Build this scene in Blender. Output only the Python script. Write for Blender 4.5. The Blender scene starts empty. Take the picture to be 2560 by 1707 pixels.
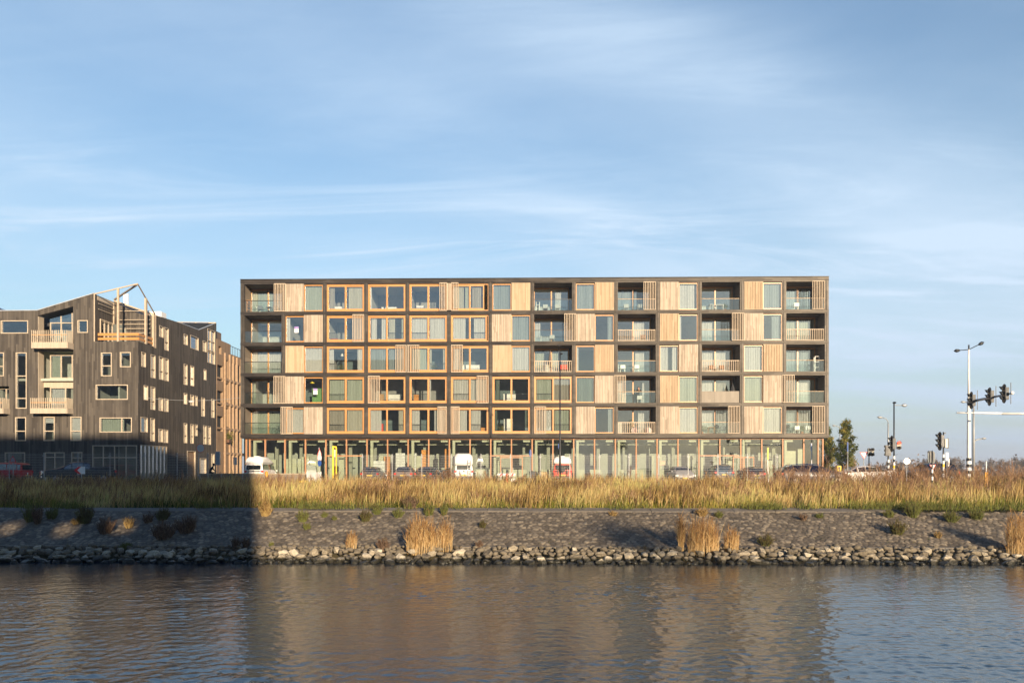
import bpy, bmesh, math, random
import numpy as np
from mathutils import Vector, Matrix
random.seed(7)
RNG = np.random.default_rng(11)
C = bpy.context.scene.collection
R = math.radians

# ---------------------------------------------------------------- camera
F = 1950.0            # focal length in pixels of the 2560 px wide photograph
HY = 1181.0           # row of the horizon
EYE = 3.6
YAW = R(1.19)
cam = bpy.data.cameras.new("camera")
cam.sensor_width = 36.0
cam.lens = F / 2560 * 36.0
cam.shift_y = (HY - 853.5) / 2560
cam.clip_start = 0.1
cam.clip_end = 6000
camo = bpy.data.objects.new("camera", cam)
camo.location = (0, 0, EYE)
camo.rotation_euler = (R(90), 0, YAW)
C.objects.link(camo)
bpy.context.scene.camera = camo

# ---------------------------------------------------------------- sky, sun, exposure
SUN_D = Vector((-0.36, 1.0, -0.202)).normalized()      # direction the light travels
EL = math.asin(-SUN_D.z)
AZ = math.atan2(-SUN_D.x, -SUN_D.y)                    # clockwise from +Y
world = bpy.data.worlds.new("World")
bpy.context.scene.world = world
world.use_nodes = True
wn, wl = world.node_tree.nodes, world.node_tree.links
wn.clear()

def wnode(t, **k):
    n = wn.new(t)
    for a, b in k.items():
        setattr(n, a, b)
    return n

def wmath(op, a, b=None, c=None, clamp=False):
    n = wnode("ShaderNodeMath", operation=op, use_clamp=clamp)
    for i, v in enumerate((a, b, c)):
        if v is None:
            continue
        if isinstance(v, (int, float)):
            n.inputs[i].default_value = v
        else:
            wl.new(v, n.inputs[i])
    return n.outputs[0]

sky = wnode("ShaderNodeTexSky", sky_type='NISHITA')
sky.sun_disc = False
sky.sun_elevation = EL
sky.sun_rotation = AZ
sky.altitude = 0
sky.air_density = 1.3
sky.dust_density = 0.6
sky.ozone_density = 1.6
geo = wnode("ShaderNodeNewGeometry")
sep = wnode("ShaderNodeSeparateXYZ")
neg = wnode("ShaderNodeVectorMath", operation='SCALE')
neg.inputs['Scale'].default_value = -1.0
wl.new(geo.outputs['Incoming'], neg.inputs[0])
wl.new(neg.outputs[0], sep.inputs[0])
X_, Y_, Z_ = sep.outputs[0], sep.outputs[1], sep.outputs[2]
zc = wmath('MAXIMUM', Z_, 0.0)
zd = wmath('ADD', zc, 0.12)
comb = wnode("ShaderNodeCombineXYZ")
wl.new(wmath('DIVIDE', X_, zd), comb.inputs[0])
wl.new(wmath('DIVIDE', Y_, zd), comb.inputs[1])

def dirv(px, py):
    a, b = (px - 1280) / F, (HY - py) / F
    v = Vector((a * math.cos(YAW) - math.sin(YAW), a * math.sin(YAW) + math.cos(YAW), b))
    return v

def band(p0, p1, w, off=0.0):
    n = dirv(*p0).normalized().cross(dirv(*p1).normalized()).normalized()
    d = wnode("ShaderNodeVectorMath", operation='DOT_PRODUCT')
    wl.new(neg.outputs[0], d.inputs[0])
    d.inputs[1].default_value = n
    q = wmath('DIVIDE', wmath('SUBTRACT', d.outputs['Value'], off), w)
    return wmath('POWER', 2.718, wmath('MULTIPLY', wmath('MULTIPLY', q, q), -1.0))

def wnoise(scale, rot, sx, sy, detail, dist, lo, hi, rough=0.55):
    mp = wnode("ShaderNodeMapping")
    mp.inputs['Rotation'].default_value = (0, 0, rot)
    mp.inputs['Scale'].default_value = (sx, sy, 1)
    wl.new(comb.outputs[0], mp.inputs[0])
    n = wnode("ShaderNodeTexNoise")
    n.inputs['Scale'].default_value = scale
    n.inputs['Detail'].default_value = detail
    n.inputs['Roughness'].default_value = rough
    n.inputs['Distortion'].default_value = dist
    wl.new(mp.outputs[0], n.inputs['Vector'])
    r = wnode("ShaderNodeMapRange", interpolation_type='SMOOTHSTEP')
    wl.new(n.outputs[0], r.inputs[0])
    r.inputs[1].default_value = lo
    r.inputs[2].default_value = hi
    return r.outputs[0]

soft = wnoise(0.9, 0.5, 0.55, 1.0, 6, 0.6, 0.30, 0.75)
wisp = wnoise(2.2, 0.35, 0.35, 1.5, 9, 1.2, 0.42, 0.80, 0.62)
wisp2 = wnoise(1.5, -0.55, 0.5, 1.6, 9, 0.9, 0.40, 0.85, 0.62)
b1 = band((1250, -60), (2300, 520), 0.075)
b2 = band((60, 430), (1100, 640), 0.10)
b3 = band((1250, 600), (2560, 640), 0.07)
b4 = band((650, 60), (1300, 420), 0.09)
m = wmath('MULTIPLY', soft, 0.36)
m = wmath('ADD', m, wmath('MULTIPLY', wmath('MULTIPLY', b1, wmath('ADD', wmath('MULTIPLY', wisp2, .8), 0.45)), 0.95))
m = wmath('ADD', m, wmath('MULTIPLY', wmath('MULTIPLY', b2, wmath('ADD', wisp, .35)), 0.34))
m = wmath('ADD', m, wmath('MULTIPLY', wmath('MULTIPLY', b3, wmath('ADD', wisp, .2)), 0.5))
m = wmath('ADD', m, wmath('MULTIPLY', wmath('MULTIPLY', b4, wmath('ADD', soft, .3)), 0.4))
m = wmath('ADD', m, wmath('MULTIPLY', wisp, 0.08))
m = wmath('MULTIPLY', m, wmath('MULTIPLY', wmath('ADD', Z_, 0.03), 22.0, clamp=True), clamp=True)
m = wmath('MULTIPLY', m, wmath('SUBTRACT', 1.25, wmath('MULTIPLY', Z_, 1.3), clamp=True))
CLOUDC = (4.8, 5.9, 7.1, 1)
SKYTINT = (0.88, 1.08, 1.34, 1)
tint = wnode("ShaderNodeMix", data_type='RGBA', blend_type='MULTIPLY')
tint.inputs[0].default_value = 1.0
tint.inputs[7].default_value = SKYTINT
wl.new(sky.outputs[0], tint.inputs[6])
mix = wnode("ShaderNodeMix", data_type='RGBA')
wl.new(m, mix.inputs[0])
wl.new(tint.outputs[2], mix.inputs[6])
mix.inputs[7].default_value = CLOUDC
# pale air towards the horizon
hz = wmath('POWER', 2.718, wmath('DIVIDE', zc, -0.14))
hmix = wnode("ShaderNodeMix", data_type='RGBA')
wl.new(wmath('MULTIPLY', hz, 0.8), hmix.inputs[0])
wl.new(mix.outputs[2], hmix.inputs[6])
hmix.inputs[7].default_value = (2.95, 3.6, 4.6, 1)
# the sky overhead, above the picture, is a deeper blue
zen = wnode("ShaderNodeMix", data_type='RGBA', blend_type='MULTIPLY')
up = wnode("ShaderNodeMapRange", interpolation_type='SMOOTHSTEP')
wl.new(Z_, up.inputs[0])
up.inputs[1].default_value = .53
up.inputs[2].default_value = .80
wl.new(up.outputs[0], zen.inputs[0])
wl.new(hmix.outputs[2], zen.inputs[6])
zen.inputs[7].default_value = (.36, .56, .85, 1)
bg = wnode("ShaderNodeBackground")
bg.inputs['Strength'].default_value = 0.081
# the sky behind the viewer is darkened too, cutting its fill light on shaded parts
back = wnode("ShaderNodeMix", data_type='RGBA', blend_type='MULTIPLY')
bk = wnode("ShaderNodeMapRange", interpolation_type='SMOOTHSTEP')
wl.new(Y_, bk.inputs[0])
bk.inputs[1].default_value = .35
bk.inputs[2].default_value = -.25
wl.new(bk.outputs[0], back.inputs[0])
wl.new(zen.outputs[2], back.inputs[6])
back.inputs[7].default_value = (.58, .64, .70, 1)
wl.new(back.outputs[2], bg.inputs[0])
wo = wnode("ShaderNodeOutputWorld")
wl.new(bg.outputs[0], wo.inputs[0])

sl = bpy.data.lights.new("sun", 'SUN')
sl.energy = 5.0
sl.angle = R(0.55)
sl.color = (1.0, 0.80, 0.57)
slo = bpy.data.objects.new("sun", sl)
slo.rotation_euler = SUN_D.to_track_quat('-Z', 'Y').to_euler()
slo.location = (20, -60, 60)
C.objects.link(slo)
vs = bpy.context.scene.view_settings
vs.view_transform = 'Standard'
vs.look = 'None'
vs.gamma = 1.0
vs.exposure = 0.95
cy = bpy.context.scene.cycles
cy.max_bounces = 7
cy.transparent_max_bounces = 12
cy.caustics_reflective = False
cy.caustics_refractive = False

# ---------------------------------------------------------------- pixel rays to places
def onY(px, py, Y):
    v = dirv(px, py)
    t = Y / v.y
    return Vector((v.x * t, Y, EYE + v.z * t))

def onX(px, py, X):
    v = dirv(px, py)
    t = X / v.x
    return Vector((X, v.y * t, EYE + v.z * t))

def XY(px, Y):
    return onY(px, HY, Y).x

def ZY(py, Y, px=1280):
    return onY(px, py, Y).z

STREET = 2.68

# ---------------------------------------------------------------- materials
MATS = {}

def srgb(r, g, b):
    f = lambda c: (c / 255 / 12.92) if c / 255 <= 0.04045 else ((c / 255 + 0.055) / 1.055) ** 2.4
    return (f(r), f(g), f(b), 1)

class NT:
    def __init__(s, name):
        s.m = bpy.data.materials.new(name)
        s.m.use_nodes = True
        s.n, s.l = s.m.node_tree.nodes, s.m.node_tree.links
        s.n.clear()
        s.out = s.n.new("ShaderNodeOutputMaterial")

    def node(s, t, **k):
        n = s.n.new(t)
        for a, b in k.items():
            setattr(n, a, b)
        return n

    def lk(s, a, b):
        s.l.new(a, b)

    def val(s, inp, v):
        if isinstance(v, (int, float, tuple, list, Vector)):
            inp.default_value = v
        else:
            s.l.new(v, inp)

    def math(s, op, a, b=None, c=None, clamp=False):
        n = s.node("ShaderNodeMath", operation=op, use_clamp=clamp)
        for i, v in enumerate((a, b, c)):
            if v is not None:
                s.val(n.inputs[i], v)
        return n.outputs[0]

    def coord(s, kind='Object'):
        return s.node("ShaderNodeTexCoord").outputs[kind]

    def xyz(s, v):
        n = s.node("ShaderNodeSeparateXYZ")
        s.lk(v, n.inputs[0])
        return n.outputs

    def comb(s, x, y, z):
        n = s.node("ShaderNodeCombineXYZ")
        for i, v in enumerate((x, y, z)):
            s.val(n.inputs[i], v)
        return n.outputs[0]

    def mapping(s, v, scale=(1, 1, 1), rot=(0, 0, 0), loc=(0, 0, 0)):
        n = s.node("ShaderNodeMapping")
        s.lk(v, n.inputs[0])
        n.inputs['Scale'].default_value = scale
        n.inputs['Rotation'].default_value = rot
        n.inputs['Location'].default_value = loc
        return n.outputs[0]

    def noise(s, v, scale, detail=4, rough=.5, dist=0, col=False):
        n = s.node("ShaderNodeTexNoise")
        s.lk(v, n.inputs['Vector'])
        n.inputs['Scale'].default_value = scale
        n.inputs['Detail'].default_value = detail
        n.inputs['Roughness'].default_value = rough
        n.inputs['Distortion'].default_value = dist
        return n.outputs[1 if col else 0]

    def white(s, v, dim='1D', col=False):
        n = s.node("ShaderNodeTexWhiteNoise", noise_dimensions=dim)
        s.val(n.inputs['W' if dim == '1D' else 'Vector'], v)
        return n.outputs[1 if col else 0]

    def rng(s, v, a, b, c=0.0, d=1.0, smooth=False):
        n = s.node("ShaderNodeMapRange")
        if smooth:
            n.interpolation_type = 'SMOOTHSTEP'
        s.val(n.inputs[0], v)
        for i, q in enumerate((a, b, c, d)):
            n.inputs[i + 1].default_value = q
        return n.outputs[0]

    def mixc(s, f, a, b, mode='MIX'):
        n = s.node("ShaderNodeMix", data_type='RGBA', blend_type=mode)
        s.val(n.inputs[0], f)
        s.val(n.inputs[6], a)
        s.val(n.inputs[7], b)
        return n.outputs[2]

    def ramp(s, f, stops):
        n = s.node("ShaderNodeValToRGB")
        s.val(n.inputs[0], f)
        e = n.color_ramp.elements
        while len(e) < len(stops):
            e.new(0.5)
        for i, (p, c) in enumerate(stops):
            e[i].position = p
            e[i].color = c
        return n.outputs[0]

    def bump(s, h, strength=.3, dist=.02):
        n = s.node("ShaderNodeBump")
        s.val(n.inputs['Height'], h)
        n.inputs['Strength'].default_value = strength
        n.inputs['Distance'].default_value = dist
        return n.outputs[0]

    def bsdf(s, color, rough=.6, metal=0, normal=None, spec=None, **k):
        n = s.node("ShaderNodeBsdfPrincipled")
        s.val(n.inputs['Base Color'], color)
        s.val(n.inputs['Roughness'], rough)
        s.val(n.inputs['Metallic'], metal)
        if spec is not None:
            s.val(n.inputs['Specular IOR Level'], spec)
        if normal is not None:
            s.lk(normal, n.inputs['Normal'])
        for a, b in k.items():
            s.val(n.inputs[a], b)
        return n.outputs[0]

    def done(s, sh):
        s.lk(sh, s.out.inputs['Surface'])
        return s.m

def paint(name, col, rough=.5, metal=0.0, var=.12, spec=None):
    """painted or plain surface with slight uneven tone"""
    if name in MATS:
        return MATS[name]
    t = NT(name)
    v = t.coord()
    n = t.noise(v, 3.0, 5, .6)
    f = t.rng(n, .3, .7, 1 - var, 1 + var)
    c = t.mixc(1.0, col if len(col) == 4 else (*col, 1), t.comb(f, f, f), 'MULTIPLY')
    MATS[name] = t.done(t.bsdf(c, t.rng(n, .3, .7, max(.02, rough - .08), rough + .08), metal, spec=spec))
    return MATS[name]

def planks(name, c0, c1, w=.12, axis='x', seam=.06, rough=.75, grain=.5, knots=False, c2=None, grad=None, hl=0.0, vary=1.0):
    """boards: each board its own tone, thin dark seam, grain along the board.
    axis = object axis across the boards ('x','y','z')"""
    if name in MATS:
        return MATS[name]
    t = NT(name)
    co = t.coord()
    x, y, z = t.xyz(co)[0:3]
    ac = {'x': x, 'y': y, 'z': z, 'xy': t.math('ADD', x, y)}[axis]
    al = z if axis != 'z' else t.math('ADD', x, y)
    q = t.math('DIVIDE', ac, w)
    idx = t.math('FLOOR', q)
    fr = t.math('FRACT', q)
    rn = t.white(idx)
    # boards also change along their length
    seg = t.math('FLOOR', t.math('ADD', t.math('DIVIDE', al, 2.7), t.math('MULTIPLY', rn, 7.3)))
    rn2 = t.white(t.comb(idx, seg, 0.0), '3D')
    gv = t.comb(t.math('MULTIPLY', ac, 40.0), t.math('MULTIPLY', al, 1.6), t.math('MULTIPLY', idx, 3.7))
    g = t.noise(gv, 1.0, 4, .6)
    blot = t.noise(co, 1.1, 4, .6)
    f = t.math('ADD', t.math('MULTIPLY', rn2, .55 * vary), t.math('ADD', t.math('MULTIPLY', g, grain * .6), t.math('MULTIPLY', blot, .35)))
    f = t.math('SUBTRACT', f, .15, clamp=True)
    col = t.mixc(f, c0, c1)
    if c2 is not None:   # weathering that differs along the building
        gx = t.rng(x, grad[0], grad[1], 0, 1)
        n3 = t.noise(t.comb(t.math('MULTIPLY', x, .5), 0.0, t.math('MULTIPLY', z, 2.5)), 1.0, 4, .6)
        gx = t.math('MULTIPLY', t.math('ADD', gx, t.math('MULTIPLY', t.math('SUBTRACT', n3, .5), .8), clamp=True), t.math('ADD', t.math('MULTIPLY', f, .8), .45), clamp=True)
        col = t.mixc(gx, col, c2)
    edge = t.math('MINIMUM', fr, t.math('SUBTRACT', 1.0, fr))
    sm = t.rng(edge, 0, seam, .35, 1.0)
    col = t.mixc(1.0, col, t.comb(sm, sm, sm), 'MULTIPLY')
    h = t.math('ADD', t.rng(edge, 0, seam * 1.3, 0, 1), t.math('MULTIPLY', g, .25))
    MATS[name] = t.done(t.bsdf(col, rough, 0, t.bump(h, .5, .012), spec=.3))
    return MATS[name]

def glass(name, tint=(.9, .95, .93), refl=.16, rough=.0):
    if name in MATS:
        return MATS[name]
    t = NT(name)
    tr = t.node("ShaderNodeBsdfTransparent")
    tr.inputs[0].default_value = (*tint, 1)
    gl = t.node("ShaderNodeBsdfGlossy")
    gl.inputs['Roughness'].default_value = rough
    gl.inputs['Color'].default_value = (.95, .97, 1, 1)
    co = t.coord()
    fr = t.node("ShaderNodeFresnel")
    fr.inputs[0].default_value = 1.5
    f = t.math('ADD', fr.outputs[0], refl, clamp=True)
    mx = t.node("ShaderNodeMixShader")
    t.lk(f, mx.inputs[0])
    t.lk(tr.outputs[0], mx.inputs[1])
    t.lk(gl.outputs[0], mx.inputs[2])
    MATS[name] = t.done(mx.outputs[0])
    return MATS[name]

def cloth(name, col, trans=.35, stripes=None):
    if name in MATS:
        return MATS[name]
    t = NT(name)
    co = t.coord()
    n = t.noise(co, 6, 4)
    c = t.mixc(1.0, col, t.comb(*[t.rng(n, .3, .7, .9, 1.08)] * 3), 'MULTIPLY')
    d = t.node("ShaderNodeBsdfDiffuse")
    t.lk(c, d.inputs[0])
    tl = t.node("ShaderNodeBsdfTranslucent")
    t.lk(c, tl.inputs[0])
    mx = t.node("ShaderNodeMixShader")
    mx.inputs[0].default_value = trans
    t.lk(d.outputs[0], mx.inputs[1])
    t.lk(tl.outputs[0], mx.inputs[2])
    MATS[name] = t.done(mx.outputs[0])
    return MATS[name]

def attr_mat(name, stops, trans=.3, rough=.8, attr='tint', var=.15):
    """foliage or stone: per-piece tone from a mesh attribute through a colour ramp"""
    if name in MATS:
        return MATS[name]
    t = NT(name)
    a = t.node("ShaderNodeAttribute")
    a.attribute_name = attr
    n = t.noise(t.coord(), 2.2, 4)
    f = t.math('ADD', a.outputs['Fac'], t.math('MULTIPLY', t.math('SUBTRACT', n, .5), var * 2), clamp=True)
    c = t.ramp(f, stops)
    if trans > 0:
        d = t.node("ShaderNodeBsdfDiffuse")
        t.lk(c, d.inputs[0])
        tl = t.node("ShaderNodeBsdfTranslucent")
        t.lk(c, tl.inputs[0])
        mx = t.node("ShaderNodeMixShader")
        mx.inputs[0].default_value = trans
        t.lk(d.outputs[0], mx.inputs[1])
        t.lk(tl.outputs[0], mx.inputs[2])
        MATS[name] = t.done(mx.outputs[0])
    else:
        nn = t.noise(t.coord(), 14, 5)
        cc = t.mixc(1.0, c, t.comb(*[t.rng(nn, .3, .7, .75, 1.2)] * 3), 'MULTIPLY')
        MATS[name] = t.done(t.bsdf(cc, rough, 0, t.bump(nn, .5, .03), spec=.25))
    return MATS[name]

# ---------------------------------------------------------------- mesh helpers
class MB:
    def __init__(s):
        s.v, s.f = [], []

    def add(s, vs, fs):
        o = len(s.v)
        s.v += [tuple(p) for p in vs]
        s.f += [tuple(i + o for i in q) for q in fs]
        return s

    def box(s, x0, x1, y0, y1, z0, z1):
        vs = [(x0, y0, z0), (x1, y0, z0), (x1, y1, z0), (x0, y1, z0), (x0, y0, z1), (x1, y0, z1), (x1, y1, z1), (x0, y1, z1)]
        return s.add(vs, [(0, 3, 2, 1), (4, 5, 6, 7), (0, 1, 5, 4), (1, 2, 6, 5), (2, 3, 7, 6), (3, 0, 4, 7)])

    def bar(s, p, q, w, h=None, up=(0, 0, 1)):
        """square bar from p to q"""
        h = h or w
        p, q = Vector(p), Vector(q)
        d = (q - p).normalized()
        u = Vector(up)
        if abs(d.dot(u)) > .98:
            u = Vector((0, 1, 0))
        a = d.cross(u).normalized() * w / 2
        b = a.cross(d).normalized() * h / 2
        vs = [p - a - b, p + a - b, p + a + b, p - a + b, q - a - b, q + a - b, q + a + b, q - a + b]
        return s.add(vs, [(0, 3, 2, 1), (4, 5, 6, 7), (0, 1, 5, 4), (1, 2, 6, 5), (2, 3, 7, 6), (3, 0, 4, 7)])

    def tube(s, pts, rad, n=8, caps=True):
        pts = [Vector(p) for p in pts]
        if isinstance(rad, (int, float)):
            rad = [rad] * len(pts)
        vs, fs = [], []
        for i, p in enumerate(pts):
            d = (pts[min(i + 1, len(pts) - 1)] - pts[max(i - 1, 0)]).normalized()
            u = Vector((0, 0, 1)) if abs(d.z) < .95 else Vector((0, 1, 0))
            a = d.cross(u).normalized()
            b = a.cross(d).normalized()
            for k in range(n):
                t = 2 * math.pi * k / n
                vs.append(p + (a * math.cos(t) + b * math.sin(t)) * rad[i])
        for i in range(len(pts) - 1):
            for k in range(n):
                k2 = (k + 1) % n
                fs.append((i * n + k, i * n + k2, (i + 1) * n + k2, (i + 1) * n + k))
        if caps:
            fs.append(tuple(range(n))[::-1])
            fs.append(tuple((len(pts) - 1) * n + k for k in range(n)))
        return s.add(vs, fs)

    def cyl(s, p, q, r, r2=None, n=12):
        return s.tube([p, q], [r, r if r2 is None else r2], n)

    def prism(s, poly, y0, y1, axis='y'):
        """poly of 2-D points extruded along an axis"""
        n = len(poly)
        f = {'y': lambda a, b, t: (a, t, b), 'x': lambda a, b, t: (t, a, b), 'z': lambda a, b, t: (a, b, t)}[axis]
        vs = [f(a, b, y0) for a, b in poly] + [f(a, b, y1) for a, b in poly]
        fs = [tuple(range(n)), tuple(range(2 * n - 1, n - 1, -1))]
        for i in range(n):
            j = (i + 1) % n
            fs.append((i, i + n, j + n, j))
        return s.add(vs, fs)

    def ball(s, c, r, n=10, m=7, sz=1.0, sx=1.0, sy=1.0):
        c = Vector(c)
        vs, fs = [], []
        for i in range(m + 1):
            ph = math.pi * i / m
            for k in range(n):
                th = 2 * math.pi * k / n
                vs.append(c + Vector((r * sx * math.sin(ph) * math.cos(th), r * sy * math.sin(ph) * math.sin(th), r * sz * math.cos(ph))))
        for i in range(m):
            for k in range(n):
                k2 = (k + 1) % n
                fs.append((i * n + k, (i + 1) * n + k, (i + 1) * n + k2, i * n + k2))
        return s.add(vs, fs)

    def build(s, name, mat, parent=None, smooth=False, bevel=0.0, loc=None, rotz=0):
        me = bpy.data.meshes.new(name)
        me.from_pydata(s.v, [], s.f)
        bm = bmesh.new()
        bm.from_mesh(me)
        if smooth:
            bmesh.ops.remove_doubles(bm, verts=bm.verts, dist=1e-5)
        bmesh.ops.recalc_face_normals(bm, faces=bm.faces)
        bm.to_mesh(me)
        bm.free()
        if smooth:
            me.polygons.foreach_set('use_smooth', [True] * len(me.polygons))
        if mat is not None:
            me.materials.append(mat)
        o = bpy.data.objects.new(name, me)
        C.objects.link(o)
        if parent is not None:
            o.parent = parent
        if loc is not None:
            o.location = loc
            o.rotation_euler = (0, 0, rotz)
        if bevel > 0:
            b = o.modifiers.new("bevel", 'BEVEL')
            b.width = bevel
            b.segments = 2
            b.limit_method = 'ANGLE'
        return o

def npmesh(name, v, quads, mat, tint=None, parent=None, tris=None, smooth=False):
    me = bpy.data.meshes.new(name)
    v = np.ascontiguousarray(v, dtype=np.float32).reshape(-1, 3)
    me.vertices.add(len(v))
    me.vertices.foreach_set('co', v.ravel())
    loops, starts, tot = [], [], 0
    if quads is not None and len(quads):
        q = np.asarray(quads, dtype=np.int32).reshape(-1, 4)
        loops.append(q.ravel())
        starts.append(np.arange(len(q)) * 4)
        tot = len(q) * 4
    if tris is not None and len(tris):
        q = np.asarray(tris, dtype=np.int32).reshape(-1, 3)
        loops.append(q.ravel())
        starts.append(tot + np.arange(len(q)) * 3)
    lp = np.concatenate(loops).astype(np.int32)
    st = np.concatenate(starts).astype(np.int32)
    me.loops.add(len(lp))
    me.loops.foreach_set('vertex_index', lp)
    me.polygons.add(len(st))
    me.polygons.foreach_set('loop_start', st)
    me.update(calc_edges=True)
    if smooth:
        me.polygons.foreach_set('use_smooth', np.ones(len(st), dtype=bool))
    if tint is not None:
        a = me.attributes.new('tint', 'FLOAT', 'POINT')
        a.data.foreach_set('value', np.ascontiguousarray(tint, dtype=np.float32))
    me.materials.append(mat)
    o = bpy.data.objects.new(name, me)
    C.objects.link(o)
    if parent is not None:
        o.parent = parent
    return o

def tag(o, label=None, cat=None, group=None, kind=None):
    if label:
        o['label'] = label
    if cat:
        o['category'] = cat
    if group:
        o['group'] = group
    if kind:
        o['kind'] = kind
    return o

def thing(name, label, cat, loc=(0, 0, 0), rz=0, group=None):
    o = bpy.data.objects.new(name, None)
    C.objects.link(o)
    o.location = loc
    o.rotation_euler = (0, 0, rz)
    o.empty_display_size = .3
    return tag(o, label, cat, group)

def dup(o, loc=None, rz=None, label=None, parent=None):
    c = o.copy()
    C.objects.link(c)
    c.parent = parent
    if loc is not None:
        c.location = loc
    if rz is not None:
        c.rotation_euler = (0, 0, rz)
    if label:
        c['label'] = label
    for ch in list(o.children):
        dup(ch, parent=c)
    return c
# ================================================================ the setting
def strip_profile(name, prof, x0, x1, mat, nx=2, kind='structure'):
    """a sheet along X with a Y-Z profile"""
    xs = np.linspace(x0, x1, nx)
    P = np.array(prof, dtype=float)
    v = np.zeros((nx, len(P), 3))
    v[:, :, 0] = xs[:, None]
    v[:, :, 1] = P[None, :, 0]
    v[:, :, 2] = P[None, :, 1]
    n = len(P)
    q = []
    for i in range(nx - 1):
        for j in range(n - 1):
            a = i * n + j
            q.append((a, a + n, a + n + 1, a + 1))
    o = npmesh(name, v, q, mat)
    return tag(o, kind=kind)

# soil and short turf under the tall grass, reaching the horizon
t = NT('soil')
n1 = t.noise(t.coord(), .35, 6, .6)
n2 = t.noise(t.coord(), 9, 5, .6)
col = t.ramp(t.math('ADD', t.math('MULTIPLY', n1, .6), t.math('MULTIPLY', n2, .4)),
             [(0.3, (.035, .045, .016, 1)), (.5, (.09, .075, .035, 1)), (.7, (.14, .11, .06, 1))])
SOIL = t.done(t.bsdf(col, .95, 0, t.bump(n2, .6, .05), spec=.1))
strip_profile('ground', [(-400, 2.2), (-40, 2.2), (2.2, 2.1), (4.6, -.6), (12, -2.5), (26, -2.0), (31.0, -.35), (32.9, .22), (33.1, .25), (38.2, 1.5),
                         (38.7, 1.62), (44, 2.05), (50, 2.5), (53, 2.66), (56, 2.66), (3500, 2.66)], -2500, 2500, SOIL)

# asphalt road on the far bank, then paved parking strip in front of the buildings
t = NT('asphalt')
n1 = t.noise(t.coord(), .5, 5)
n2 = t.noise(t.coord(), 60, 4)
col = t.mixc(t.math('ADD', t.math('MULTIPLY', n1, .5), t.math('MULTIPLY', n2, .5)), (.04, .04, .042, 1), (.085, .083, .08, 1))
ASPH = t.done(t.bsdf(col, .85, 0, t.bump(n2, .3, .01)))
tag(MB().box(-160, 200, 53.2, 60.5, 2.5, STREET + .004).build('road', ASPH), kind='structure')
t = NT('paving')
b = t.node("ShaderNodeTexBrick")
t.lk(t.mapping(t.coord(), (5, 5, 5)), b.inputs['Vector'])
b.inputs['Color1'].default_value = (.17, .15, .13, 1)
b.inputs['Color2'].default_value = (.24, .21, .18, 1)
b.inputs['Mortar'].default_value = (.08, .075, .07, 1)
b.inputs['Mortar Size'].default_value = .015
PAVE = t.done(t.bsdf(b.outputs[0], .85))
tag(MB().box(-160, 200, 60.9, 140, 2.5, STREET + .008).build('pavement', PAVE), kind='structure')
CONC = paint('concrete', (.145, .125, .10), .85, var=.25)
tag(MB().box(-160, 200, 60.5, 60.9, 2.5, STREET + .12).build('kerb', CONC), kind='structure')

# basalt column revetment: a height field of set stones
def voronoi(nx, ny, x0, y0, cw, ch, px, py, seed):
    r = np.random.default_rng(seed)
    cx = (np.arange(nx)[:, None] + r.uniform(.12, .88, (nx, ny)) + .5 * (np.arange(ny)[None, :] % 2)) * cw + x0
    cyy = (np.arange(ny)[None, :] + r.uniform(.18, .82, (nx, ny))) * ch + y0
    idr = r.random((nx, ny))
    ix = np.floor((px - x0) / cw).astype(int)
    iy = np.floor((py - y0) / ch).astype(int)
    d1 = np.full(px.shape, 9.0)
    d2 = np.full(px.shape, 9.0)
    t1 = np.zeros(px.shape)
    for dx in (-2, -1, 0, 1):
        for dy in (-1, 0, 1):
            a = np.clip(ix + dx, 0, nx - 1)
            b_ = np.clip(iy + dy, 0, ny - 1)
            d = np.sqrt(((px - cx[a, b_]) / cw) ** 2 + ((py - cyy[a, b_]) / ch) ** 2)
            m1 = d < d1
            d2 = np.where(m1, d1, np.minimum(d2, d))
            t1 = np.where(m1, idr[a, b_], t1)
            d1 = np.where(m1, d, d1)
    return d1, d2, t1

NX, NY = 1500, 110
xs = np.linspace(-36, 36, NX)
sl_ = np.linspace(0, 1, NY)
gx, gs = np.meshgrid(xs, sl_, indexing='ij')
L_ = 5.2
d1, d2, t1 = voronoi(int(72 / .25) + 6, int(L_ / .29) + 4, -36.6, -.5, .255, .29, gx, gs * L_, 5)
gap = np.clip((d2 - d1) / .28, 0, 1)
h = (gap ** .6) * .050 + (t1 - .5) * .035 * gap + RNG.normal(0, .003, gx.shape)
und = .04 * np.sin(gx * .7 + gs * 3) + .03 * np.sin(gx * 1.9 + 1.3)
yy = 33.15 + gs * 4.85 - h * .25
zz = .42 + gs * 1.28 + h + und * gs * (1 - gs) * 3 - .05
v = np.stack([gx, yy, zz], -1).reshape(-1, 3)
i0 = (np.arange(NX - 1)[:, None] * NY + np.arange(NY - 1)[None, :]).ravel()
q = np.stack([i0, i0 + NY, i0 + NY + 1, i0 + 1], 1)
tint_ = (t1 * .62 + .22) * (.35 + .65 * gap) 
BASALT = attr_mat('basalt', [(0, (.022, .018, .013, 1)), (.2, (.098, .080, .058, 1)), (.6, (.18, .148, .108, 1)), (1, (.36, .30, .21, 1))], trans=0, rough=.8, var=.12)
tag(npmesh('basalt_slope', v, q, BASALT, tint_.ravel(), smooth=True), kind='structure')

# slanted concrete kerb slabs along the top of the revetment, and a low beam at its foot
mb = MB()
x = -42.0
while x < XY(2215, 38.3):
    w = 1.98
    j = random.uniform(-.012, .012)
    mb.prism([(37.95, 1.60 + j), (38.02, 1.73 + j), (38.62, 1.86 + j), (38.7, 1.5)], x, x + w, 'x')
    x += 2.0
tag(mb.build('concrete_edging', CONC, bevel=.01), kind='structure')
tag(MB().box(-60, 60, 33.0, 33.25, .1, .47).build('toe_beam', CONC), kind='structure')

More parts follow.
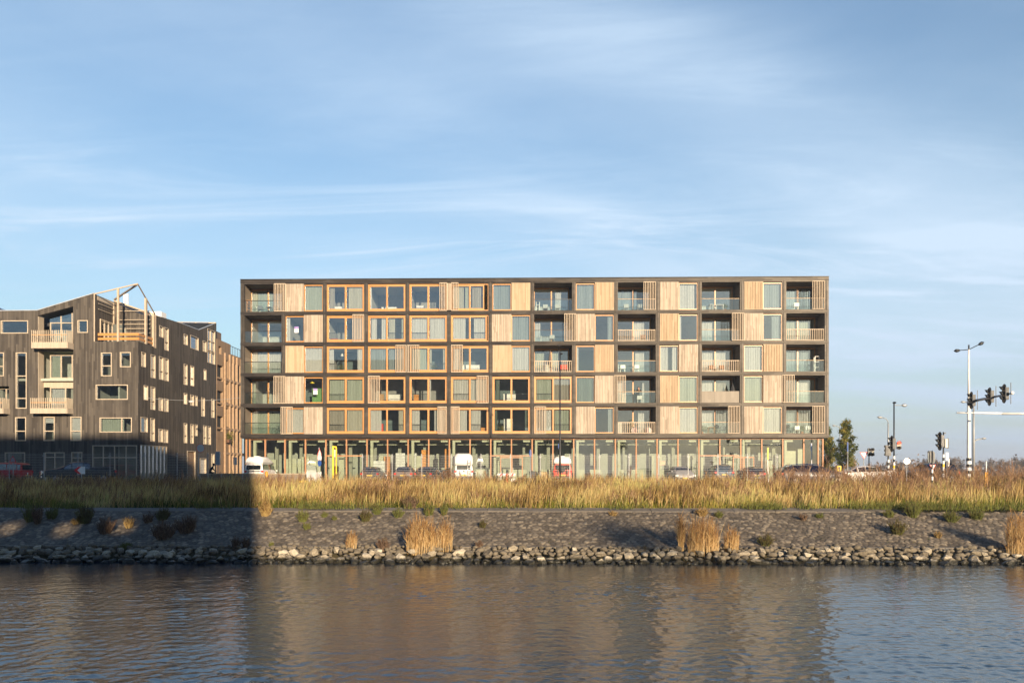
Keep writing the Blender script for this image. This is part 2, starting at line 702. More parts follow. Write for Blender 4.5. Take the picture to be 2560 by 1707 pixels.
# water of the canal: a real rippled surface where it is seen, flat sheets beyond
t = NT('canal_water')
co = t.coord()
w3 = t.noise(t.mapping(co, (9, 13, 1), (0, 0, .2)), 1.0, 3, .55, .3)
nb = t.node("ShaderNodeBump")
t.lk(w3, nb.inputs['Height'])
nb.inputs['Strength'].default_value = 1.0
nb.inputs['Distance'].default_value = .006
WATER = t.done(t.bsdf((.002, .012, .026, 1), .01, 0, nb.outputs[0], **{'IOR': 1.68, 'Specular IOR Level': .5, 'Specular Tint': (.72, .90, 1.0, 1)}))
gx = np.linspace(-30, 30, 1150)
gy = np.linspace(8.5, 33.5, 620)
WX, WY = np.meshgrid(gx, gy, indexing='ij')
rw = np.random.default_rng(77)
hh = np.zeros(WX.shape)
for lam, slope, cnt, sd in ((2.6, .007, 5, .7), (1.0, .020, 14, .9), (.34, .060, 40, 1.05), (.20, .050, 40, 1.3)):
    for k in range(cnt):
        L = lam * rw.uniform(.72, 1.35)
        a_ = math.pi / 2 + .25 + rw.normal(0, sd)
        K = 2 * math.pi / L
        amp = slope * math.sqrt(2.0 / cnt) / K
        ph = (WX * math.cos(a_) + WY * math.sin(a_)) * K + rw.uniform(0, 6.28) + .9 * np.sin(WX * .31 + WY * .17 + k) + .7 * np.sin(WY * .43 - WX * .12 + 2 * k)
        hh += amp * np.sin(ph)
gust = .85 + .30 * np.sin(WX * .23 + WY * .31) + .22 * np.sin(WX * .11 - WY * .52 + 1.7)
calm_ = .28 + .72 * np.clip((32.0 - WY) / 9.0, 0, 1)
hh *= np.clip(gust, .4, 1.4) * calm_
edge = np.clip((WX + 30) / 2, 0, 1) * np.clip((30 - WX) / 2, 0, 1) * np.clip((WY - 8.5) / 1.0, 0, 1)
hh *= edge
nyw = len(gy)
i0 = (np.arange(len(gx) - 1)[:, None] * nyw + np.arange(nyw - 1)[None, :]).ravel()
qs = np.stack([i0, i0 + nyw, i0 + nyw + 1, i0 + 1], 1)
v = np.stack([WX, WY, hh], -1).reshape(-1, 3)
nv = len(v)
ex = np.array([(-600, 3, 0), (-30, 3, 0), (-30, 8.5, 0), (-30, 33.5, 0), (-600, 33.5, 0), (30, 3, 0), (600, 3, 0), (600, 33.5, 0), (30, 33.5, 0), (30, 8.5, 0)], dtype=float)
exq = np.array([(0, 1, 3, 4), (5, 6, 7, 8), (1, 5, 9, 2)]) + nv
tag(npmesh('water', np.concatenate([v, ex]), np.concatenate([qs, exq]), WATER, smooth=True), kind='structure')

# rubble stones at the waterline
def rock_mesh(seed):
    r = np.random.default_rng(seed)
    bm = bmesh.new()
    bmesh.ops.create_icosphere(bm, subdivisions=2 if seed % 3 == 0 else 1, radius=1.0)
    for k in range(8):      # cut facets
        n = Vector(r.normal(size=3)).normalized()
        d = r.uniform(.42, .72)
        for vv in bm.verts:
            e = vv.co.dot(n) - d
            if e > 0:
                vv.co -= n * e * .92
    for vv in bm.verts:
        vv.co += Vector(r.normal(0, .05, 3))
    me = bpy.data.meshes.new('boulder')
    bm.to_mesh(me)
    bm.free()
    a = me.attributes.new('tint', 'FLOAT', 'POINT')
    a.data.foreach_set('value', np.full(len(me.vertices), r.uniform(.2, .9), dtype=np.float32))
    me.materials.append(ROCKM)
    return me

t = NT('rubble_stone')
a = t.node("ShaderNodeObjectInfo")
nn = t.noise(t.coord(), 2.5, 6, .65)
f = t.math('ADD', t.math('MULTIPLY', a.outputs['Random'], .7), t.math('MULTIPLY', t.math('SUBTRACT', nn, .35), .9), clamp=True)
c = t.ramp(f, [(0, (.09, .075, .055, 1)), (.35, (.22, .185, .13, 1)), (.7, (.42, .365, .27, 1)), (1, (.58, .52, .41, 1))])
# wet and algae-dark where the canal washes the stones: world height
wz = t.xyz(t.node("ShaderNodeNewGeometry").outputs['Position'])[2]
wet = t.rng(t.math('ADD', wz, t.math('MULTIPLY', nn, .10)), .16, .28, 0, 1, True)
c = t.mixc(wet, (.028, .026, .017, 1), c)
ROCKM = t.done(t.bsdf(c, t.rng(wet, 0, 1, .35, .9), 0, t.bump(nn, .6, .12), spec=.35))
ROCKS = [rock_mesh(i) for i in range(12)]
spots = []
r = np.random.default_rng(3)
for row, (yy0, zz0, sz) in enumerate([(30.95, .02, .26), (31.45, .14, .25), (32.0, .27, .23), (32.5, .36, .21), (32.85, .44, .17)]):
    x = -24.0 - row * .1
    while x < 24.0:
        s_ = sz * r.uniform(.55, 1.2)
        x += s_ * r.uniform(.95, 1.35)
        spots.append((x, yy0 + r.normal(0, .13), zz0 + r.normal(0, .03), s_))
        x += s_ * .5
# the largest 290 as things, the rest as one mass
order = sorted(range(len(spots)), key=lambda i: -spots[i][3] / spots[i][1])
big = set(order[:290])
restv, restq = [], []
for i, (x, y, z, s_) in enumerate(spots):
    me = ROCKS[i % 12]
    rot = Matrix.Rotation(r.uniform(0, 6.28), 4, 'Z') @ Matrix.Rotation(r.uniform(-.5, .5), 4, 'X')
    scl = (s_ * r.uniform(.85, 1.3), s_ * r.uniform(.8, 1.1), s_ * r.uniform(.6, .9))
    if i in big:
        o = bpy.data.objects.new('boulder', me)
        C.objects.link(o)
        o.location = (x, y, z)
        o.rotation_euler = rot.to_euler()
        o.scale = scl
        tag(o, 'rough pale grey boulder in the rubble row along the waterline', 'boulder', 'rubble boulders along the waterline')
    else:
        M_ = Matrix.Translation((x, y, z)) @ rot @ Matrix.Diagonal((*scl, 1))
        o_ = sum(len(a_) for a_ in restv)
        restv.append([M_ @ vv.co for vv in me.vertices])
        restq += [tuple(k + o_ for k in p.vertices) for p in me.polygons]
pts = [tuple(p) for a_ in restv for p in a_]
# more of the same beyond both edges of the frame and small filler between
for k in range(1000):
    me = ROCKS[k % 12]
    x = r.uniform(-24, 24) if k < 450 else r.choice([-1, 1]) * r.uniform(24, 48)
    u = r.random()
    s_ = r.uniform(.07, .14) if k < 450 else r.uniform(.15, .3)
    M_ = Matrix.Translation((x, 30.9 + 2.0 * u, .02 + .38 * u)) @ Matrix.Rotation(r.uniform(0, 6.28), 4, 'Z') @ Matrix.Diagonal((s_ * 1.2, s_, s_ * .8, 1))
    o_ = len(pts)
    pts += [tuple(M_ @ vv.co) for vv in me.vertices]
    restq += [tuple(q_ + o_ for q_ in p.vertices) for p in me.polygons]
o = npmesh('rubble', pts, None, ROCKM, tris=restq)
tag(o, 'small stones filling the gaps of the rubble row', 'rubble', kind='stuff')

# the near bank's tall block stands behind the viewer and throws the long shadow
wallm = paint('brick_wall', (.25, .2, .16), .85)
mb = MB()
Yb = -30.0
def sh(px, py_, pz):   # project a lit/shadow boundary point back along the sun to the block's face
    k = py_ - Yb
    return px + .36 * k, pz + .202 * k
xe = sh(XY(648, 31), 31, 0)[0]
mb.box(-170, -30, Yb - 12, Yb, 2.2, 31.5)
# facade with three see-through openings that let sun spots onto the revetment
holes = []
for pxh, pyh in ((40, 1318), (180, 1322), (322, 1312)):
    p = onY(pxh, pyh, 36.0)
    hx, hz = sh(p.x, 36.0, p.z)
    holes.append((hx - .55, hx + .55, hz - .42, hz + .42))
xs_ = sorted([-30, xe - 6.6, xe - 5.0, xe] + [a_ for h_ in holes for a_ in h_[:2]])
for a_, b_ in zip(xs_[:-1], xs_[1:]):
    top = 28.9 if b_ <= xe - 6.5 else (27.2 if b_ <= xe - 4.9 else 25.2)
    hh = [h_ for h_ in holes if h_[0] <= a_ + 1e-4 and h_[1] >= b_ - 1e-4]
    if hh:
        mb.box(a_, b_, Yb - 1.0, Yb, 2.2, hh[0][2])
        mb.box(a_, b_, Yb - 1.0, Yb, hh[0][3], top)
    else:
        mb.box(a_, b_, Yb - 1.0, Yb, 2.2, top)
root = thing('riverside_block', 'tall brick block on the near bank behind the viewer', 'building')
mb.build('wall', wallm, root)
# ================================================================ grass, reeds, bushes
_prof = np.array([(31.0, 0.0), (32.9, .42), (33.15, .45), (38.0, 1.68), (38.7, 1.72), (44, 2.05), (50, 2.5), (53, 2.66), (4000, 2.66)])

def gz(y):
    return np.interp(y, _prof[:, 0], _prof[:, 1])

def gpoint(px, py):
    """where the ray through a pixel meets the bank"""
    best = None
    for Y in np.linspace(31, 80, 1960):
        p = onY(px, py, Y)
        if p.z <= gz(Y):
            return Vector((p.x, Y, float(gz(Y))))
        best = p
    return Vector((best.x, best.y, float(gz(best.y))))

def pnoise(x, y, seed, scale=1.0):
    r = np.random.default_rng(seed)
    s = np.zeros_like(x)
    for k in range(14):
        a = r.uniform(0, 2 * np.pi)
        f = r.uniform(.25, 1.6) * scale
        s += np.sin((x * np.cos(a) + y * np.sin(a)) * f * 2 + r.uniform(0, 6.28)) / (.6 + f / scale)
    return s / 4.2

def blades(base, height, az, lean, width, seg=3, prof=(1, .85, .6, .12), r=RNG, curl=.6):
    """grass blades as bent strips: base (n,3); returns vertices and quads"""
    n = len(base)
    face = r.uniform(-.9, .9, n)                    # facing mostly across the view
    wx, wy = np.cos(face), np.sin(face)
    v = np.zeros((n, seg + 1, 2, 3))
    for k in range(seg + 1):
        t_ = k / seg
        out = lean * (t_ * (1 - curl) + curl * t_ * t_) * height
        cx = base[:, 0] + np.cos(az) * out
        cy_ = base[:, 1] + np.sin(az) * out
        cz = base[:, 2] + height * t_ * np.sqrt(np.clip(1 - (lean * t_ * .7) ** 2, .1, 1))
        w = width * prof[k] * .5
        for s_, sg in ((0, -1), (1, 1)):
            v[:, k, s_, 0] = cx + sg * w * wx
            v[:, k, s_, 1] = cy_ + sg * w * wy
            v[:, k, s_, 2] = cz
    o = np.arange(n)[:, None] * (2 * (seg + 1)) + np.arange(seg)[None, :] * 2
    q = np.stack([o, o + 1, o + 3, o + 2], -1).reshape(-1, 4)
    return v.reshape(-1, 3), q

def merge(parts):
    vs, qs, ts, o = [], [], [], 0
    for v, q, t_ in parts:
        vs.append(v)
        qs.append(q + o)
        ts.append(t_)
        o += len(v)
    return np.concatenate(vs), np.concatenate(qs), np.concatenate(ts)

DRY = attr_mat('dry_grass', [(0, (.08, .045, .02, 1)), (.25, (.25, .155, .06, 1)), (.55, (.48, .335, .13, 1)), (.85, (.62, .48, .23, 1)), (1, (.50, .47, .16, 1))], trans=.35, var=.22)
GREEN = attr_mat('green_grass', [(0, (.022, .036, .007, 1)), (.4, (.09, .12, .016, 1)), (.7, (.24, .24, .04, 1)), (1, (.46, .38, .09, 1))], trans=.35, var=.2)
WEED = attr_mat('dry_weed', [(0, (.06, .035, .022, 1)), (.4, (.19, .11, .065, 1)), (.75, (.34, .215, .125, 1)), (1, (.48, .33, .20, 1))], trans=.2, var=.2)
REED = attr_mat('reed', [(0, (.20, .10, .04, 1)), (.35, (.42, .25, .10, 1)), (.7, (.60, .42, .19, 1)), (1, (.72, .56, .32, 1))], trans=.3, var=.12)
BUSH = attr_mat('bush', [(0, (.05, .035, .02, 1)), (.35, (.13, .10, .045, 1)), (.7, (.13, .15, .04, 1)), (1, (.22, .24, .07, 1))], trans=.3, var=.2)
TWIG = attr_mat('twig', [(0, (.08, .05, .035, 1)), (.5, (.20, .135, .09, 1)), (1, (.36, .26, .17, 1))], trans=.15, var=.15)

def scatter(n, x0, x1, y0, y1, keep=None, r=RNG):
    x = r.uniform(x0, x1, n)
    y = r.uniform(y0, y1, n)
    if keep is not None:
        k = r.random(n) < keep(x, y)
        x, y = x[k], y[k]
    return x, y

XR = XY(2060, 46)
def rightness(x):
    return np.clip((x - (XR - 7)) / 6, 0, 1)

# tall golden grass
parts = []
x, y = scatter(150000, -46, 46, 38.66, 52.6, lambda x, y: np.where(y < 38.9 + .7 * (1 + pnoise(x, x * 0, 71, 2.0)) * .5, .3, 1) * np.clip(.55 + .40 * pnoise(x, y * 1.3, 1) + .45 * pnoise(x, y, 14, 4.0) - .25 * rightness(x), .05, 1))
n = len(x)
hn = pnoise(x, y, 2, .8)
hgt = np.clip(.70 + .20 * hn + RNG.normal(0, .17, n) + .30 * pnoise(x, y, 12, 2.6), .15, 1.5) * np.where(y > 50, .8, 1.0)
hgt *= np.where(x < XY(600, 46), .95, 1.0)
base = np.stack([x, y, gz(y)], 1)
half = RNG.random(n) < .45
az = RNG.normal(0.2, 1.2, n)
tn = np.clip(.52 + .42 * pnoise(x, y * 1.6, 3, .8) + .15 * pnoise(x, y, 13, 3.5) + RNG.normal(0, .2, n), 0, 1)
for sel, pf, wd in ((half, (.5, .45, 1.7, .25), .016), (~half, (1, .9, .6, .1), .017)):
    v, q = blades(base[sel], hgt[sel], az[sel], np.abs(RNG.normal(.22, .22, sel.sum())), RNG.uniform(.7, 1.4, sel.sum()) * wd, prof=pf)
    parts.append((v, q, np.repeat(tn[sel], 8)))
v, q, tt = merge(parts)
tag(npmesh('tall_grass', v, q, DRY, tt), 'tall golden dry grass covering the bank', 'grass', kind='stuff')

# green undergrowth, thick along the kerb
x, y = scatter(95000, -46, 46, 38.62, 52.0, lambda x, y: np.clip(1.5 * np.exp(-(y - 38.6) / 2.0) * (.6 + .9 * pnoise(x, y, 8)) + np.clip(.7 * pnoise(x, y, 6, .7) - .15, 0, 1) + .3 * rightness(x) * np.exp(-(y - 38.6) / 3.5), 0, 1))
n = len(x)
base = np.stack([x, y, gz(y)], 1)
v, q = blades(base, RNG.uniform(.2, .68, n) * (1 + .35 * pnoise(x, y, 4)), RNG.uniform(0, 6.28, n), np.abs(RNG.normal(.35, .2, n)), RNG.uniform(.014, .03, n))
gt_ = np.repeat(np.clip(.6 + .3 * pnoise(x, y, 5) + RNG.normal(0, .2, n), 0, 1), 8)
# grass and herbs hanging over the concrete edging
x, y = scatter(18000, -46, 46, 38.0, 38.75, lambda x, y: np.clip(pnoise(x, y, 61, 1.6) * 1.5 + .0 + 1.2 * (x > XY(2200, 38.3)), 0, 1))
n = len(x)
v4, q4 = blades(np.stack([x, y, gz(y) + .13], 1), RNG.uniform(.12, .5, n), RNG.uniform(-2.6, -.5, n), np.abs(RNG.normal(.6, .3, n)), RNG.uniform(.014, .03, n))
tag(npmesh('edging_grass', v4, q4, BUSH, np.repeat(np.clip(.72 + RNG.normal(0, .25, n), 0, 1), 8)), 'grass hanging over the concrete edging', 'grass', kind='stuff')
x, y = None, None
tag(npmesh('green_grass', v, q, GREEN, gt_), 'green undergrowth at the foot of the dry grass', 'grass', kind='stuff')

def weed_geo(x, y, z, hgt, r, ntw=16, spread=.42, tw=.010, tint0=.5, bushy=1.0):
    """stems with many short side twigs and seed heads"""
    n = len(x)
    P = []
    base = np.stack([x, y, z], 1)
    az = r.uniform(0, 6.28, n)
    lean = np.abs(r.normal(0, .12, n))
    v, q = blades(base, hgt, az, lean, np.full(n, .016), prof=(1.1, .9, .7, .4), r=r, curl=.2)
    tb = np.clip(tint0 + r.normal(0, .15, n), 0, 1)
    P.append((v, q, np.repeat(tb * .8, 8)))
    idx = np.repeat(np.arange(n), ntw)
    u = np.tile(np.linspace(.3, .97, ntw), n) + r.normal(0, .02, n * ntw)
    out = lean[idx] * (u * .8 + .2 * u * u) * hgt[idx]
    b = np.stack([x[idx] + np.cos(az[idx]) * out, y[idx] + np.sin(az[idx]) * out, z[idx] + hgt[idx] * u], 1)
    ln = hgt[idx] * (1.05 - u) * r.uniform(.35, .8, n * ntw) * bushy + .05
    v, q = blades(b, ln, r.uniform(0, 6.28, n * ntw), r.uniform(.35, 1.1, n * ntw) * spread * 2, r.uniform(.7, 1.6, n * ntw) * tw, prof=(.5, .9, 1.8, .8), r=r)
    P.append((v, q, np.repeat(np.clip(tb[idx] + r.normal(0, .15, n * ntw), 0, 1), 8)))
    return P

# brown dock and mugwort stalks standing in the grass, thickest at the right
x, y = scatter(9000, -46, 46, 39.2, 53.0, lambda x, y: np.clip(.07 * (y > 43) + .42 * rightness(x) * (y > 45) + 1.3 * np.clip(pnoise(x, y, 21, .9) - .25, 0, 1), 0, 1))
n = len(x)
rt = rightness(x)
h_ = np.clip(RNG.normal(.85, .17, n) - .25 * (y < 43) + rt * np.abs(RNG.normal(.30, .25, n)) * (y > 46), .4, 2.1)
v, q, tt = merge(weed_geo(x, y, gz(y), h_, np.random.default_rng(5), ntw=15, tint0=.55))
tag(npmesh('dry_weeds', v, q, WEED, tt), 'brown seed stalks of dock and mugwort rising above the grass', 'weeds', kind='stuff')
# the field goes on at the right, behind the poles
x, y = scatter(26000, XY(2100, 62), 75, 60, 95, lambda x, y: np.clip(.6 + .5 * pnoise(x, y, 31), 0, 1))
n = len(x)
v, q = blades(np.stack([x, y, np.full(n, 2.66)], 1), RNG.uniform(.3, .8, n), RNG.uniform(0, 6.28, n), np.abs(RNG.normal(.2, .2, n)), np.full(n, .04))
tag(npmesh('far_grass', v, q, DRY, np.repeat(np.clip(.3 + RNG.normal(0, .2, n), 0, 1), 8)), 'rough grass beyond the road at the right', 'grass', kind='stuff')

def plant(name, label, cat, px, py, hpx, wpx, kind, group=None, seed=0, dens=1.0):
    """one bush or clump, its size from its height and width in the photo"""
    r = np.random.default_rng(900 + seed + int(px))
    p = gpoint(px, py)
    s = p.y / F
    H, W = hpx * s, wpx * s
    root = thing(name, label, cat, p, 0, group)
    if kind == 'reed':
        n = int(170 * dens * max(1, W / 1.0))
        a = r.uniform(0, 6.28, n)
        rr = np.sqrt(r.random(n))
        bx, by = rr * np.cos(a) * W * .46, rr * np.sin(a) * min(W * .4, .55)
        hh = H * np.clip(r.normal(.72, .21, n), .25, 1.12) * (1 - .35 * (np.abs(bx) / (W * .5)) ** 2)
        bz = gz(p.y + by) - p.z - .03
        bz = np.where(np.isfinite(bz), bz, 0)
        b = np.stack([bx, by, bz], 1)
        v1, q1 = blades(b, hh, r.normal(0, 1.6, n), np.abs(r.normal(.11, .10, n)), np.full(n, .012), prof=(1, .9, .8, .5), r=r)
        t1_ = (np.clip(.75 + r.normal(0, .22, n), 0, 1)[:, None] - np.repeat(np.array([.1, 0, .2, .5]), 2)[None, :]).ravel()
        m = n * 3
        i = r.integers(0, n, m)
        u = r.uniform(.25, .95, m)
        b2 = b[i].copy()
        b2[:, 2] += hh[i] * u
        v2, q2 = blades(b2, r.uniform(.12, .3, m) * H, r.uniform(0, 6.28, m), r.uniform(.3, 1.0, m), r.uniform(.010, .02, m), r=r)
        t2_ = np.repeat(np.clip(.62 + r.normal(0, .25, m) - .5 * (u > .7), 0, 1), 8)
        v, q, tt = merge([(v1, q1, t1_), (v2, q2, t2_)])
        o = npmesh('stems', v, q, REED, tt, root)
    else:
        n = int(90 * dens * max(1, (W / .5)))
        mat, t0 = {'g': (BUSH, .8), 'gb': (BUSH, .5), 'b': (TWIG, .45), 'd': (DRY, .55), 'gr': (GREEN, .5)}[kind]
        a = r.uniform(0, 6.28, n)
        rr = np.sqrt(r.random(n)) * .55
        b = np.stack([rr * np.cos(a) * W * .5, rr * np.sin(a) * W * .5, np.zeros(n)], 1)
        b[:, 2] = gz(p.y + b[:, 1]) - p.z - .02
        v1, q1 = blades(b, H * r.uniform(.35, 1.05, n) * (1 - .45 * (rr / .55) ** 2), a + r.normal(0, .4, n), (.15 + rr / .55) * r.uniform(.2, .9, n) * (W / H) * .75, np.full(n, .016), r=r, curl=.3)
        t1_ = (np.clip(t0 + r.normal(0, .2, n), 0, 1)[:, None] - np.repeat(np.linspace(0, .35, 4), 2)[None, :]).ravel()
        m = n * 8
        i = r.integers(0, n, m)
        u = r.uniform(.25, 1.0, m)
        vv = v1.reshape(n, 4, 2, 3).mean(2)
        k = np.clip((u * 3).astype(int), 0, 2)
        f = (u * 3 - k)[:, None]
        b2 = vv[i, k] * (1 - f) + vv[i, k + 1] * f
        v2, q2 = blades(b2, r.uniform(.08, .22, m) * H, r.uniform(0, 6.28, m), r.uniform(.2, 1.1, m), r.uniform(.012, .028, m), r=r)
        t2_ = np.repeat(np.clip(t0 + .15 - .4 * u + r.normal(0, .2, m), 0, 1), 8)
        v, q, tt = merge([(v1, q1, t1_), (v2, q2, t2_)])
        o = npmesh('foliage', v, q, mat, tt, root)
    return root

# reed clumps at the waterline
plant('reed_clump', 'large golden reed clump at the waterline, the left one of the two big clumps', 'reeds', 1052, 1378, 92, 80, 'reed', dens=1.4)
plant('reed_clump', 'thin loose reeds on the right edge of the left big reed clump', 'reeds', 1110, 1374, 84, 46, 'reed', dens=.6)
plant('reed_clump', 'large straw-coloured reed clump at the waterline right of the dark shadow patch on the slope', 'reeds', 1757, 1378, 88, 84, 'reed', dens=1.5)
plant('reed_clump', 'thin darker reed at the left side of the right big reed clump', 'reeds', 1702, 1374, 84, 16, 'reed', seed=3)
plant('reed_clump', 'short yellow-green reed beside the right big reed clump', 'reeds', 1828, 1376, 62, 40, 'reed', seed=4, dens=.7)
plant('reed_clump', 'tall reeds cut by the right edge of the picture', 'reeds', 2550, 1384, 104, 70, 'reed', seed=5, dens=1.3)
plant('reed_clump', 'slim reed tuft between the boulders and the slope below the yellow gate post', 'reeds', 878, 1374, 52, 30, 'reed', dens=.35)
PLANTS = [
 ('olive bush on the kerb below the white campervan', 757, 1304, 34, 32, 'g'),
 ('little bright green bush just below the olive kerb bush', 767, 1323, 20, 22, 'g'),
 ('small leafy weed by the kerb, first right of the olive bush', 811, 1293, 15, 18, 'g'),
 ('low green weed on the slope just under the kerb, left of the tan seedling', 836, 1300, 13, 15, 'g'),
 ('round brownish green bush hanging over the kerb below the dark hatchback', 913, 1302, 32, 34, 'gb'),
 ('green bush behind the kerb, up and right of the round brownish one', 943, 1284, 32, 30, 'g'),
 ('olive bush on the kerb between the two dark parked cars', 996, 1293, 28, 30, 'g'),
 ('spiky green bush on the kerb above the left big reed clump', 1073, 1287, 36, 32, 'g'),
 ('slender olive bush on the kerb, right neighbour of the spiky one', 1110, 1287, 34, 22, 'g'),
 ('rust brown round weed standing inside the tall grass', 1025, 1276, 44, 40, 'b'),
 ('pale bare shrub at the edge of the long shadow', 664, 1289, 46, 36, 'd'),
 ('small tan weed alone in the middle of the slope right of the left reeds', 1207, 1317, 18, 22, 'gb'),
 ('dark red-brown weed behind the boulders left of the left big reed clump', 958, 1374, 34, 34, 'b'),
 ('little brown weed behind the boulders right of the left big reed clump', 1198, 1370, 22, 20, 'b'),
 ('short green tuft behind the boulders near the shadow edge', 679, 1368, 18, 12, 'g'),
 ('dry spread-out tuft lying on the kerb in the centre', 1532, 1288, 14, 26, 'd'),
 ('dry tan bush on the kerb above the right big reed clump', 1755, 1289, 26, 32, 'd'),
 ('green bush on the kerb right of the dry tan one', 1797, 1293, 20, 22, 'g'),
 ('brown and green weed low on the slope right of the right big reed clump', 1913, 1362, 30, 38, 'gb'),
 ('brown weed on the kerb below the dark estate car', 2008, 1299, 18, 22, 'b'),
 ('flat green weed on the kerb below the white saloon', 2048, 1293, 14, 26, 'g'),
 ('green tuft at the end of the kerb slabs', 2222, 1293, 26, 30, 'g'),
 ('round tan bush alone on the upper slope below the traffic lights', 2243, 1334, 40, 44, 'gb'),
 ('dark green bush where the kerb ends', 2282, 1291, 44, 42, 'g'),
 ('small straw tuft on the slope right of the round tan bush', 2345, 1342, 15, 22, 'd'),
 ('green tuft hanging over the slope left of the big mast', 2378, 1303, 30, 40, 'g'),
 ('olive bush at the top of the slope under the big mast', 2440, 1296, 30, 44, 'g'),
 ('leafy bush with small yellow flowers on the far left kerb', 76, 1302, 42, 36, 'g'),
 ('tall brown weed next to the yellow-flowered bush', 94, 1308, 56, 26, 'b'),
 ('dark bush on the kerb left of the chevron board', 130, 1296, 36, 32, 'g'),
 ('dark leafy bush hanging over the kerb under the chevron board', 212, 1306, 50, 46, 'gb'),
 ('grey-brown round bush on the shaded slope between the two lit patches', 265, 1332, 46, 46, 'b'),
 ('straw tuft in the lit patch on the shaded slope', 322, 1318, 30, 28, 'd'),
 ('small orange-brown tuft at the top of the left lit patch', 188, 1308, 16, 24, 'd'),
 ('thin brown weed on the kerb in the shade, right of the lit straw tuft', 370, 1306, 28, 28, 'b'),
 ('dark bush on the kerb in the shade, left of the fence end', 407, 1299, 36, 38, 'gb'),
 ('wide dark brown bush in the middle of the shaded slope', 410, 1345, 48, 62, 'b'),
 ('dark brown bush touching the wide one on its upper right', 467, 1329, 48, 58, 'b'),
 ('brown reedy weed at the foot of the shaded slope, left one', 590, 1372, 34, 24, 'b'),
 ('brown reedy weed right at the shadow edge at the foot of the slope', 616, 1372, 34, 20, 'b'),
 ('low green plant with yellow flowers behind the shaded boulders', 315, 1370, 18, 34, 'g'),
]
for i, (lb, px, py, h_, w_, kd) in enumerate(PLANTS):
    plant('bush', lb, 'bush', px, py, h_, w_, kd, 'bushes and weeds on the stone slope', seed=i)
# moss and litter in the joints of the slope
x, y = scatter(900, -34, 34, 33.3, 38.0, lambda x, y: np.clip(pnoise(x, y * 2, 41) * .8 + .1, 0, 1))
n = len(x)
v, q = blades(np.stack([x, y, gz(y)], 1), RNG.uniform(.03, .1, n), RNG.uniform(0, 6.28, n), RNG.uniform(.3, 1, n), np.full(n, .025))
tag(npmesh('joint_weeds', v, q, BUSH, np.repeat(RNG.uniform(.2, .9, n), 8)), 'tiny weeds in the joints of the stone slope', 'weeds', kind='stuff')

# ---------------------------------------------------------------- trees
LEAF = attr_mat('leaf', [(0, (.03, .045, .012, 1)), (.5, (.095, .12, .03, 1)), (.85, (.21, .20, .05, 1)), (1, (.34, .27, .07, 1))], trans=.3, var=.25)
BARK = paint('bark', (.11, .08, .055), .9, var=.3)
HAZEL = attr_mat('bare_crown', [(0, (.10, .08, .07, 1)), (.5, (.18, .14, .11, 1)), (1, (.28, .21, .14, 1))], trans=.2, var=.2)

def leafcloud(pts, size, r, tint):
    n = len(pts)
    a = r.normal(size=(n, 3))
    a /= np.linalg.norm(a, axis=1)[:, None]
    b = np.cross(a, r.normal(size=(n, 3)))
    b /= np.linalg.norm(b, axis=1)[:, None]
    s_ = (size * r.uniform(.6, 1.4, n))[:, None]
    a, b = a * s_, b * s_ * .55
    v = np.stack([pts - a, pts - b, pts + a, pts + b], 1).reshape(-1, 3)
    return v, np.arange(n * 4).reshape(-1, 4), np.repeat(tint, 4)

def cone_tree(label, px, top, bot, Y, wpx, seed):
    r = np.random.default_rng(seed)
    s = Y / F
    H, W = (HY - top) * s + EYE - STREET, wpx * s
    root = thing('leafy_tree', label, 'tree', (XY(px, Y), Y, STREET), 0, 'narrow trees beside the apartment block')
    tr = MB()
    tr.tube([(0, 0, -.05), (.02, 0, H * .5), (0, .02, H * .93)], [.10, .07, .015], 7)
    P = []
    for k in range(54):
        u = .06 + .92 * (k / 54) ** .9
        z0 = u * H
        a = k * 2.4 + r.normal(0, .3)
        ln = W * .5 * (1.04 - u) ** .62 * r.uniform(.65, 1.15) * (1.0 if u > .16 else .7)
        e = Vector((math.cos(a) * ln, math.sin(a) * ln, z0 + ln * r.uniform(.35, .8)))
        tr.tube([(0, 0, z0), (e.x * .5, e.y * .5, z0 + (e.z - z0) * .35), tuple(e)], [.03 * (1.1 - u), .02 * (1.1 - u), .006], 4, caps=False)
        m = int(120 * (ln / 1.0) + 40)
        t_ = r.uniform(.25, 1.05, m)
        pt = np.stack([e.x * t_, e.y * t_, z0 + (e.z - z0) * t_ ** 1.4], 1) + r.normal(0, .09 + .05 * ln, (m, 3))
        P.append(leafcloud(pt, .09, r, np.clip(.62 + .25 * r.normal() + r.normal(0, .2, m), 0, 1)))
    tr.build('trunk', BARK, root, smooth=True)
    v, q, tt = merge(P)
    npmesh('crown', v, q, LEAF, tt, root)

cone_tree('narrow leafy green tree standing free just right of the apartment block', 2116, 1050, 1200, 92, 64, 1)
cone_tree('narrow green tree half hidden behind the right corner of the apartment block', 2068, 1066, 1200, 97, 58, 2)

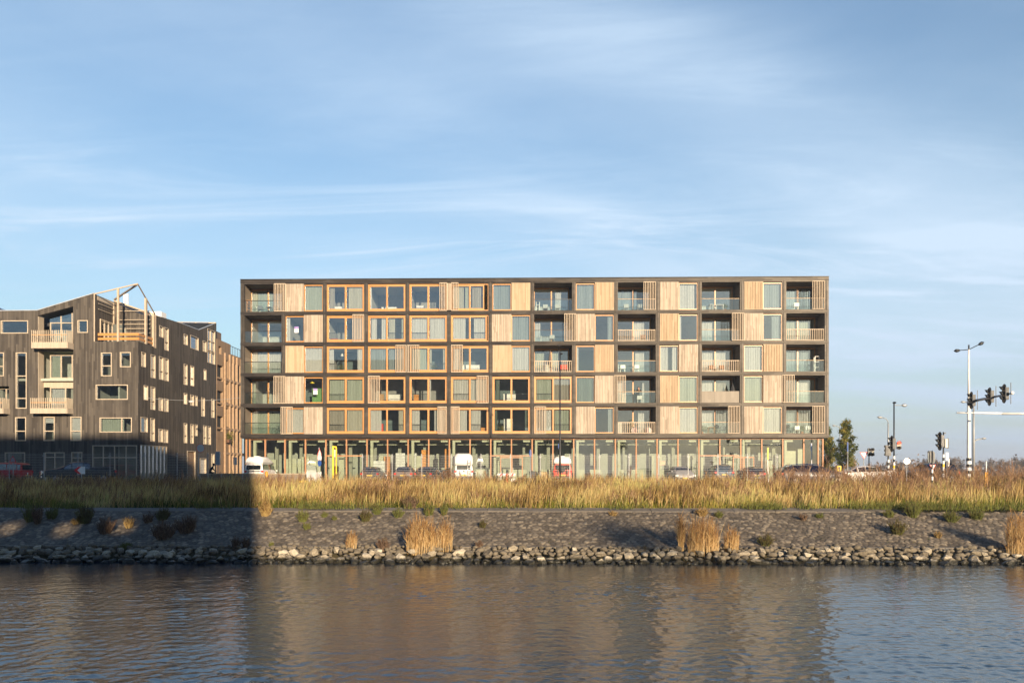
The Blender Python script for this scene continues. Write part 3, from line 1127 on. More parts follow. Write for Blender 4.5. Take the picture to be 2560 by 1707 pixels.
def far_tree(label, px, top, Y, wpx, seed, mat=None):
    r = np.random.default_rng(seed)
    s = Y / F
    H, W = (HY - top) * s + EYE - STREET, wpx * s
    root = thing('bare_tree', label, 'tree', (XY(px, Y), Y, STREET), 0, 'hazy trees on the horizon')
    tr = MB()
    tr.tube([(0, 0, -.1), (.1, 0, H * .35), (0, 0, H * .7)], [H * .03, H * .022, H * .008], 6)
    for k in range(9):
        a, u = k * 2.4, r.uniform(.25, .55)
        tr.tube([(0, 0, H * u), (math.cos(a) * W * .3, math.sin(a) * W * .3, H * (u + .3))], [H * .012, H * .004], 4, caps=False)
    tr.build('trunk', BARK, root)
    P = []
    for k in range(22):
        c = np.array([r.normal(0, .22) * W, r.normal(0, .22) * W, H * np.clip(r.normal(.64, .16), .28, .92)])
        m = 55
        P.append(leafcloud(c + r.normal(0, 1, (m, 3)) * np.array([W, W, H]) * .07, H * .032, r, np.clip(.5 + .2 * r.normal() + r.normal(0, .15, m), 0, 1)))
    v, q, tt = merge(P)
    npmesh('crown', v, q, mat or HAZEL, tt, root)

for i, (lb, px, tp, Y, w) in enumerate([
  ('low orange-brown tree on the horizon behind the round white sign', 2243, 1152, 210, 40),
  ('bare willow-like tree on the horizon left of the grey signal back', 2315, 1146, 330, 26),
  ('second bare tree on the horizon behind the grey signal back', 2334, 1150, 330, 26),
  ('rounded brown tree on the horizon right of the oval signal', 2378, 1143, 320, 36),
  ('rounded brown tree on the horizon left of the big mast', 2398, 1148, 330, 32),
  ('brown tree on the horizon between the big mast and the silver lamp', 2450, 1152, 320, 34),
  ('grey-brown tree on the horizon right of the silver lamp', 2478, 1146, 320, 40),
  ('wide brown tree on the horizon behind the orange marker post', 2508, 1148, 320, 44),
  ('tallest dark tree on the horizon near the right edge', 2541, 1142, 320, 34),
  ('brown tree on the horizon at the very right edge', 2566, 1148, 320, 36),
  ('low brown tree on the horizon behind the give-way sign', 2185, 1160, 350, 44)]):
    far_tree(lb, px, tp, Y, w, 50 + i)
x = np.concatenate([RNG.uniform(XY(2080, 380), XY(2700, 380), 5000)])
n = len(x)
pt = np.stack([x, 380 + RNG.uniform(-5, 5, n), STREET + np.abs(RNG.normal(0, 2.4, n)) * (.9 + .5 * np.sin(x * .11))], 1)
v, q, tt = leafcloud(pt, .8, RNG, RNG.uniform(.2, .8, n))
tag(npmesh('far_wood', v, q, HAZEL, tt), 'low hazy line of far brown trees along the horizon', 'wood', kind='stuff')

# a young street tree on the near bank behind the viewer; its crown throws the dark patch on the slope
pz_ = onY(1572, 1348, 34.6)
tx, tz = pz_.x + .36 * 44.6, pz_.z + .202 * 44.6
ty = thing('young_tree', 'young round-crowned tree on the near bank behind the viewer', 'tree', (tx, -10, 2.1))
MB().tube([(0, 0, 0), (0, 0, tz - 2.6)], [.09, .05], 8).build('trunk', BARK, ty)
pts = RNG.normal(0, 1, (2600, 3)) * np.array([.72, .6, .52]) + np.array([0, 0, tz - 2.1])
v, q, tt = leafcloud(pts, .075, RNG, RNG.uniform(.2, .9, 2600))
npmesh('crown', v, q, LEAF, tt, ty)
# ================================================================ the long apartment block
Y0 = 81.0
X1 = XY(708.4, Y0); X13 = XY(1961, Y0)
BAY = (X13 - X1) / 12
PX = [X1 + BAY * (i - 1) for i in range(15)]          # post centre lines 0..14
PX[0] = XY(605.5, Y0); PX[14] = XY(2067.5, Y0)
LV = [7.42 + 3.2 * k for k in range(6)]                # beam centre heights, bottom to roof
LV[5] = 23.52
DEPTH = 13.0
CHAR = planks('charred_wood', (.016, .013, .012, 1), (.052, .044, .039, 1), w=.13, axis='z', c2=(.235, .205, .165, 1), grad=(-6, 42), rough=.8)
CHARV = planks('charred_wood_upright', (.028, .024, .021, 1), (.10, .086, .072, 1), w=.13, axis='x', c2=(.27, .235, .19, 1), grad=(-8, 42), rough=.8)
LARCH = planks('larch_boards', (.20, .155, .11, 1), (.57, .475, .37, 1), w=.083, axis='x', rough=.7)
LARCH2 = planks('larch_slats', (.34, .245, .15, 1), (.56, .43, .29, 1), w=.12, axis='x', seam=.001, rough=.7)
LARCHP = planks('pale_larch', (.44, .35, .25, 1), (.58, .47, .35, 1), w=.10, axis='x', seam=.001, rough=.7)
t = NT('orange_frame')
g = t.noise(t.mapping(t.coord(), (14, 14, 3)), 1, 4)
ORANGE = t.done(t.bsdf(t.mixc(g, (.40, .18, .05, 1), (.55, .275, .09, 1)), .4, 0))
RUST = planks('red_cedar', (.32, .155, .07, 1), (.46, .24, .12, 1), w=.2, axis='x', seam=.001, rough=.5)
GLASS = glass('window_glass', refl=.19)
GLASS2 = glass('shop_glass', (.86, .92, .88), refl=.17)
RAILG = glass('balustrade_glass', (.84, .92, .90), refl=.10)
DARKM = paint('dark_steel', (.03, .03, .032), .4, .6)
WHITEW = paint('room_white', (.48, .47, .43), .8)
GREYW = paint('room_grey', (.24, .24, .225), .8)
ROOFM = paint('roof_felt', (.035, .037, .04), .7)
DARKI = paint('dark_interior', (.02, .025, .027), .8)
ROOMW = [WHITEW, paint('room_teal', (.10, .14, .14), .8), paint('room_green', (.14, .2, .13), .8), GREYW]
CUR = {'w': cloth('curtain_white', (.68, .67, .64, 1)), 'c': cloth('curtain_cream', (.56, .54, .45, 1)), 'g': cloth('curtain_sage', (.46, .50, .41, 1)),
       'b': cloth('curtain_bluegrey', (.34, .39, .40, 1)), 'd': cloth('curtain_dark_green', (.14, .17, .14, 1), .15), 't': cloth('curtain_taupe', (.42, .39, .33, 1))}

block = thing('apartment_block', 'long six-storey apartment block with a charred timber grid of balconies, orange-framed windows and larch panels', 'building')

# shell: slabs, party walls, back wall, roof
sh_ = MB()
sh_.box(PX[0] - .10, PX[14] + .10, Y0 + 13, Y0 + 13.2, STREET, LV[5])
sh_.build('back_wall', GREYW, block)
mb = MB()
for i in range(15):
    mb.box(PX[i] - .12, PX[i] + .12, Y0 + .30, Y0 + 6.0, LV[0], LV[5] - .1)
mb.build('party_wall', WHITEW, block)
mb = MB()
mb.box(PX[0] + .12, PX[14] - .12, Y0 + 6.0, Y0 + 6.15, LV[0], LV[5] - .1)
mb.build('corridor_wall', WHITEW, block)
mb = MB()
for k in range(0, 6):
    mb.box(PX[0] + .2, PX[14] - .2, Y0 + .32, Y0 + 12.9, LV[k] - .14, LV[k] + .10)
mb.build('floor_slab', WHITEW, block)
mb = MB()
mb.box(PX[0] - .17, PX[0] + .1, Y0 + .32, Y0 + 13, LV[0] - .2, LV[5] + .22)
mb.build('end_wall', CHARV, block)
mb = MB()
mb.box(PX[14] - .1, PX[14] + .17, Y0 + .32, Y0 + 13, LV[0] - .2, LV[5] + .22)
mb.build('end_wall', CHARV, block)
rf = MB().box(PX[0] + .0, PX[14] - .1, Y0 + .45, Y0 + 13.1, LV[5] + .1, LV[5] + .36).build('roof', ROOFM, block)
for px in (814, 1134, 1148, 1248, 1464, 928, 945, 1668, 1856):
    c = (XY(px, Y0 + 2), Y0 + 1.6, LV[5] + .38)
    MB().ball(c, .22, 10, 6, .75).cyl((c[0], c[1], c[2] - .05), (c[0], c[1], c[2] + .05), .24).build('roof_vent', DARKM, rf, smooth=False)
for px in (692, 898, 1104, 1311, 1416, 1626, 1835):
    xx = XY(px, Y0)
    MB().box(xx - .16, xx + .16, Y0 + .44, Y0 + .52, LV[5] + .27, LV[5] + .33).build('roof_outlet', paint('zinc', (.5, .53, .56), .35, .6), rf)

# beams: boards with a projecting middle strip
for k in range(6):
    h = .20 if k < 5 else .24
    if k == 0:
        h = .22
    mb = MB()
    mb.box(PX[0] - .20, PX[14] + .20, Y0 + .03, Y0 + .34, LV[k] - h, LV[k] + h)
    mb.box(PX[0] - .20, PX[14] + .20, Y0 - .02, Y0 + .03, LV[k] - h * .35, LV[k] + h * .42)
    if k == 5:
        mb.box(PX[0] - .22, PX[14] + .22, Y0 - .06, Y0 + .4, LV[k] + h, LV[k] + h + .05)
    mb.build('beam', CHAR, block)
# posts between the beams, three boards each
for i in range(15):
    mb = MB()
    for k in range(5):
        a, b = LV[k] + (.20 if k else .22), LV[k + 1] - (.20 if k < 4 else .24)
        dx = RNG.uniform(-.006, .006)
        mb.box(PX[i] - .20 + dx, PX[i] + .20 + dx, Y0 + .035, Y0 + .335, a + .003, b - .003)
        mb.box(PX[i] - .065, PX[i] + .065, Y0 - .045, Y0 + .035, a - .10, b + .10)
    mb.build('post', CHARV, block)

def opening(r, c):
    """row 1 = top, column 1..14 -> clear opening x0,x1,z0,z1"""
    k = 5 - r
    return PX[c - 1] + .20, PX[c] - .20, LV[k] + (.20 if k else .22), LV[k + 1] - (.20 if k < 4 else .24)

def curtain(x0, x1, y, z0, z1, key, parent, fold=.085, amp=.035):
    if x1 - x0 < .05:
        return
    n = max(8, int((x1 - x0) / fold * 6))
    v, q = [], []
    ph = RNG.uniform(0, 6)
    for i in range(n + 1):
        u = i / n
        x = x0 + (x1 - x0) * u
        off = amp * math.sin(2 * math.pi * (x / fold) * .5 + ph + .8 * math.sin(x * 3.1)) * (1 + .4 * math.sin(x * 7 + ph))
        v += [(x + .012 * math.sin(x * 23), y + off * 1.25, z0), (x, y + off * .7, z1)]
    for i in range(n):
        q.append((2 * i, 2 * i + 2, 2 * i + 3, 2 * i + 1))
    o = MB().add(v, q).build('curtain', CUR[key], parent)
    o.data.polygons.foreach_set('use_smooth', [True] * len(o.data.polygons))
    return o

def rail_bars(x0, x1, y, z0, ztop, mat, parent, name='safety_rail'):
    mb = MB()
    mb.box(x0, x1, y - .02, y + .02, ztop - .045, ztop)
    x = x0 + .06
    while x < x1:
        mb.box(x - .006, x + .006, y - .006, y + .006, z0, ztop - .045)
        x += .115
    mb.build(name, mat, parent)

def pane(x0, x1, y, z0, z1, parent, mat=None, name='pane'):
    return MB().add([(x0, y, z0), (x1, y, z0), (x1, y, z1), (x0, y, z1)], [(0, 1, 2, 3)]).build(name, mat or GLASS, parent)

def frame_mb(x0, x1, y0, y1, z0, z1, side, top, bot):
    mb = MB()
    mb.box(x0, x0 + side, y0, y1, z0, z1)
    mb.box(x1 - side, x1, y0, y1, z0, z1)
    mb.box(x0 + side, x1 - side, y0, y1, z1 - top, z1)
    mb.box(x0 + side, x1 - side, y0, y1, z0, z0 + bot)
    return mb

def win_full(r, c, cur=(), rail=None, openr=0.0):
    """orange window across a whole bay with two sashes; curtains as (x0,x1,key) in fractions"""
    x0, x1, z0, z1 = opening(r, c)
    y = Y0 + .16
    W = x1 - x0
    fm = frame_mb(x0, x1, y, y + .16, z0 + .02, z1 - .05, .09, .09, .10)
    f = fm.build('window', ORANGE, block)
    xm = (x0 + x1) / 2
    for s_, (a, b) in enumerate(((x0 + .09, xm + .03), (xm - .03, x1 - .09 - openr))):
        ya = y + .02 + (.06 if s_ == (c % 2) else 0)
        sm = frame_mb(a, b, ya, ya + .055, z0 + .12, z1 - .14, .12, .13, .17)
        sm.build('sash', ORANGE, f)
        pane(a + .11, b - .11, ya + .03, z0 + .26, z1 - .26, f)
    for (a, b, k) in cur:
        curtain(x0 + W * a, x0 + W * b, y + .36, z0 + .10, z1 - .12, k, f)
    if rail is not None:
        a, b = (x0 + .2, xm - .07) if rail == 0 else (xm + .07, x1 - .2)
        rail_bars(a, b, y + .20, z0 + .25, z0 + 1.0, DARKM, f)
    return f

def win_half(r, c, side, cur=()):
    x0, x1, z0, z1 = opening(r, c)
    xm = (x0 + x1) / 2
    a, b = (x0, xm + .0) if side == 'L' else (xm - .0, x1)
    y = Y0 + .15
    f = frame_mb(a, b, y, y + .14, z0 + .03, z1 - .07, .085, .10, .11).build('window', ORANGE, block)
    pane(a + .085, b - .085, y + .06, z0 + .14, z1 - .17, f)
    for (p, q_, k) in cur:
        curtain(a + .06 + (b - a - .12) * p, a + .06 + (b - a - .12) * q_, y + .30, z0 + .10, z1 - .12, k, f)
    return f

def panel(r, c, side, kind, parent=None):
    x0, x1, z0, z1 = opening(r, c)
    xm = (x0 + x1) / 2
    a, b = (x0, xm) if side == 'L' else (xm, x1)
    ext = .05
    if kind == 'P':
        a2 = a - (ext if side == 'L' and r % 2 == 0 else 0)
        return MB().box(a2, b, Y0 - .03, Y0 + .10, z0 - .02, z1 + .01).build('wall_panel', LARCH, block)
    mb = MB()
    mb.box(a + .01, b - .01, Y0 + .03, Y0 + .07, z0, z1)
    n = 12
    w = (b - a) / n
    for i in range(n):
        mb.box(a + w * i + w * .22, a + w * i + w * .78, Y0 - .04, Y0 + .03, z0 + .06, z1 - .06)
    mb.box(a, b, Y0 - .035, Y0 + .035, z1 - .06, z1)
    mb.box(a, b, Y0 - .035, Y0 + .035, z0, z0 + .06)
    return mb.build('slatted_panel', LARCH2, block)

def shutter(r, pxa, pxb):
    _, _, z0, z1 = opening(r, 3)
    a, b = XY(pxa, Y0 - .12), XY(pxb, Y0 - .12)
    y0 = Y0 - .15
    mb = MB()
    mb.box(a, b, y0, y0 + .05, z1 - .02, z1 + .04)
    mb.box(a, b, y0, y0 + .05, z0 - .02, z0 + .04)
    n = 7
    w = (b - a - .05) / n
    for i in range(n + 1):
        mb.box(a + w * i, a + w * i + .052, y0 - .012, y0 + .055, z0 + .04, z1 - .02)
    return mb.build('sliding_shutter', LARCHP, block)

LOG = {}
def loggia(r, c, rail='g', cur=(), railmat=None):
    x0, x1, z0, z1 = opening(r, c)
    yb = Y0 + 2.1
    mb = MB()
    mb.box(x0 - .08, x0 - .001, Y0 + .34, yb, z0 - .1, z1 + .1)
    mb.build('loggia_side', LARCH if r % 2 else CHARV, block)
    MB().box(x1 + .001, x1 + .08, Y0 + .34, yb, z0 - .1, z1 + .1).build('loggia_side', CHARV, block)
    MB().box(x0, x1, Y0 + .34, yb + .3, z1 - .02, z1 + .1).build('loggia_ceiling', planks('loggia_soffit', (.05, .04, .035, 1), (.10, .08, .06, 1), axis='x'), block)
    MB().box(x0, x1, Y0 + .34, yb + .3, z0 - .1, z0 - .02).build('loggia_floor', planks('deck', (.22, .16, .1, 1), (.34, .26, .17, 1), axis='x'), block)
    # glazed back: frame, two doors
    a, b = x0 - .05, x1 - .22
    xm = (a + b) / 2 + .02
    f = frame_mb(a, b, yb, yb + .12, z0, z1 - .02, .12, .20, .12).build('window', ORANGE, block)
    MB().box(b, x1 + .02, yb, yb + .12, z0, z1).build('wall', CHARV, block)
    MB().box(xm - .065, xm + .065, yb - .02, yb + .1, z0 + .12, z1 - .22).build('mullion', ORANGE, f)
    pane(a + .12, xm - .065, yb + .05, z0 + .12, z1 - .22, f)
    pane(xm + .065, b - .12, yb + .05, z0 + .12, z1 - .22, f)
    for (p, q_, k) in cur:
        curtain(a + (b - a) * p, a + (b - a) * q_, yb + .34, z0 + .05, z1 - .2, k, f)
    # balustrade
    zt = z0 + 1.18
    yr = Y0 + .20
    lab = None
    if rail == 'g':
        m_ = DARKM if c < 9 else LARCH2
        top = MB().box(x0 + .003, x1 - .003, yr - .03, yr + .03, zt - .035, zt + .02).build('balustrade', m_, block)
        w = (x1 - x0) / 3
        for i in range(3):
            pane(x0 + w * i + .012, x0 + w * (i + 1) - .012, yr, z0 + .03, zt - .035, top, RAILG, 'glass_panel')
    elif rail == 'w':
        mb = MB()
        mb.box(x0 + .003, x1 - .003, yr - .035, yr + .035, zt - .05, zt + .02)
        mb.box(x0 + .003, x1 - .003, yr - .03, yr + .03, z0 + .04, z0 + .10)
        n = 21
        for i in range(n):
            xx = x0 + .08 + (x1 - x0 - .16) * i / (n - 1)
            mb.box(xx - .024, xx + .024, yr - .02, yr + .02, z0 + .10, zt - .05)
        mb.build('balustrade', LARCHP, block)
    else:
        mb = MB()
        w = (x1 - x0) / 3
        for i in range(3):
            mb.box(x0 + w * i + .006, x0 + w * (i + 1) - .006, yr - .02, yr + .02, z0 + .02, zt - .02)
        mb.box(x0 + .003, x1 - .003, yr - .035, yr + .035, zt - .02, zt + .02)
        mb.build('balustrade', planks('grey_board', (.24, .21, .17, 1), (.32, .28, .23, 1), w=.3, axis='x', seam=.001), block)
    LOG[(r, c)] = (x0, x1, Y0 + .36, yb, z0 - .02)

FULL = {
 (1, 3): dict(cur=[(.06, .19, 't'), (.56, .96, 'c')]), (1, 4): dict(cur=[(.05, .08, 'w')]), (1, 5): dict(rail=0), (1, 6): dict(cur=[(.05, .33, 'c'), (.37, .46, 'g'), (.55, .80, 't')], openr=.38),
 (2, 3): dict(cur=[(.66, .96, 'w')], rail=0), (2, 4): dict(cur=[(.07, .22, 'w'), (.34, .47, 'w'), (.53, .70, 'c'), (.88, .95, 'g')], rail=1), (2, 5): dict(cur=[(.05, .47, 'w'), (.54, .95, 'w')], rail=0), (2, 6): dict(cur=[(.05, .38, 'w'), (.60, .94, 'w')], rail=1, openr=.12),
 (3, 3): dict(cur=[(.05, .16, 'w'), (.80, .95, 'w')], rail=0), (3, 4): dict(cur=[(.06, .47, 'b'), (.53, .95, 'b')]), (3, 5): dict(cur=[(.04, .44, 'g'), (.53, .58, 'c'), (.88, .95, 'c')], rail=1), (3, 6): dict(cur=[(.08, .20, 'w')], rail=1),
 (4, 3): dict(cur=[(.05, .48, 'g'), (.52, .95, 'g')], rail=0), (4, 4): dict(rail=1), (4, 5): dict(cur=[(.52, .56, 'w')], rail=0), (4, 6): dict(cur=[(.06, .48, 'w'), (.52, .95, 'w')], rail=0), (4, 7): dict(cur=[(.08, .18, 'd')], rail=1), (4, 8): dict(cur=[(.05, .48, 'g'), (.52, .95, 't')], rail=0),
 (5, 3): dict(cur=[(.05, .48, 't'), (.52, .95, 'c')], rail=0), (5, 4): dict(cur=[(.05, .34, 'w'), (.80, .95, 'c')], rail=1), (5, 5): dict(cur=[(.05, .26, 'w'), (.65, .95, 'w')], rail=0), (5, 6): dict(cur=[(.05, .42, 'w'), (.53, .79, 'w')], rail=1), (5, 7): dict(cur=[(.04, .12, 'd'), (.86, .95, 'd')], rail=1), (5, 8): dict(cur=[(.05, .46, 'w'), (.54, .95, 'g')], rail=1),
}
for (r_, c_), kw in FULL.items():
    win_full(r_, c_, **kw)
HALF = [  # row, col, window side, curtains, panel kind
 (1, 2, 'R', [(0, 1, 'g')], 'P'), (1, 7, 'L', [(0, 1, 'b')], 'S'), (1, 9, 'L', [(0, 1, 'b')], 'S'), (1, 11, 'R', [(0, .88, 'w')], 'P'), (1, 13, 'R', [(0, 1, 'b')], 'S'),
 (2, 2, 'L', [(0, .18, 'w')], 'P'), (2, 7, 'R', [(0, 1, 'b')], 'P'), (2, 9, 'R', [(.7, 1, 'b')], 'P'), (2, 11, 'R', [(0, .14, 'w')], 'S'), (2, 13, 'R', [(.5, 1, 'b')], 'P'),
 (3, 2, 'R', [(0, 1, 'w')], 'S'), (3, 7, 'R', [(0, 1, 'w')], 'S'), (3, 9, 'L', [(0, .12, 'w')], 'S'), (3, 11, 'L', [(0, .46, 'w'), (.7, 1, 'w')], 'P'), (3, 13, 'L', [(0, 1, 'w')], 'S'),
 (4, 2, 'R', [], 'P'), (4, 9, 'L', [(0, 1, 'd')], 'P'), (4, 11, 'R', [(0, 1, 'g')], 'S'), (4, 13, 'L', [(0, 1, 'g')], 'P'),
 (5, 2, 'L', [(0, 1, 'w')], 'P'), (5, 9, 'R', [(.72, 1, 'b')], 'P'), (5, 11, 'R', [(0, 1, 'w')], 'P'), (5, 13, 'R', [(0, 1, 'w')], 'P')]
for r_, c_, sd, cu, kd in HALF:
    win_half(r_, c_, sd, cu)
    panel(r_, c_, 'L' if sd == 'R' else 'R', kd)
LOGS = {(1, 1): ('g', [(.02, .95, 'g')]), (2, 1): ('g', []), (3, 1): ('g', [(.02, .97, 'w')]), (4, 1): ('g', [(.04, .12, 'g')]), (5, 1): ('g', [(.03, .95, 'g')]),
 (1, 8): ('g', [(.62, .78, 'w')]), (2, 8): ('g', [(.05, .2, 'w')]), (3, 8): ('w', [(.05, .3, 'g'), (.5, .7, 'g')]),
 (1, 10): ('g', [(0, .62, 'b')]), (2, 10): ('w', [(.0, .08, 'w'), (.52, .84, 'w')]), (3, 10): ('g', [(.58, .86, 'w')]), (4, 10): ('g', [(.0, .22, 'w'), (.78, .84, 'w')]), (5, 10): ('w', [(.66, .86, 'w')]),
 (1, 12): ('g', [(0, .14, 'w')]), (2, 12): ('g', [(0, .45, 'w')]), (3, 12): ('w', [(0, .47, 'w'), (.5, .82, 'w')]), (4, 12): ('s', [(0, .47, 'w'), (.5, .95, 't')]), (5, 12): ('g', [(0, .47, 'w'), (.5, .9, 'w')]),
 (1, 14): ('g', [(0, .47, 'b'), (.6, .95, 'b')]), (2, 14): ('w', [(0, .95, 'g')]), (3, 14): ('g', [(0, .95, 'b')]), (4, 14): ('g', [(.5, .95, 'w')]), (5, 14): ('g', [(0, .47, 'b'), (.52, .95, 'w')])}
for (r_, c_), (rl, cu) in LOGS.items():
    loggia(r_, c_, rl, cu)
SHUT = [(1, 685, 713.5), (1, 1099, 1128), (1, 1117.5, 1146), (1, 1609, 1639), (1, 2031, 2061), (2, 881.5, 910), (2, 1411, 1440), (2, 1830, 1860),
        (3, 989, 1018), (3, 1016, 1048), (3, 1128, 1157), (4, 684, 713), (4, 920, 949.5), (4, 1192, 1221), (4, 1535, 1564), (4, 1956, 1986),
        (5, 702, 731.5), (5, 1094, 1117), (5, 1127, 1149), (5, 1336, 1365), (5, 1820, 1849), (5, 2031, 2061)]
for s_ in SHUT:
    shutter(*s_)

# dark feature walls inside some flats
for r_, c_, k in [(3, 3, 1), (3, 5, 1), (3, 6, 1), (4, 2, 1), (4, 7, 1), (5, 7, 1), (3, 9, 2), (4, 4, 3), (4, 5, 3), (5, 4, 1), (5, 5, 1), (5, 6, 1), (5, 9, 1), (1, 5, 3), (2, 3, 3), (1, 3, 3)]:
    x0, x1, z0, z1 = opening(r_, c_)
    MB().box(x0 + .1, x1 - .1, Y0 + 4.2, Y0 + 4.3, z0 - .05, z1).build('room_wall', ROOMW[k], block)

# ---------------------------------------------------------------- ground floor
GX0, GX1 = XY(611, Y0), XY(2062, Y0)
yg = Y0 + .55
zt = LV[0] - .24
zb = STREET
mb = MB().box(GX0, GX1, yg + .02, yg + .12, zt - .12, zt)
mb.box(GX0, GX1, yg + .02, yg + .12, zb, zb + .12)
mb.build('shopfront_rail', RUST, block)
MB().box(PX[0] - .15, PX[14] + .15, Y0 + .36, Y0 + 12.9, zt, zt + .12).build('soffit', ROOFM, block)
mull = [GX0, XY(620, Y0), XY(658.7, Y0)]
mpx = [710.3 + 0.5 * 103.6 * 0 ]
half = BAY / 2
xx = PX[1]
mull.append(xx)
while xx + half < GX1 - 1.5:
    xx += half
    mull.append(xx)
mull += [XY(2050, Y0), GX1]
for x in mull:
    MB().box(x - .065, x + .065, yg - .06, yg + .16, zb, zt).build('mullion', RUST, block)
for a, b in zip(mull[:-1], mull[1:]):
    pane(a + .09, b - .09, yg + .07, zb + .12, zt - .12, block, GLASS2, 'shop_window')
PALE = paint('pale_sage_concrete', (.50, .50, .37), .85)
for i in range(0, 14):
    x = PX[i] + .42 if i else GX0 + .75
    MB().box(x - .13, x + .13, yg + .35, yg + .75, zb, zt).build('column', PALE, block)
    MB().box(x + .13, x + .75, yg + .35, yg + .7, zt - .38, zt).build('beam_stub', PALE, block)
    MB().box(PX[i + 1] - .95, PX[i + 1] - .2, yg + .35, yg + .7, zt - .38, zt).build('beam_stub', PALE, block)
MB().box(GX0, GX1, yg + .34, yg + .36, zt - .14, zt).build('ceiling_edge', PALE, block)
MB().box(GX0 + .02, GX0 + .14, yg + .2, yg + 6.2, zb, zt).build('shop_end_wall', paint('shop_end', (.10, .09, .08), .8), block)
MB().box(GX1 - .16, GX1 - .04, yg + 1.2, yg + 6.2, zb, zt).build('shop_end_wall', PALE, block)
MB().box(GX0, GX1, yg + 6.2, yg + 6.3, zb, zt).build('rear_wall', paint('shop_back', (.36, .37, .31), .8), block)
MB().box(GX0, GX1, yg + .2, yg + 6.2, zb - .02, zb + .02).build('shop_floor', GREYW, block)
MB().box(GX0, GX1, yg + .8, yg + 6.2, zt - .06, zt - .01).build('shop_ceiling', paint('shop_ceiling', (.45, .45, .38), .8), block)
MB().cyl((GX0 + 5, yg + 2.2, zt - .55), (GX1 - 4, yg + 2.2, zt - .55), .09, n=8).build('duct', PALE, block)
for i, x in enumerate(np.arange(GX0 + 2, GX1 - 2, 2.7)):
    MB().box(x, x + .35, yg + 3.2, yg + 3.5, zb, zt).build('inner_column', paint('inner_col', (.30, .30, .24), .8), block)
# low walls and lit partitions behind the glass
rr = np.random.default_rng(9)
for a, b, h, c in [(640, 655, 2.5, 'p'), (674, 691, 2.3, 'p'), (714, 741, 2.4, 'p'), (744, 752, 2.4, 'p'), (754, 772, 2.6, 'p'), (776, 800, 2.2, 'p'), (846, 860, 2.6, 'p'),
                   (946, 958, 2.7, 'p'), (1042, 1054, 2.7, 'p'), (1235, 1248, 2.7, 'p'), (1337, 1345, 2.7, 'p'), (1436, 1442, 2.7, 'p'), (1527, 1533, 2.7, 'p'), (1624, 1636, 2.7, 'p'),
                   (1722, 1734, 2.7, 'p'), (1820, 1831, 2.7, 'p'), (1860, 1880, 1.6, 'p'), (1918, 1932, 2.2, 'p'), (1966, 1990, 3.2, 'p'), (1995, 2008, 3.4, 'p'), (1190, 1226, 1.3, 'p'), (1258, 1318, 1.25, 'p'),
                   (1350, 1376, 1.25, 'p'), (1444, 1462, 1.25, 'p'), (1474, 1504, 1.25, 'p'), (1545, 1560, 1.25, 'p'), (1573, 1610, 1.25, 'p'), (1650, 1660, 1.25, 'p'), (1675, 1700, 1.25, 'p'), (1104, 1118, 1.4, 'p')]:
    xa, xb = XY(a, yg + 1.2), XY(b, yg + 1.2)
    MB().box(xa, xb, yg + 1.1 + rr.uniform(-.2, .3), yg + 1.5, zb + .02, zb + h).build('partition', PALE, block)
# double entrance doors
for a, b in ((1250, 1307), (1835, 1889)):
    xa, xb = XY(a, Y0), XY(b, Y0)
    d = frame_mb(xa, xb, yg - .09, yg - .03, zb, zb + 2.55, .1, .1, .06).build('door', RUST, block)
    xm = (xa + xb) / 2
    MB().box(xm - .11, xm + .11, yg - .10, yg - .02, zb + .06, zb + 2.45).build('stile', RUST, d)
    MB().box(xm + .15, xm + .18, yg - .16, yg - .12, zb + .9, zb + 1.4).build('handle', paint('steel', (.5, .5, .5), .3, .9), d)
for a, b in ((812, 905), (1227, 1325), (1752, 1850)):
    MB().box(XY(a, Y0), XY(b, Y0), yg - .07, yg - .01, zb + 2.62, zb + 2.74).build('transom', RUST, block)
# ================================================================ the dark timber building at the left and its neighbour
YL = 77.0
SX = XY(346, YL)
WOOD = planks('dark_cladding', (.032, .027, .023, 1), (.135, .116, .095, 1), w=.16, axis='xy', rough=.8, seam=.08, vary=1.1)
CREAM = planks('cream_timber', (.40, .33, .25, 1), (.52, .44, .34, 1), w=.1, axis='xy', seam=.03, rough=.6)
CREAMF = paint('cream_frame', (.46, .38, .28), .5)
TANW = planks('tan_cladding', (.20, .13, .08, 1), (.36, .25, .155, 1), w=.15, axis='xy', rough=.75)
TANP = paint('tan_post', (.34, .23, .14), .7, var=.2)
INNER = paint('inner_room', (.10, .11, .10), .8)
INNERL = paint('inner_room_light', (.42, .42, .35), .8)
LGLASS = glass('left_glass', (.85, .92, .93), refl=.22)

def wall(segs, holes, mk):
    """segs: (u0,u1,zbot,ztop0,ztop1); holes: (u0,u1,zb0,zt0,zt1); mk(u0,u1,zb0,zb1,zt0,zt1)"""
    for (a, b, zb_, t0, t1) in segs:
        cuts = sorted({a, b} | {u for h_ in holes for u in h_[:2] if a < u < b})
        for u0, u1 in zip(cuts[:-1], cuts[1:]):
            top = lambda u: t0 + (t1 - t0) * (u - a) / (b - a)
            hs = sorted([h_ for h_ in holes if h_[0] <= u0 + 1e-6 and h_[1] >= u1 - 1e-6], key=lambda h_: h_[2])
            z0, z1 = zb_, zb_
            for h_ in hs:
                mk(u0, u1, z0, z1, h_[2], h_[2])
                ht = lambda u: h_[3] + (h_[4] - h_[3]) * (u - h_[0]) / (h_[1] - h_[0])
                z0, z1 = ht(u0), ht(u1)
            mk(u0, u1, z0, z1, top(u0), top(u1))

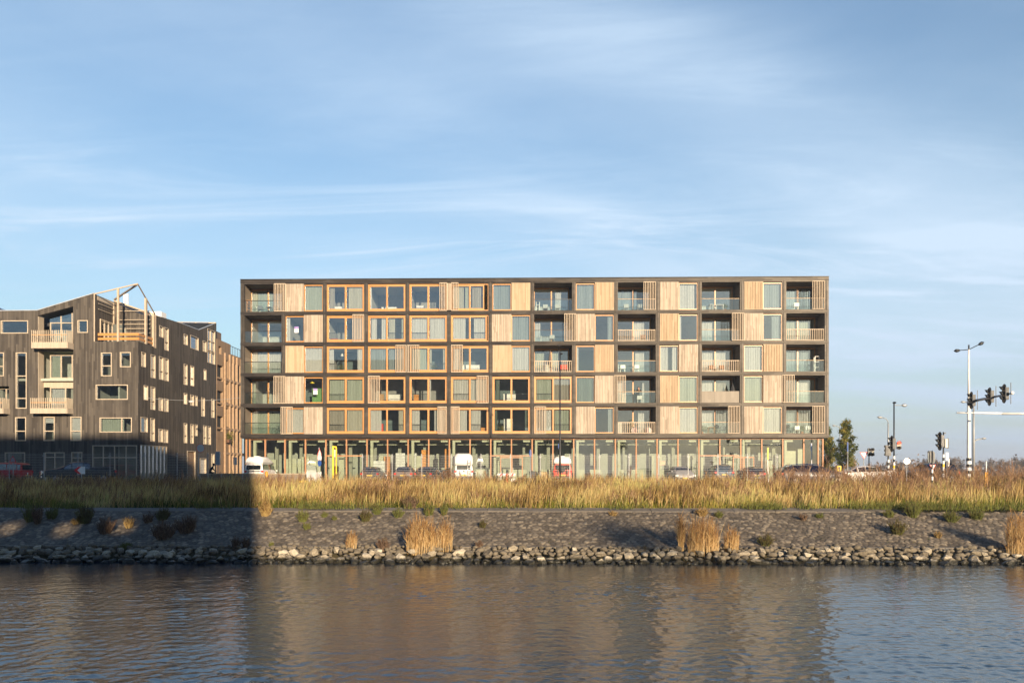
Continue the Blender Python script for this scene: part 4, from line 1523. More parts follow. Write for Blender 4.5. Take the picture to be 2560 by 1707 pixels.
lb = thing('timber_house', 'angular apartment building clad in weathered dark timber with cream window frames and cream balconies', 'building')
TH = .35
FW = [  # front windows in photo pixels: x0,x1,y0,y1, vertical splits, horizontal splits, curtain
 (2, 70.6, 796, 829, [], [], None), (194, 220, 796, 828, [], [], None), (39.6, 67, 877, 1019, [], [936.6, 993], None), (-14, 10, 877, 937, [], [912], None),
 (38, 65.5, 1040.7, 1101, [], [1076], None), (109, 137, 1040, 1101, [], [1076], 'w'), (176, 204, 1040, 1101, [], [1076], 'W'), (252.5, 279.7, 878, 937.7, [], [911.5], None),
 (300, 327.5, 877, 915, [], [], None), (239.4, 320, 959, 997, [], [], None), (249, 330, 1042, 1079.5, [304], [], 'g'),
 (12, 63, 1129.5, 1163, [], [], 'g'), (178.5, 206, 1129, 1157, [], [1144], None), (-60, -18, 1040, 1101, [], [1076], None), (-120, -80, 877, 937, [], [], None), (-110, -40, 796, 829, [], [], None),
 (231, 343, 1112, 1203, [258, 286, 315], [1143], None), (112, 162, 1129.5, 1203, [137], [1142], None)]
fz = lambda py: ZY(py, YL)
fx = lambda px: XY(px, YL)
holes = []
for w in FW:
    z0 = STREET + .05 if w[3] > 1190 else fz(w[3])
    holes.append((fx(w[0]), fx(w[1]), z0, fz(w[2]), fz(w[2])))
logh = (fx(95), fx(183), fz(1031), fz(784), fz(761))
log2 = (fx(-80), fx(22.5), fz(1031), fz(962), fz(962))
mb = MB()
def mkf(u0, u1, zb0, zb1, zt0, zt1):
    mb.prism([(u0, zb0), (u1, zb1), (u1, zt1), (u0, zt0)], YL, YL + TH)
TZ = fz(850)
wall([(fx(-700), fx(90), STREET - .1, fz(774), fz(771)), (fx(90), fx(236), STREET - .1, fz(771), fz(728)), (fx(236), SX, STREET - .1, TZ, TZ)],
     holes + [logh, log2], mkf)
mb.build('front_wall', WOOD, lb)

def window_y(w, parent):
    """window in the front wall"""
    x0, x1, z1 = fx(w[0]), fx(w[1]), fz(w[2])
    z0 = STREET + .05 if w[3] > 1190 else fz(w[3])
    door = w[3] > 1190
    f = frame_mb(x0, x1, YL - .03, YL + .2, z0, z1, .09, .09, .09)
    for s_ in w[4]:
        f.box(fx(s_) - .045, fx(s_) + .045, YL + .0, YL + .14, z0 + .09, z1 - .09)
    for s_ in w[5]:
        f.box(x0 + .09, x1 - .09, YL + .003, YL + .137, fz(s_) - .045, fz(s_) + .045)
    o = f.build('window' if not door else 'entrance', CREAMF, parent)
    pane(x0 + .09, x1 - .09, YL + .09, z0 + .09, z1 - .09, o, LGLASS)
    if w[6] == 'W':
        MB().box(x0 + .1, x1 - .1, YL + .22, YL + .24, z0, z1).build('blind', CUR['w'], o)
    elif w[6] == 'w':
        MB().box(x0 + .1, x1 - .1, YL + .22, YL + .24, z1 - .6, z1).build('blind', CUR['w'], o)
    elif w[6]:
        curtain(x0 + .1, x0 + (x1 - x0) * .72, YL + .3, z0, z1, w[6], o)
    return o
for w in FW:
    window_y(w, lb)
# inside of the front: floors and a back wall, some pale
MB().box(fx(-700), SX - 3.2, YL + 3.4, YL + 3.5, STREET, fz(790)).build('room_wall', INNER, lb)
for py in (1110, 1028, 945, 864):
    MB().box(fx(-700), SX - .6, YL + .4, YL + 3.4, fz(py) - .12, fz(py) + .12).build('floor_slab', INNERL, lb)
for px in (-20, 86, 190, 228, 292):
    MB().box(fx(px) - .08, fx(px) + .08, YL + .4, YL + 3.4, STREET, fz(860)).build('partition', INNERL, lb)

# stacked loggias with protruding slatted balconies
def balc(px0, px1, ptop, pbot, label):
    x0, x1 = fx(px0 + 15), fx(px1)
    zt, z0 = ZY(ptop, 76), ZY(pbot, 76)
    zm = z0 + (zt - z0) * .33
    o = MB().box(x0, x1, YL - 1.0, YL - .001, z0, z0 + .16).build('balcony', CREAM, lb)
    mb = MB()
    mb.box(x0, x1, YL - 1.06, YL - 1.0, z0 - .02, zm)
    mb.box(x1, x1 + .05, YL - 1.0, YL, z0 - .02, zm)
    mb.box(x0 - .05, x0, YL - 1.0, YL, z0 - .02, zm)
    mb.build('fascia', CREAM, o)
    mb = MB()
    n = 18
    for i in range(n):
        xx = x0 + .03 + (x1 - x0 - .06) * i / (n - 1)
        mb.box(xx - .035, xx + .035, YL - 1.05, YL - 1.02, zm, zt)
    for i in range(6):
        yy = YL - .9 + .16 * i
        mb.box(x1 + .005, x1 + .04, yy - .035, yy + .035, zm, zt)
        mb.box(x0 - .04, x0 - .005, yy - .035, yy + .035, zm, zt)
    mb.build('slats', CREAMF, o)
    mb = MB().box(x0, x1, YL - 1.015, YL - .985, zt - .5, zt - .42)
    mb.build('inner_rail', ORANGE, o)
    return o
balc(80, 183, 821, 866, '')
balc(77.5, 182, 992, 1031, '')
balc(-80, 24, 992, 1031, '')
def lglass(x0, x1, z0, z1, y, splits, par, zt1=None):
    f = frame_mb(x0, x1, y, y + .12, z0, z1, .09, .09, .09)
    for s_ in splits:
        f.box(s_ - .05, s_ + .05, y + .01, y + .11, z0 + .09, z1 - .09)
    o = f.build('window', CREAMF, par)
    pane(x0 + .09, x1 - .09, y + .06, z0 + .09, z1 - .09, o, LGLASS)
    return o
yl = YL + .9
lx0, lx1 = fx(95), fx(183)
MB().box(lx0 + .001, lx0 + .04, YL + .01, yl, fz(1031), fz(786)).build('side_lining', CREAM, lb)
MB().box(lx1, lx1 + .05, YL + TH, yl, fz(1031), fz(765)).build('side_lining', WOOD, lb)
MB().box(lx0 + .02, lx1 - .02, YL - .02, yl, fz(872), fz(866)).build('loggia_floor', DARKI, lb)
MB().box(lx0, lx1, yl - .02, yl + .1, fz(963), fz(940)).build('spandrel', CREAM, lb)
lglass(fx(111), lx1, fz(940), fz(880), yl, [fx(139), fx(167)], lb)
curtain(fx(113), fx(136), yl + .3, fz(940), fz(880), 'g', lb)
lglass(fx(111), lx1, fz(1018), fz(963), yl, [fx(150)], lb)
curtain(fx(113), fx(150), yl + .3, fz(1018), fz(963), 'w', lb)
curtain(fx(160), lx1, yl + .3, fz(1018), fz(963), 'c', lb)
o = lglass(fx(111), lx1, fz(862), fz(797), yl, [fx(139), fx(167)], lb)
mb = MB().prism([(fx(111), fz(797)), (lx1, fz(797)), (lx1, fz(770)), (fx(111), fz(788))], yl, yl + .05)
mb.build('pane', LGLASS, o)
for q_, w_ in ((139, 781), (167, 773)):
    MB().box(fx(q_) - .05, fx(q_) + .05, yl - .01, yl + .09, fz(797), fz(w_)).build('mullion', CREAMF, o)
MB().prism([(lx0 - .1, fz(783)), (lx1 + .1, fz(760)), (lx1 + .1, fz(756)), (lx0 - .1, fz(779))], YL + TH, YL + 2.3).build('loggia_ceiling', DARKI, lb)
MB().box(lx0 - .3, lx1 + .3, YL + 3.3, YL + 3.4, STREET, fz(775)).build('room_wall', INNERL, lb)
lglass(fx(-80), fx(22), fz(1020), fz(965), yl, [fx(-30), fx(0)], lb)

# side wall along the lane
SWIN = [(285, 315, 392, 475), (323, 353, 405, 570), (155, 187, 582, 690), (223, 257, 600, 770), (283, 315, 615, 782), (323, 353, 627, 792), (172, 203, 822, 930), (222, 255, 832, 1000),
        (281, 312, 913, 1008), (320, 351, 918, 1015), (150, 201, 1053, 1163), (220, 252, 1060, 1230), (279, 311, 1137, 1235), (318, 348, 1142, 1240), (463, 491, 452, 530), (511, 570, 467, 562),
        (601, 627, 500, 580), (635, 690, 420, 665), (463, 489, 668, 820), (511, 537, 680, 828), (608, 626, 705, 785), (463, 487, 878, 960), (510, 536, 890, 970), (545, 562, 897, 973),
        (590, 615, 910, 1048), (662, 685, 920, 1058), (463, 487, 1095, 1242), (511, 534, 1102, 1245), (543, 562, 1105, 1190), (604, 627, 1112, 1250), (637, 659, 1118, 1253), (662, 685, 1317, 1450),
        (487, 548, 1297, 1470), (580, 625, 1350, 1470)]
SW = []
holes = []
for i, (a, b, c, d) in enumerate(SWIN):
    pa, pb = 300 + a / 2.903, 300 + b / 2.903
    pm = (pa + pb) / 2
    p0, p1 = onX(pa, 1181, SX), onX(pb, 1181, SX)
    z1 = onX(pm, 680 + c / 2.903, SX).z
    z0 = onX(pm, 680 + d / 2.903, SX).z
    if d > 1460:
        z0 = STREET + .03
    SW.append((p0.y, p1.y, z0, z1, i))
    holes.append((p0.y, p1.y, z0, z1, z1))
sg = (onX(346, 1181, SX).y + TH, onX(420, 1181, SX).y - .2, STREET + .05, onX(370, 1112, SX).z, onX(370, 1112, SX).z)
holes.append(sg)
mb = MB()
def mks(u0, u1, zb0, zb1, zt0, zt1):
    mb.prism([(u0, zb0), (u1, zb1), (u1, zt1), (u0, zt0)], SX - TH, SX, 'x')
pr = [onX(px, py, SX) for px, py in ((390, 788), (450, 807), (498, 825), (541, 808))]
YT = pr[0].y
wall([(YL + TH, YT, STREET - .1, TZ, TZ), (YT, pr[1].y, STREET - .1, pr[0].z, pr[1].z), (pr[1].y, pr[2].y, STREET - .1, pr[1].z, pr[2].z), (pr[2].y, pr[3].y, STREET - .1, pr[2].z, pr[3].z)], holes, mks)
mb.build('side_wall', WOOD, lb)
for (y0, y1, z0, z1, i) in SW:
    f = MB()
    s_, d_ = .07, .3
    f.box(SX - d_, SX + .03, y0, y0 + s_, z0, z1)
    f.box(SX - d_, SX + .03, y1 - s_, y1, z0, z1)
    f.box(SX - d_, SX + .03, y0 + s_, y1 - s_, z1 - s_, z1)
    f.box(SX - d_, SX + .03, y0 + s_, y1 - s_, z0, z0 + s_)
    if z1 - z0 > 2.2 and i < 32:
        zs = z0 + (z1 - z0) * .38
        f.box(SX - d_ + .05, SX - .02, y0 + s_, y1 - s_, zs - .05, zs + .05)
    if i == 17:
        f.box(SX - d_ + .05, SX - .02, (y0 + y1) / 2 - .05, (y0 + y1) / 2 + .05, z0 + s_, z1 - s_)
        for q_ in (.33, .66):
            f.box(SX - d_ + .052, SX - .022, y0 + s_, y1 - s_, z0 + (z1 - z0) * q_ - .05, z0 + (z1 - z0) * q_ + .05)
    if i >= 32:
        o = f.build('door', CREAMF, lb)
        MB().box(SX - .2, SX - .15, y0 + s_, y1 - s_, z0 + s_, z1 - s_).build('door_leaf', TANW if i == 32 else paint('metal_door', (.5, .48, .44), .5), o)
    else:
        o = f.build('window', CREAMF, lb)
        MB().add([(SX - .16, y0 + s_, z0 + s_), (SX - .16, y1 - s_, z0 + s_), (SX - .16, y1 - s_, z1 - s_), (SX - .16, y0 + s_, z1 - s_)], [(0, 1, 2, 3)]).build('pane', LGLASS, o)
# corner shopfront: cream mullions round the corner
f = MB()
for k in range(8):
    yy = sg[0] + (sg[1] - sg[0]) * k / 7
    f.box(SX - .16, SX + .0, yy - .05, yy + .05, sg[2], sg[3])
f.box(SX - .14, SX - .02, sg[0], sg[1], sg[3] - .1, sg[3] + .02)
o = f.build('shopfront', CREAMF, lb)
MB().add([(SX - .1, sg[0], sg[2]), (SX - .1, sg[1], sg[2]), (SX - .1, sg[1], sg[3]), (SX - .1, sg[0], sg[3])], [(0, 1, 2, 3)]).build('pane', LGLASS, o)
MB().box(SX - 3.2, SX - 3.1, YL + 3.4, pr[3].y, STREET, fz(800)).build('room_wall', INNERL, lb)
for py in (1028, 945, 864):
    MB().box(SX - 3.1, SX - .45, YL + 3.4, pr[3].y - .2, fz(py) - .12, fz(py) + .12).build('floor_slab', INNERL, lb)
# terrace cut into the corner
xt = fx(236)
YB = YT
MB().box(xt - .1, SX - .1, YL + TH, YB, TZ - .5, TZ - .4).build('terrace_floor', ROOFM, lb)
MB().box(xt - .15, xt, YL + TH, YB + .3, TZ - .5, fz(730)).build('terrace_wall', WOOD, lb)
zb_ = lambda py, px=330: onY(px, py, YB).z
bwp = [(xt, TZ - .5), (SX - TH, TZ - .5), (SX - TH, zb_(790)), (XY(353, YB), zb_(786)), (XY(300, YB), zb_(762)), (xt, zb_(748))]
MB().prism(bwp, YB, YB + .25).build('terrace_wall', WOOD, lb)
MB().box(xt + .0, xt + .03, YL + .5, YB, fz(742), fz(731)).build('trim', CREAM, lb)
MB().box(xt - .06, xt + .04, YL - .02, YL + .05, TZ, fz(729)).build('trim', CREAMF, lb)
# terrace door in the left return wall
a, b = onX(250, 1181, xt).y, onX(280, 1181, xt).y
z0_, z1_ = TZ - .38, onX(265, 803, xt).z
f = MB()
for k in range(4):
    yy = a + (b - a) * k / 3
    f.box(xt + .001, xt + .10, yy - .05, yy + .05, z0_, z1_)
f.box(xt + .002, xt + .09, a, b, z1_ - .08, z1_ + .03)
f.box(xt + .003, xt + .07, a, b, (z0_ + z1_) / 2, (z0_ + z1_) / 2 + .08)
o = f.build('door', CREAMF, lb)
MB().box(xt + .005, xt + .02, a, b, z0_, z1_).build('pane', LGLASS, o)
for py, ya in ((765, 0), (779, 0), (806, .8)):
    zz_ = onX(260, py, xt).z
    MB().bar((xt + .12, YL + .5 + ya, zz_), (xt + .12, YB - .1, zz_), .05).build('rail', CREAMF, lb)
# roof masses behind
mass = [(fx(-700), STREET), (xt - .16, STREET), (xt - .16, fz(730) - .02), (fx(92), fz(771) - .05), (fx(-700), fz(774) - .05)]
mb = MB().prism([(p[0], p[1] if p[1] > 10 else fz(800)) for p in mass], YL + 2.2, pr[3].y)
mb.build('roof', ROOFM, lb)
bw2 = [(x_, z_ - .04) for x_, z_ in bwp[2:]]
mb = MB().prism([(xt - .15, fz(800)), (SX - TH - .02, fz(800))] + [(SX - TH - .02, bw2[0][1])] + bw2[1:], YB + .26, pr[1].y)
mb.build('roof', ROOFM, lb)
rq = [(SX - .36, pr[1].y, pr[1].z), (SX - .36, pr[2].y, pr[2].z), (SX - .36, pr[3].y, pr[3].z), (SX - 6, pr[3].y, pr[3].z + .1), (SX - 6, pr[1].y, pr[1].z + .3)]
MB().add(rq, [(0, 1, 2), (0, 2, 3, 4)]).build('sloped_roof', ROOFM, lb)
MB().bar((SX - 5.6, pr[3].y - .1, pr[3].z + .12), (SX, pr[3].y - .1, pr[3].z + .02), .14).build('roof_edge', CREAMF, lb)
MB().bar((SX - .1, pr[1].y, pr[1].z + .03), (SX - .1, pr[2].y, pr[2].z + .03), .08).bar((SX - .1, pr[2].y, pr[2].z + .03), (SX - .1, pr[3].y, pr[3].z + .03), .08).build('roof_edge', paint('zinc2', (.6, .63, .66), .4, .5), lb)
MB().bar((fx(-700), YL + .02, fz(774) + .03), (fx(92), YL + .02, fz(771) + .03), .07).bar((fx(92), YL + .02, fz(771) + .03), (fx(236), YL + .02, fz(728) + .03), .07).build('roof_edge', paint('zinc2', (.6, .63, .66), .4, .5), lb)
SOLAR = paint('solar_glass', (.015, .025, .06), .08, 0)
def tq(u, w_):   # point on the sloped roof between valley line and back edge
    A, B, D = Vector(rq[1]), Vector(rq[2]), Vector(rq[3])
    return A + (B - A) * u + (D - B) * w_
for k in range(3):
    for j in range(2):
        u0, u1, w0, w1 = .12 + .42 * j, .5 + .42 * j, .08 + .3 * k, .34 + .3 * k
        p_ = [tq(u0, w0), tq(u1, w0), tq(u1, w1), tq(u0, w1)]
        up_ = Vector((0, 0, .12))
        MB().add([q_ + up_ for q_ in p_] + [q_ + up_ * .6 for q_ in p_], [(0, 1, 2, 3), (4, 7, 6, 5), (0, 4, 5, 1), (1, 5, 6, 2), (2, 6, 7, 3), (3, 7, 4, 0)]).build('solar_panel', SOLAR, lb)
# open timber frame that completes the roof outline over the terrace
TW = planks('pale_beam', (.40, .31, .22, 1), (.52, .42, .31, 1), w=.2, axis='z', seam=.001)
P1, P2 = Vector((fx(233), YL + .1, fz(730))), Vector((SX - .1, YL + .1, fz(704)))
P3 = Vector((SX - .1, YB + .05, pr[0].z + .05))
mb = MB().bar(P1, P2, .09, .11)
fr = mb.build('roof_frame', TW, lb)
MB().bar(P2 - Vector((0, 0, .06)), P3, .09, .10).build('rafter', planks('grey_beam', (.22, .17, .13, 1), (.3, .24, .19, 1), w=.2, axis='z', seam=.001), fr)
MB().bar(P2 - Vector((.1, 0, .1)), Vector((XY(286, YB), YB, zb_(749))), .14).build('rafter', MATS['grey_beam'], fr)
MB().bar(Vector((XY(286, YB), YB - .1, zb_(752))), P3, .12, .14).build('rafter', TW, fr)
xx = fx(294)
MB().box(xx - .09, xx + .09, YL + .02, YL + .18, TZ, fz(716)).build('post', TW, fr)
yy = onX(365, 1181, SX - .1).y
MB().box(SX - .2, SX - .02, yy - .14, yy + .14, TZ, onX(365, 745, SX).z).build('post', TW, fr)
MB().box(SX - .2, SX + .02, YB - .5, YB - .22, TZ - .1, pr[0].z).box(SX - .2, SX + .03, YB - .17, YB + .02, TZ - .1, pr[0].z).build('post', TW, fr)
xx = XY(284.5, YB - .1)
MB().box(xx - .08, xx + .08, YB - .2, YB - .05, TZ - .4, zb_(760)).build('post', TW, fr)
for py in (779, 801, 812, 823, 834):
    MB().bar((XY(298, YB - .3), YB - .3, zb_(py)), (SX - .45, YB - .3, zb_(py)), .06).build('rail', CREAMF, fr)
for py in (831, 842):
    MB().bar((fx(241), YL + .28, fz(py)), (SX - .15, YL + .28, fz(py)), .05, .26).build('rail_board', ORANGE, fr)
    MB().bar((SX - .12, YL + .3, fz(py)), (SX - .12, YB - .4, fz(py)), .05, .26).build('rail_board', ORANGE, fr)
# roof gear
WHT = paint('white_metal', (.75, .74, .72), .45)
for px in (311, 318):
    x_ = XY(px, 84)
    MB().cyl((x_, 84, zb_(775)), (x_, 84, ZY(730, 84)), .13).build('flue_pipe', WHT, lb)
a, b = XY(371, 83), XY(401, 83)
MB().box(a, b, 83.2, 84.4, ZY(800, 83), ZY(773.5, 83)).build('chimney', WHT, lb, bevel=.03)
MB().box(XY(330, 86), XY(352, 86), 86, 88, ZY(800, 86), ZY(771, 86)).build('roof_hatch', TANP, lb)
MB().prism([(XY(-6, 84), ZY(775, 84)), (XY(14, 84), ZY(773, 84)), (XY(-2, 84), ZY(764, 84)), (XY(-30, 84), ZY(752, 84)), (XY(-70, 84), ZY(775, 84))], 84, 85).build('rooflight', SOLAR, lb)

# neighbour with timber galleries, further down the lane
nb_ = thing('gallery_house', 'tan timber apartment building with stacked wooden galleries between the two dark buildings', 'building')
ya, yb, yc = pr[3].y + .15, onX(576.6, 1181, SX).y, onX(640, 1181, SX).y
zA = onX(541, 846, SX).z
zB = onX(590, 890, SX).z
gh = []
def sy(px): return onX(px, 1181, SX).y
for (pxa, pxb, pya, pyb) in [(543, 558, 913, 952), (543, 558, 977, 1015), (543, 558, 1040, 1078), (546.5, 553.5, 866, 885),
                             (564, 571, 900, 945), (564, 571, 958, 1005), (564, 571, 1020, 1066)]:
    pm = (pxa + pxb) / 2
    z1, z0 = onX(pm, pya, SX).z, onX(pm, pyb, SX).z
    gh.append((sy(pxa), sy(pxb), z0, z1, z1))
mb = MB()
wall([(ya, yb, STREET - .1, zA, zA)], gh, mks)
mb.build('gallery_wall', TANW, nb_)
MB().box(SX - 2.2, SX - 2.0, ya, yc, STREET, zB).build('back_wall', paint('gallery_back', (.10, .07, .045), .8), nb_)
for z_ in [STREET + 3.4 + 3.15 * k for k in range(4)]:
    MB().box(SX - 2.0, SX - .1, ya, yc, z_ - .12, z_ + .1).build('gallery_floor', TANP, nb_)
    MB().box(SX - .02, SX + .14, ya + 2.2, yc, z_ - .14, z_ + .14).build('gallery_beam', TANP, nb_)
mb = MB()
wall([(yb, yc, zB - 1.1, zB, zB)], [], mks)
mb.build('gallery_wall', TANW, nb_)
for px in (560, 572, 581, 590, 600, 612):
    MB().box(SX - .1, SX + .2, sy(px), sy(px) + .22, STREET, zB - .2).build('post', TANP, nb_)
for g_ in gh[:4]:
    MB().box(SX - .5, SX - .42, g_[0] + .6, g_[1] - .1, g_[2], g_[3] - .4).build('window', CREAMF, nb_)
MB().box(SX - 4, SX - .8, ya + .1, sy(568.5), zA, onX(568, 833, SX).z).build('roof_room', planks('brown_cladding', (.16, .11, .08, 1), (.24, .17, .125, 1), w=1.0, axis='y', seam=.03), nb_)
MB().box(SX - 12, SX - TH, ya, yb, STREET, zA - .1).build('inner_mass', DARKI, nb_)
f = MB().bar((SX - .15, yb + .1, zB + 1.1), (SX - .15, yc, zB + 1.1), .06)
for k in range(8):
    f.bar((SX - .15, yb + .1 + k * .9, zB), (SX - .15, yb + .1 + k * .9, zB + 1.1), .04)
o = f.build('roof_rail', DARKM, nb_)
MB().add([(SX - .15, yb + .1, zB + .02), (SX - .15, yc, zB + .02), (SX - .15, yc, zB + 1.05), (SX - .15, yb + .1, zB + 1.05)], [(0, 1, 2, 3)]).build('glass_panel', RAILG, o)
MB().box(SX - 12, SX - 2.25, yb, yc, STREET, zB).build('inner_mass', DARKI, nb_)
mb = MB()
for k in range(14):
    mb.ball((SX + .1 + RNG.uniform(-.15, .2), sy(566) + RNG.uniform(-.4, .5), onX(566, 1088, SX).z + RNG.uniform(-.4, .35)), .16, 6, 4)
po = thing('planter', 'leafy shrub in a brown box on a gallery of the tan timber building', 'plant pot', (SX + .32, sy(567), onX(567, 1098, SX).z))
pts = RNG.normal(0, .32, (260, 3)) + np.array([0, 0, .35])
v, q, tt = leafcloud(pts, .09, RNG, RNG.uniform(.3, 1, 260))
npmesh('foliage', v, q, LEAF, tt, po)
MB().box(-.18, .18, -.5, .5, -.42, 0).build('box', paint('brown_box', (.14, .07, .04), .7), po)
# ================================================================ vehicles
TYRE = paint('tyre', (.02, .02, .02), .8)
RIM = paint('rim', (.28, .28, .29), .5, .2)
CARG = glass('car_glass', (.28, .33, .33), refl=.10)
REDL = paint('red_lamp', (.55, .02, .015), .2)
CLEARL = paint('clear_lamp', (.8, .8, .78), .15)
YPL = paint('yellow_plate', (.75, .50, .04), .4)
BLACKP = paint('black_plastic', (.025, .025, .027), .5)
CHROME = paint('chrome', (.75, .75, .75), .12, 1.0)

def carpaint(name, col, metal=.3):
    if name in MATS:
        return MATS[name]
    t = NT(name)
    co = t.coord()
    n = t.noise(co, 4, 4)
    z = t.xyz(co)[2]
    dirt = t.math('MULTIPLY', t.rng(z, .25, .75, .5, 0), n)
    c = t.mixc(dirt, (*col, 1), (.2, .17, .13, 1))
    MATS[name] = t.done(t.bsdf(c, t.math('ADD', .42, t.math('MULTIPLY', dirt, .4)), metal * .3, spec=.3, **{'Coat Weight': .06, 'Coat Roughness': .2}))
    return MATS[name]

def loft(st):
    """st: (x, zb, zbelt, ztop, wb, wt) stations -> body shell"""
    vs, fs = [], []
    for (x, zb, ze, zt_, wb, wt) in st:
        prof = [(wb * .90, zb), (wb * .985, zb + .10), (wb, (zb + ze) * .5), (wb * .975, ze), (wt, zt_ - (zt_ - ze) * .16), (wt * .80, zt_)]
        ring = [(x, -w, z) for w, z in prof] + [(x, w, z) for w, z in prof[::-1]]
        vs += ring
    n = 12
    for i in range(len(st) - 1):
        for k in range(n):
            k2 = (k + 1) % n
            fs.append((i * n + k, i * n + k2, (i + 1) * n + k2, (i + 1) * n + k))
    fs.append(tuple(range(n)))
    fs.append(tuple((len(st) - 1) * n + k for k in range(n))[::-1])
    return vs, fs

PROF = {
 'hatch': dict(L=4.1, st=[(0, .38, .80, .86, .80, .78), (.12, .26, .92, .98, .86, .80), (.28, .2, .95, 1.25, .87, .70), (.75, .2, .95, 1.46, .88, .64), (1.7, .2, .93, 1.50, .88, .65), (2.35, .2, .92, 1.42, .88, .64), (3.05, .2, .92, .99, .88, .78), (3.8, .22, .82, .86, .85, .76), (4.1, .35, .58, .64, .76, .70)], cab=(2, 6), wh=(.72, 3.35)),
 'estate': dict(L=4.85, st=[(0, .4, .82, .88, .80, .76), (.12, .26, .95, 1.0, .89, .82), (.45, .2, .98, 1.28, .91, .72), (.85, .2, .97, 1.43, .92, .66), (2.0, .2, .95, 1.49, .92, .66), (2.75, .2, .93, 1.42, .92, .66), (3.6, .2, .93, 1.0, .92, .78), (4.5, .22, .83, .88, .89, .78), (4.85, .36, .62, .68, .78, .72)], cab=(2, 6), wh=(.98, 3.92)),
 'sedan': dict(L=4.6, st=[(0, .4, .85, .92, .80, .74), (.12, .26, .95, 1.02, .88, .80), (.75, .2, .97, 1.06, .9, .78), (1.5, .2, .96, 1.38, .9, .64), (2.3, .2, .94, 1.44, .9, .66), (2.85, .2, .92, 1.36, .9, .66), (3.55, .2, .92, 1.0, .9, .78), (4.3, .22, .82, .87, .87, .78), (4.6, .36, .60, .66, .78, .70)], cab=(2, 6), wh=(.9, 3.75)),
 'suv': dict(L=4.4, st=[(0, .45, 1.0, 1.05, .84, .80), (.12, .3, 1.05, 1.12, .90, .82), (.25, .25, 1.06, 1.5, .91, .72), (.7, .25, 1.05, 1.66, .92, .68), (2.0, .25, 1.03, 1.68, .92, .68), (2.6, .25, 1.02, 1.58, .92, .68), (3.2, .25, 1.02, 1.1, .92, .82), (4.1, .28, .95, 1.0, .88, .80), (4.4, .4, .75, .8, .80, .74)], cab=(2, 6), wh=(.85, 3.55)),
 'van': dict(L=4.3, st=[(0, .4, 1.05, 1.2, .84, .8), (.06, .3, 1.1, 1.72, .87, .76), (.4, .25, 1.1, 1.80, .88, .76), (2.2, .25, 1.08, 1.82, .88, .76), (2.7, .25, 1.05, 1.72, .88, .74), (3.35, .25, 1.0, 1.12, .88, .80), (4.05, .28, .86, .94, .86, .78), (4.3, .4, .6, .68, .78, .72)], cab=(1, 5), wh=(.8, 3.5)),
 'camper': dict(L=4.6, st=[(0, .4, 1.12, 1.3, .84, .82), (.05, .3, 1.15, 1.72, .87, .80), (.3, .3, 1.14, 1.85, .88, .80), (3.2, .3, 1.12, 1.85, .88, .80), (3.9, .3, 1.10, 1.72, .88, .78), (4.45, .35, 1.0, 1.1, .86, .8), (4.6, .45, .8, .9, .82, .78)], cab=(1, 5), wh=(.9, 3.5)),
 'pickup': dict(L=5.6, st=[(0, .6, 1.12, 1.16, .90, .88), (.1, .5, 1.16, 1.2, .97, .92), (1.9, .5, 1.16, 1.2, .98, .92), (2.0, .5, 1.16, 1.78, .98, .74), (2.5, .45, 1.16, 1.88, .98, .76), (3.4, .45, 1.15, 1.86, .98, .76), (4.1, .45, 1.14, 1.24, .98, .86), (5.3, .5, 1.10, 1.16, .96, .86), (5.6, .62, .95, 1.0, .88, .80)], cab=(3, 6), wh=(1.0, 4.55)),
}

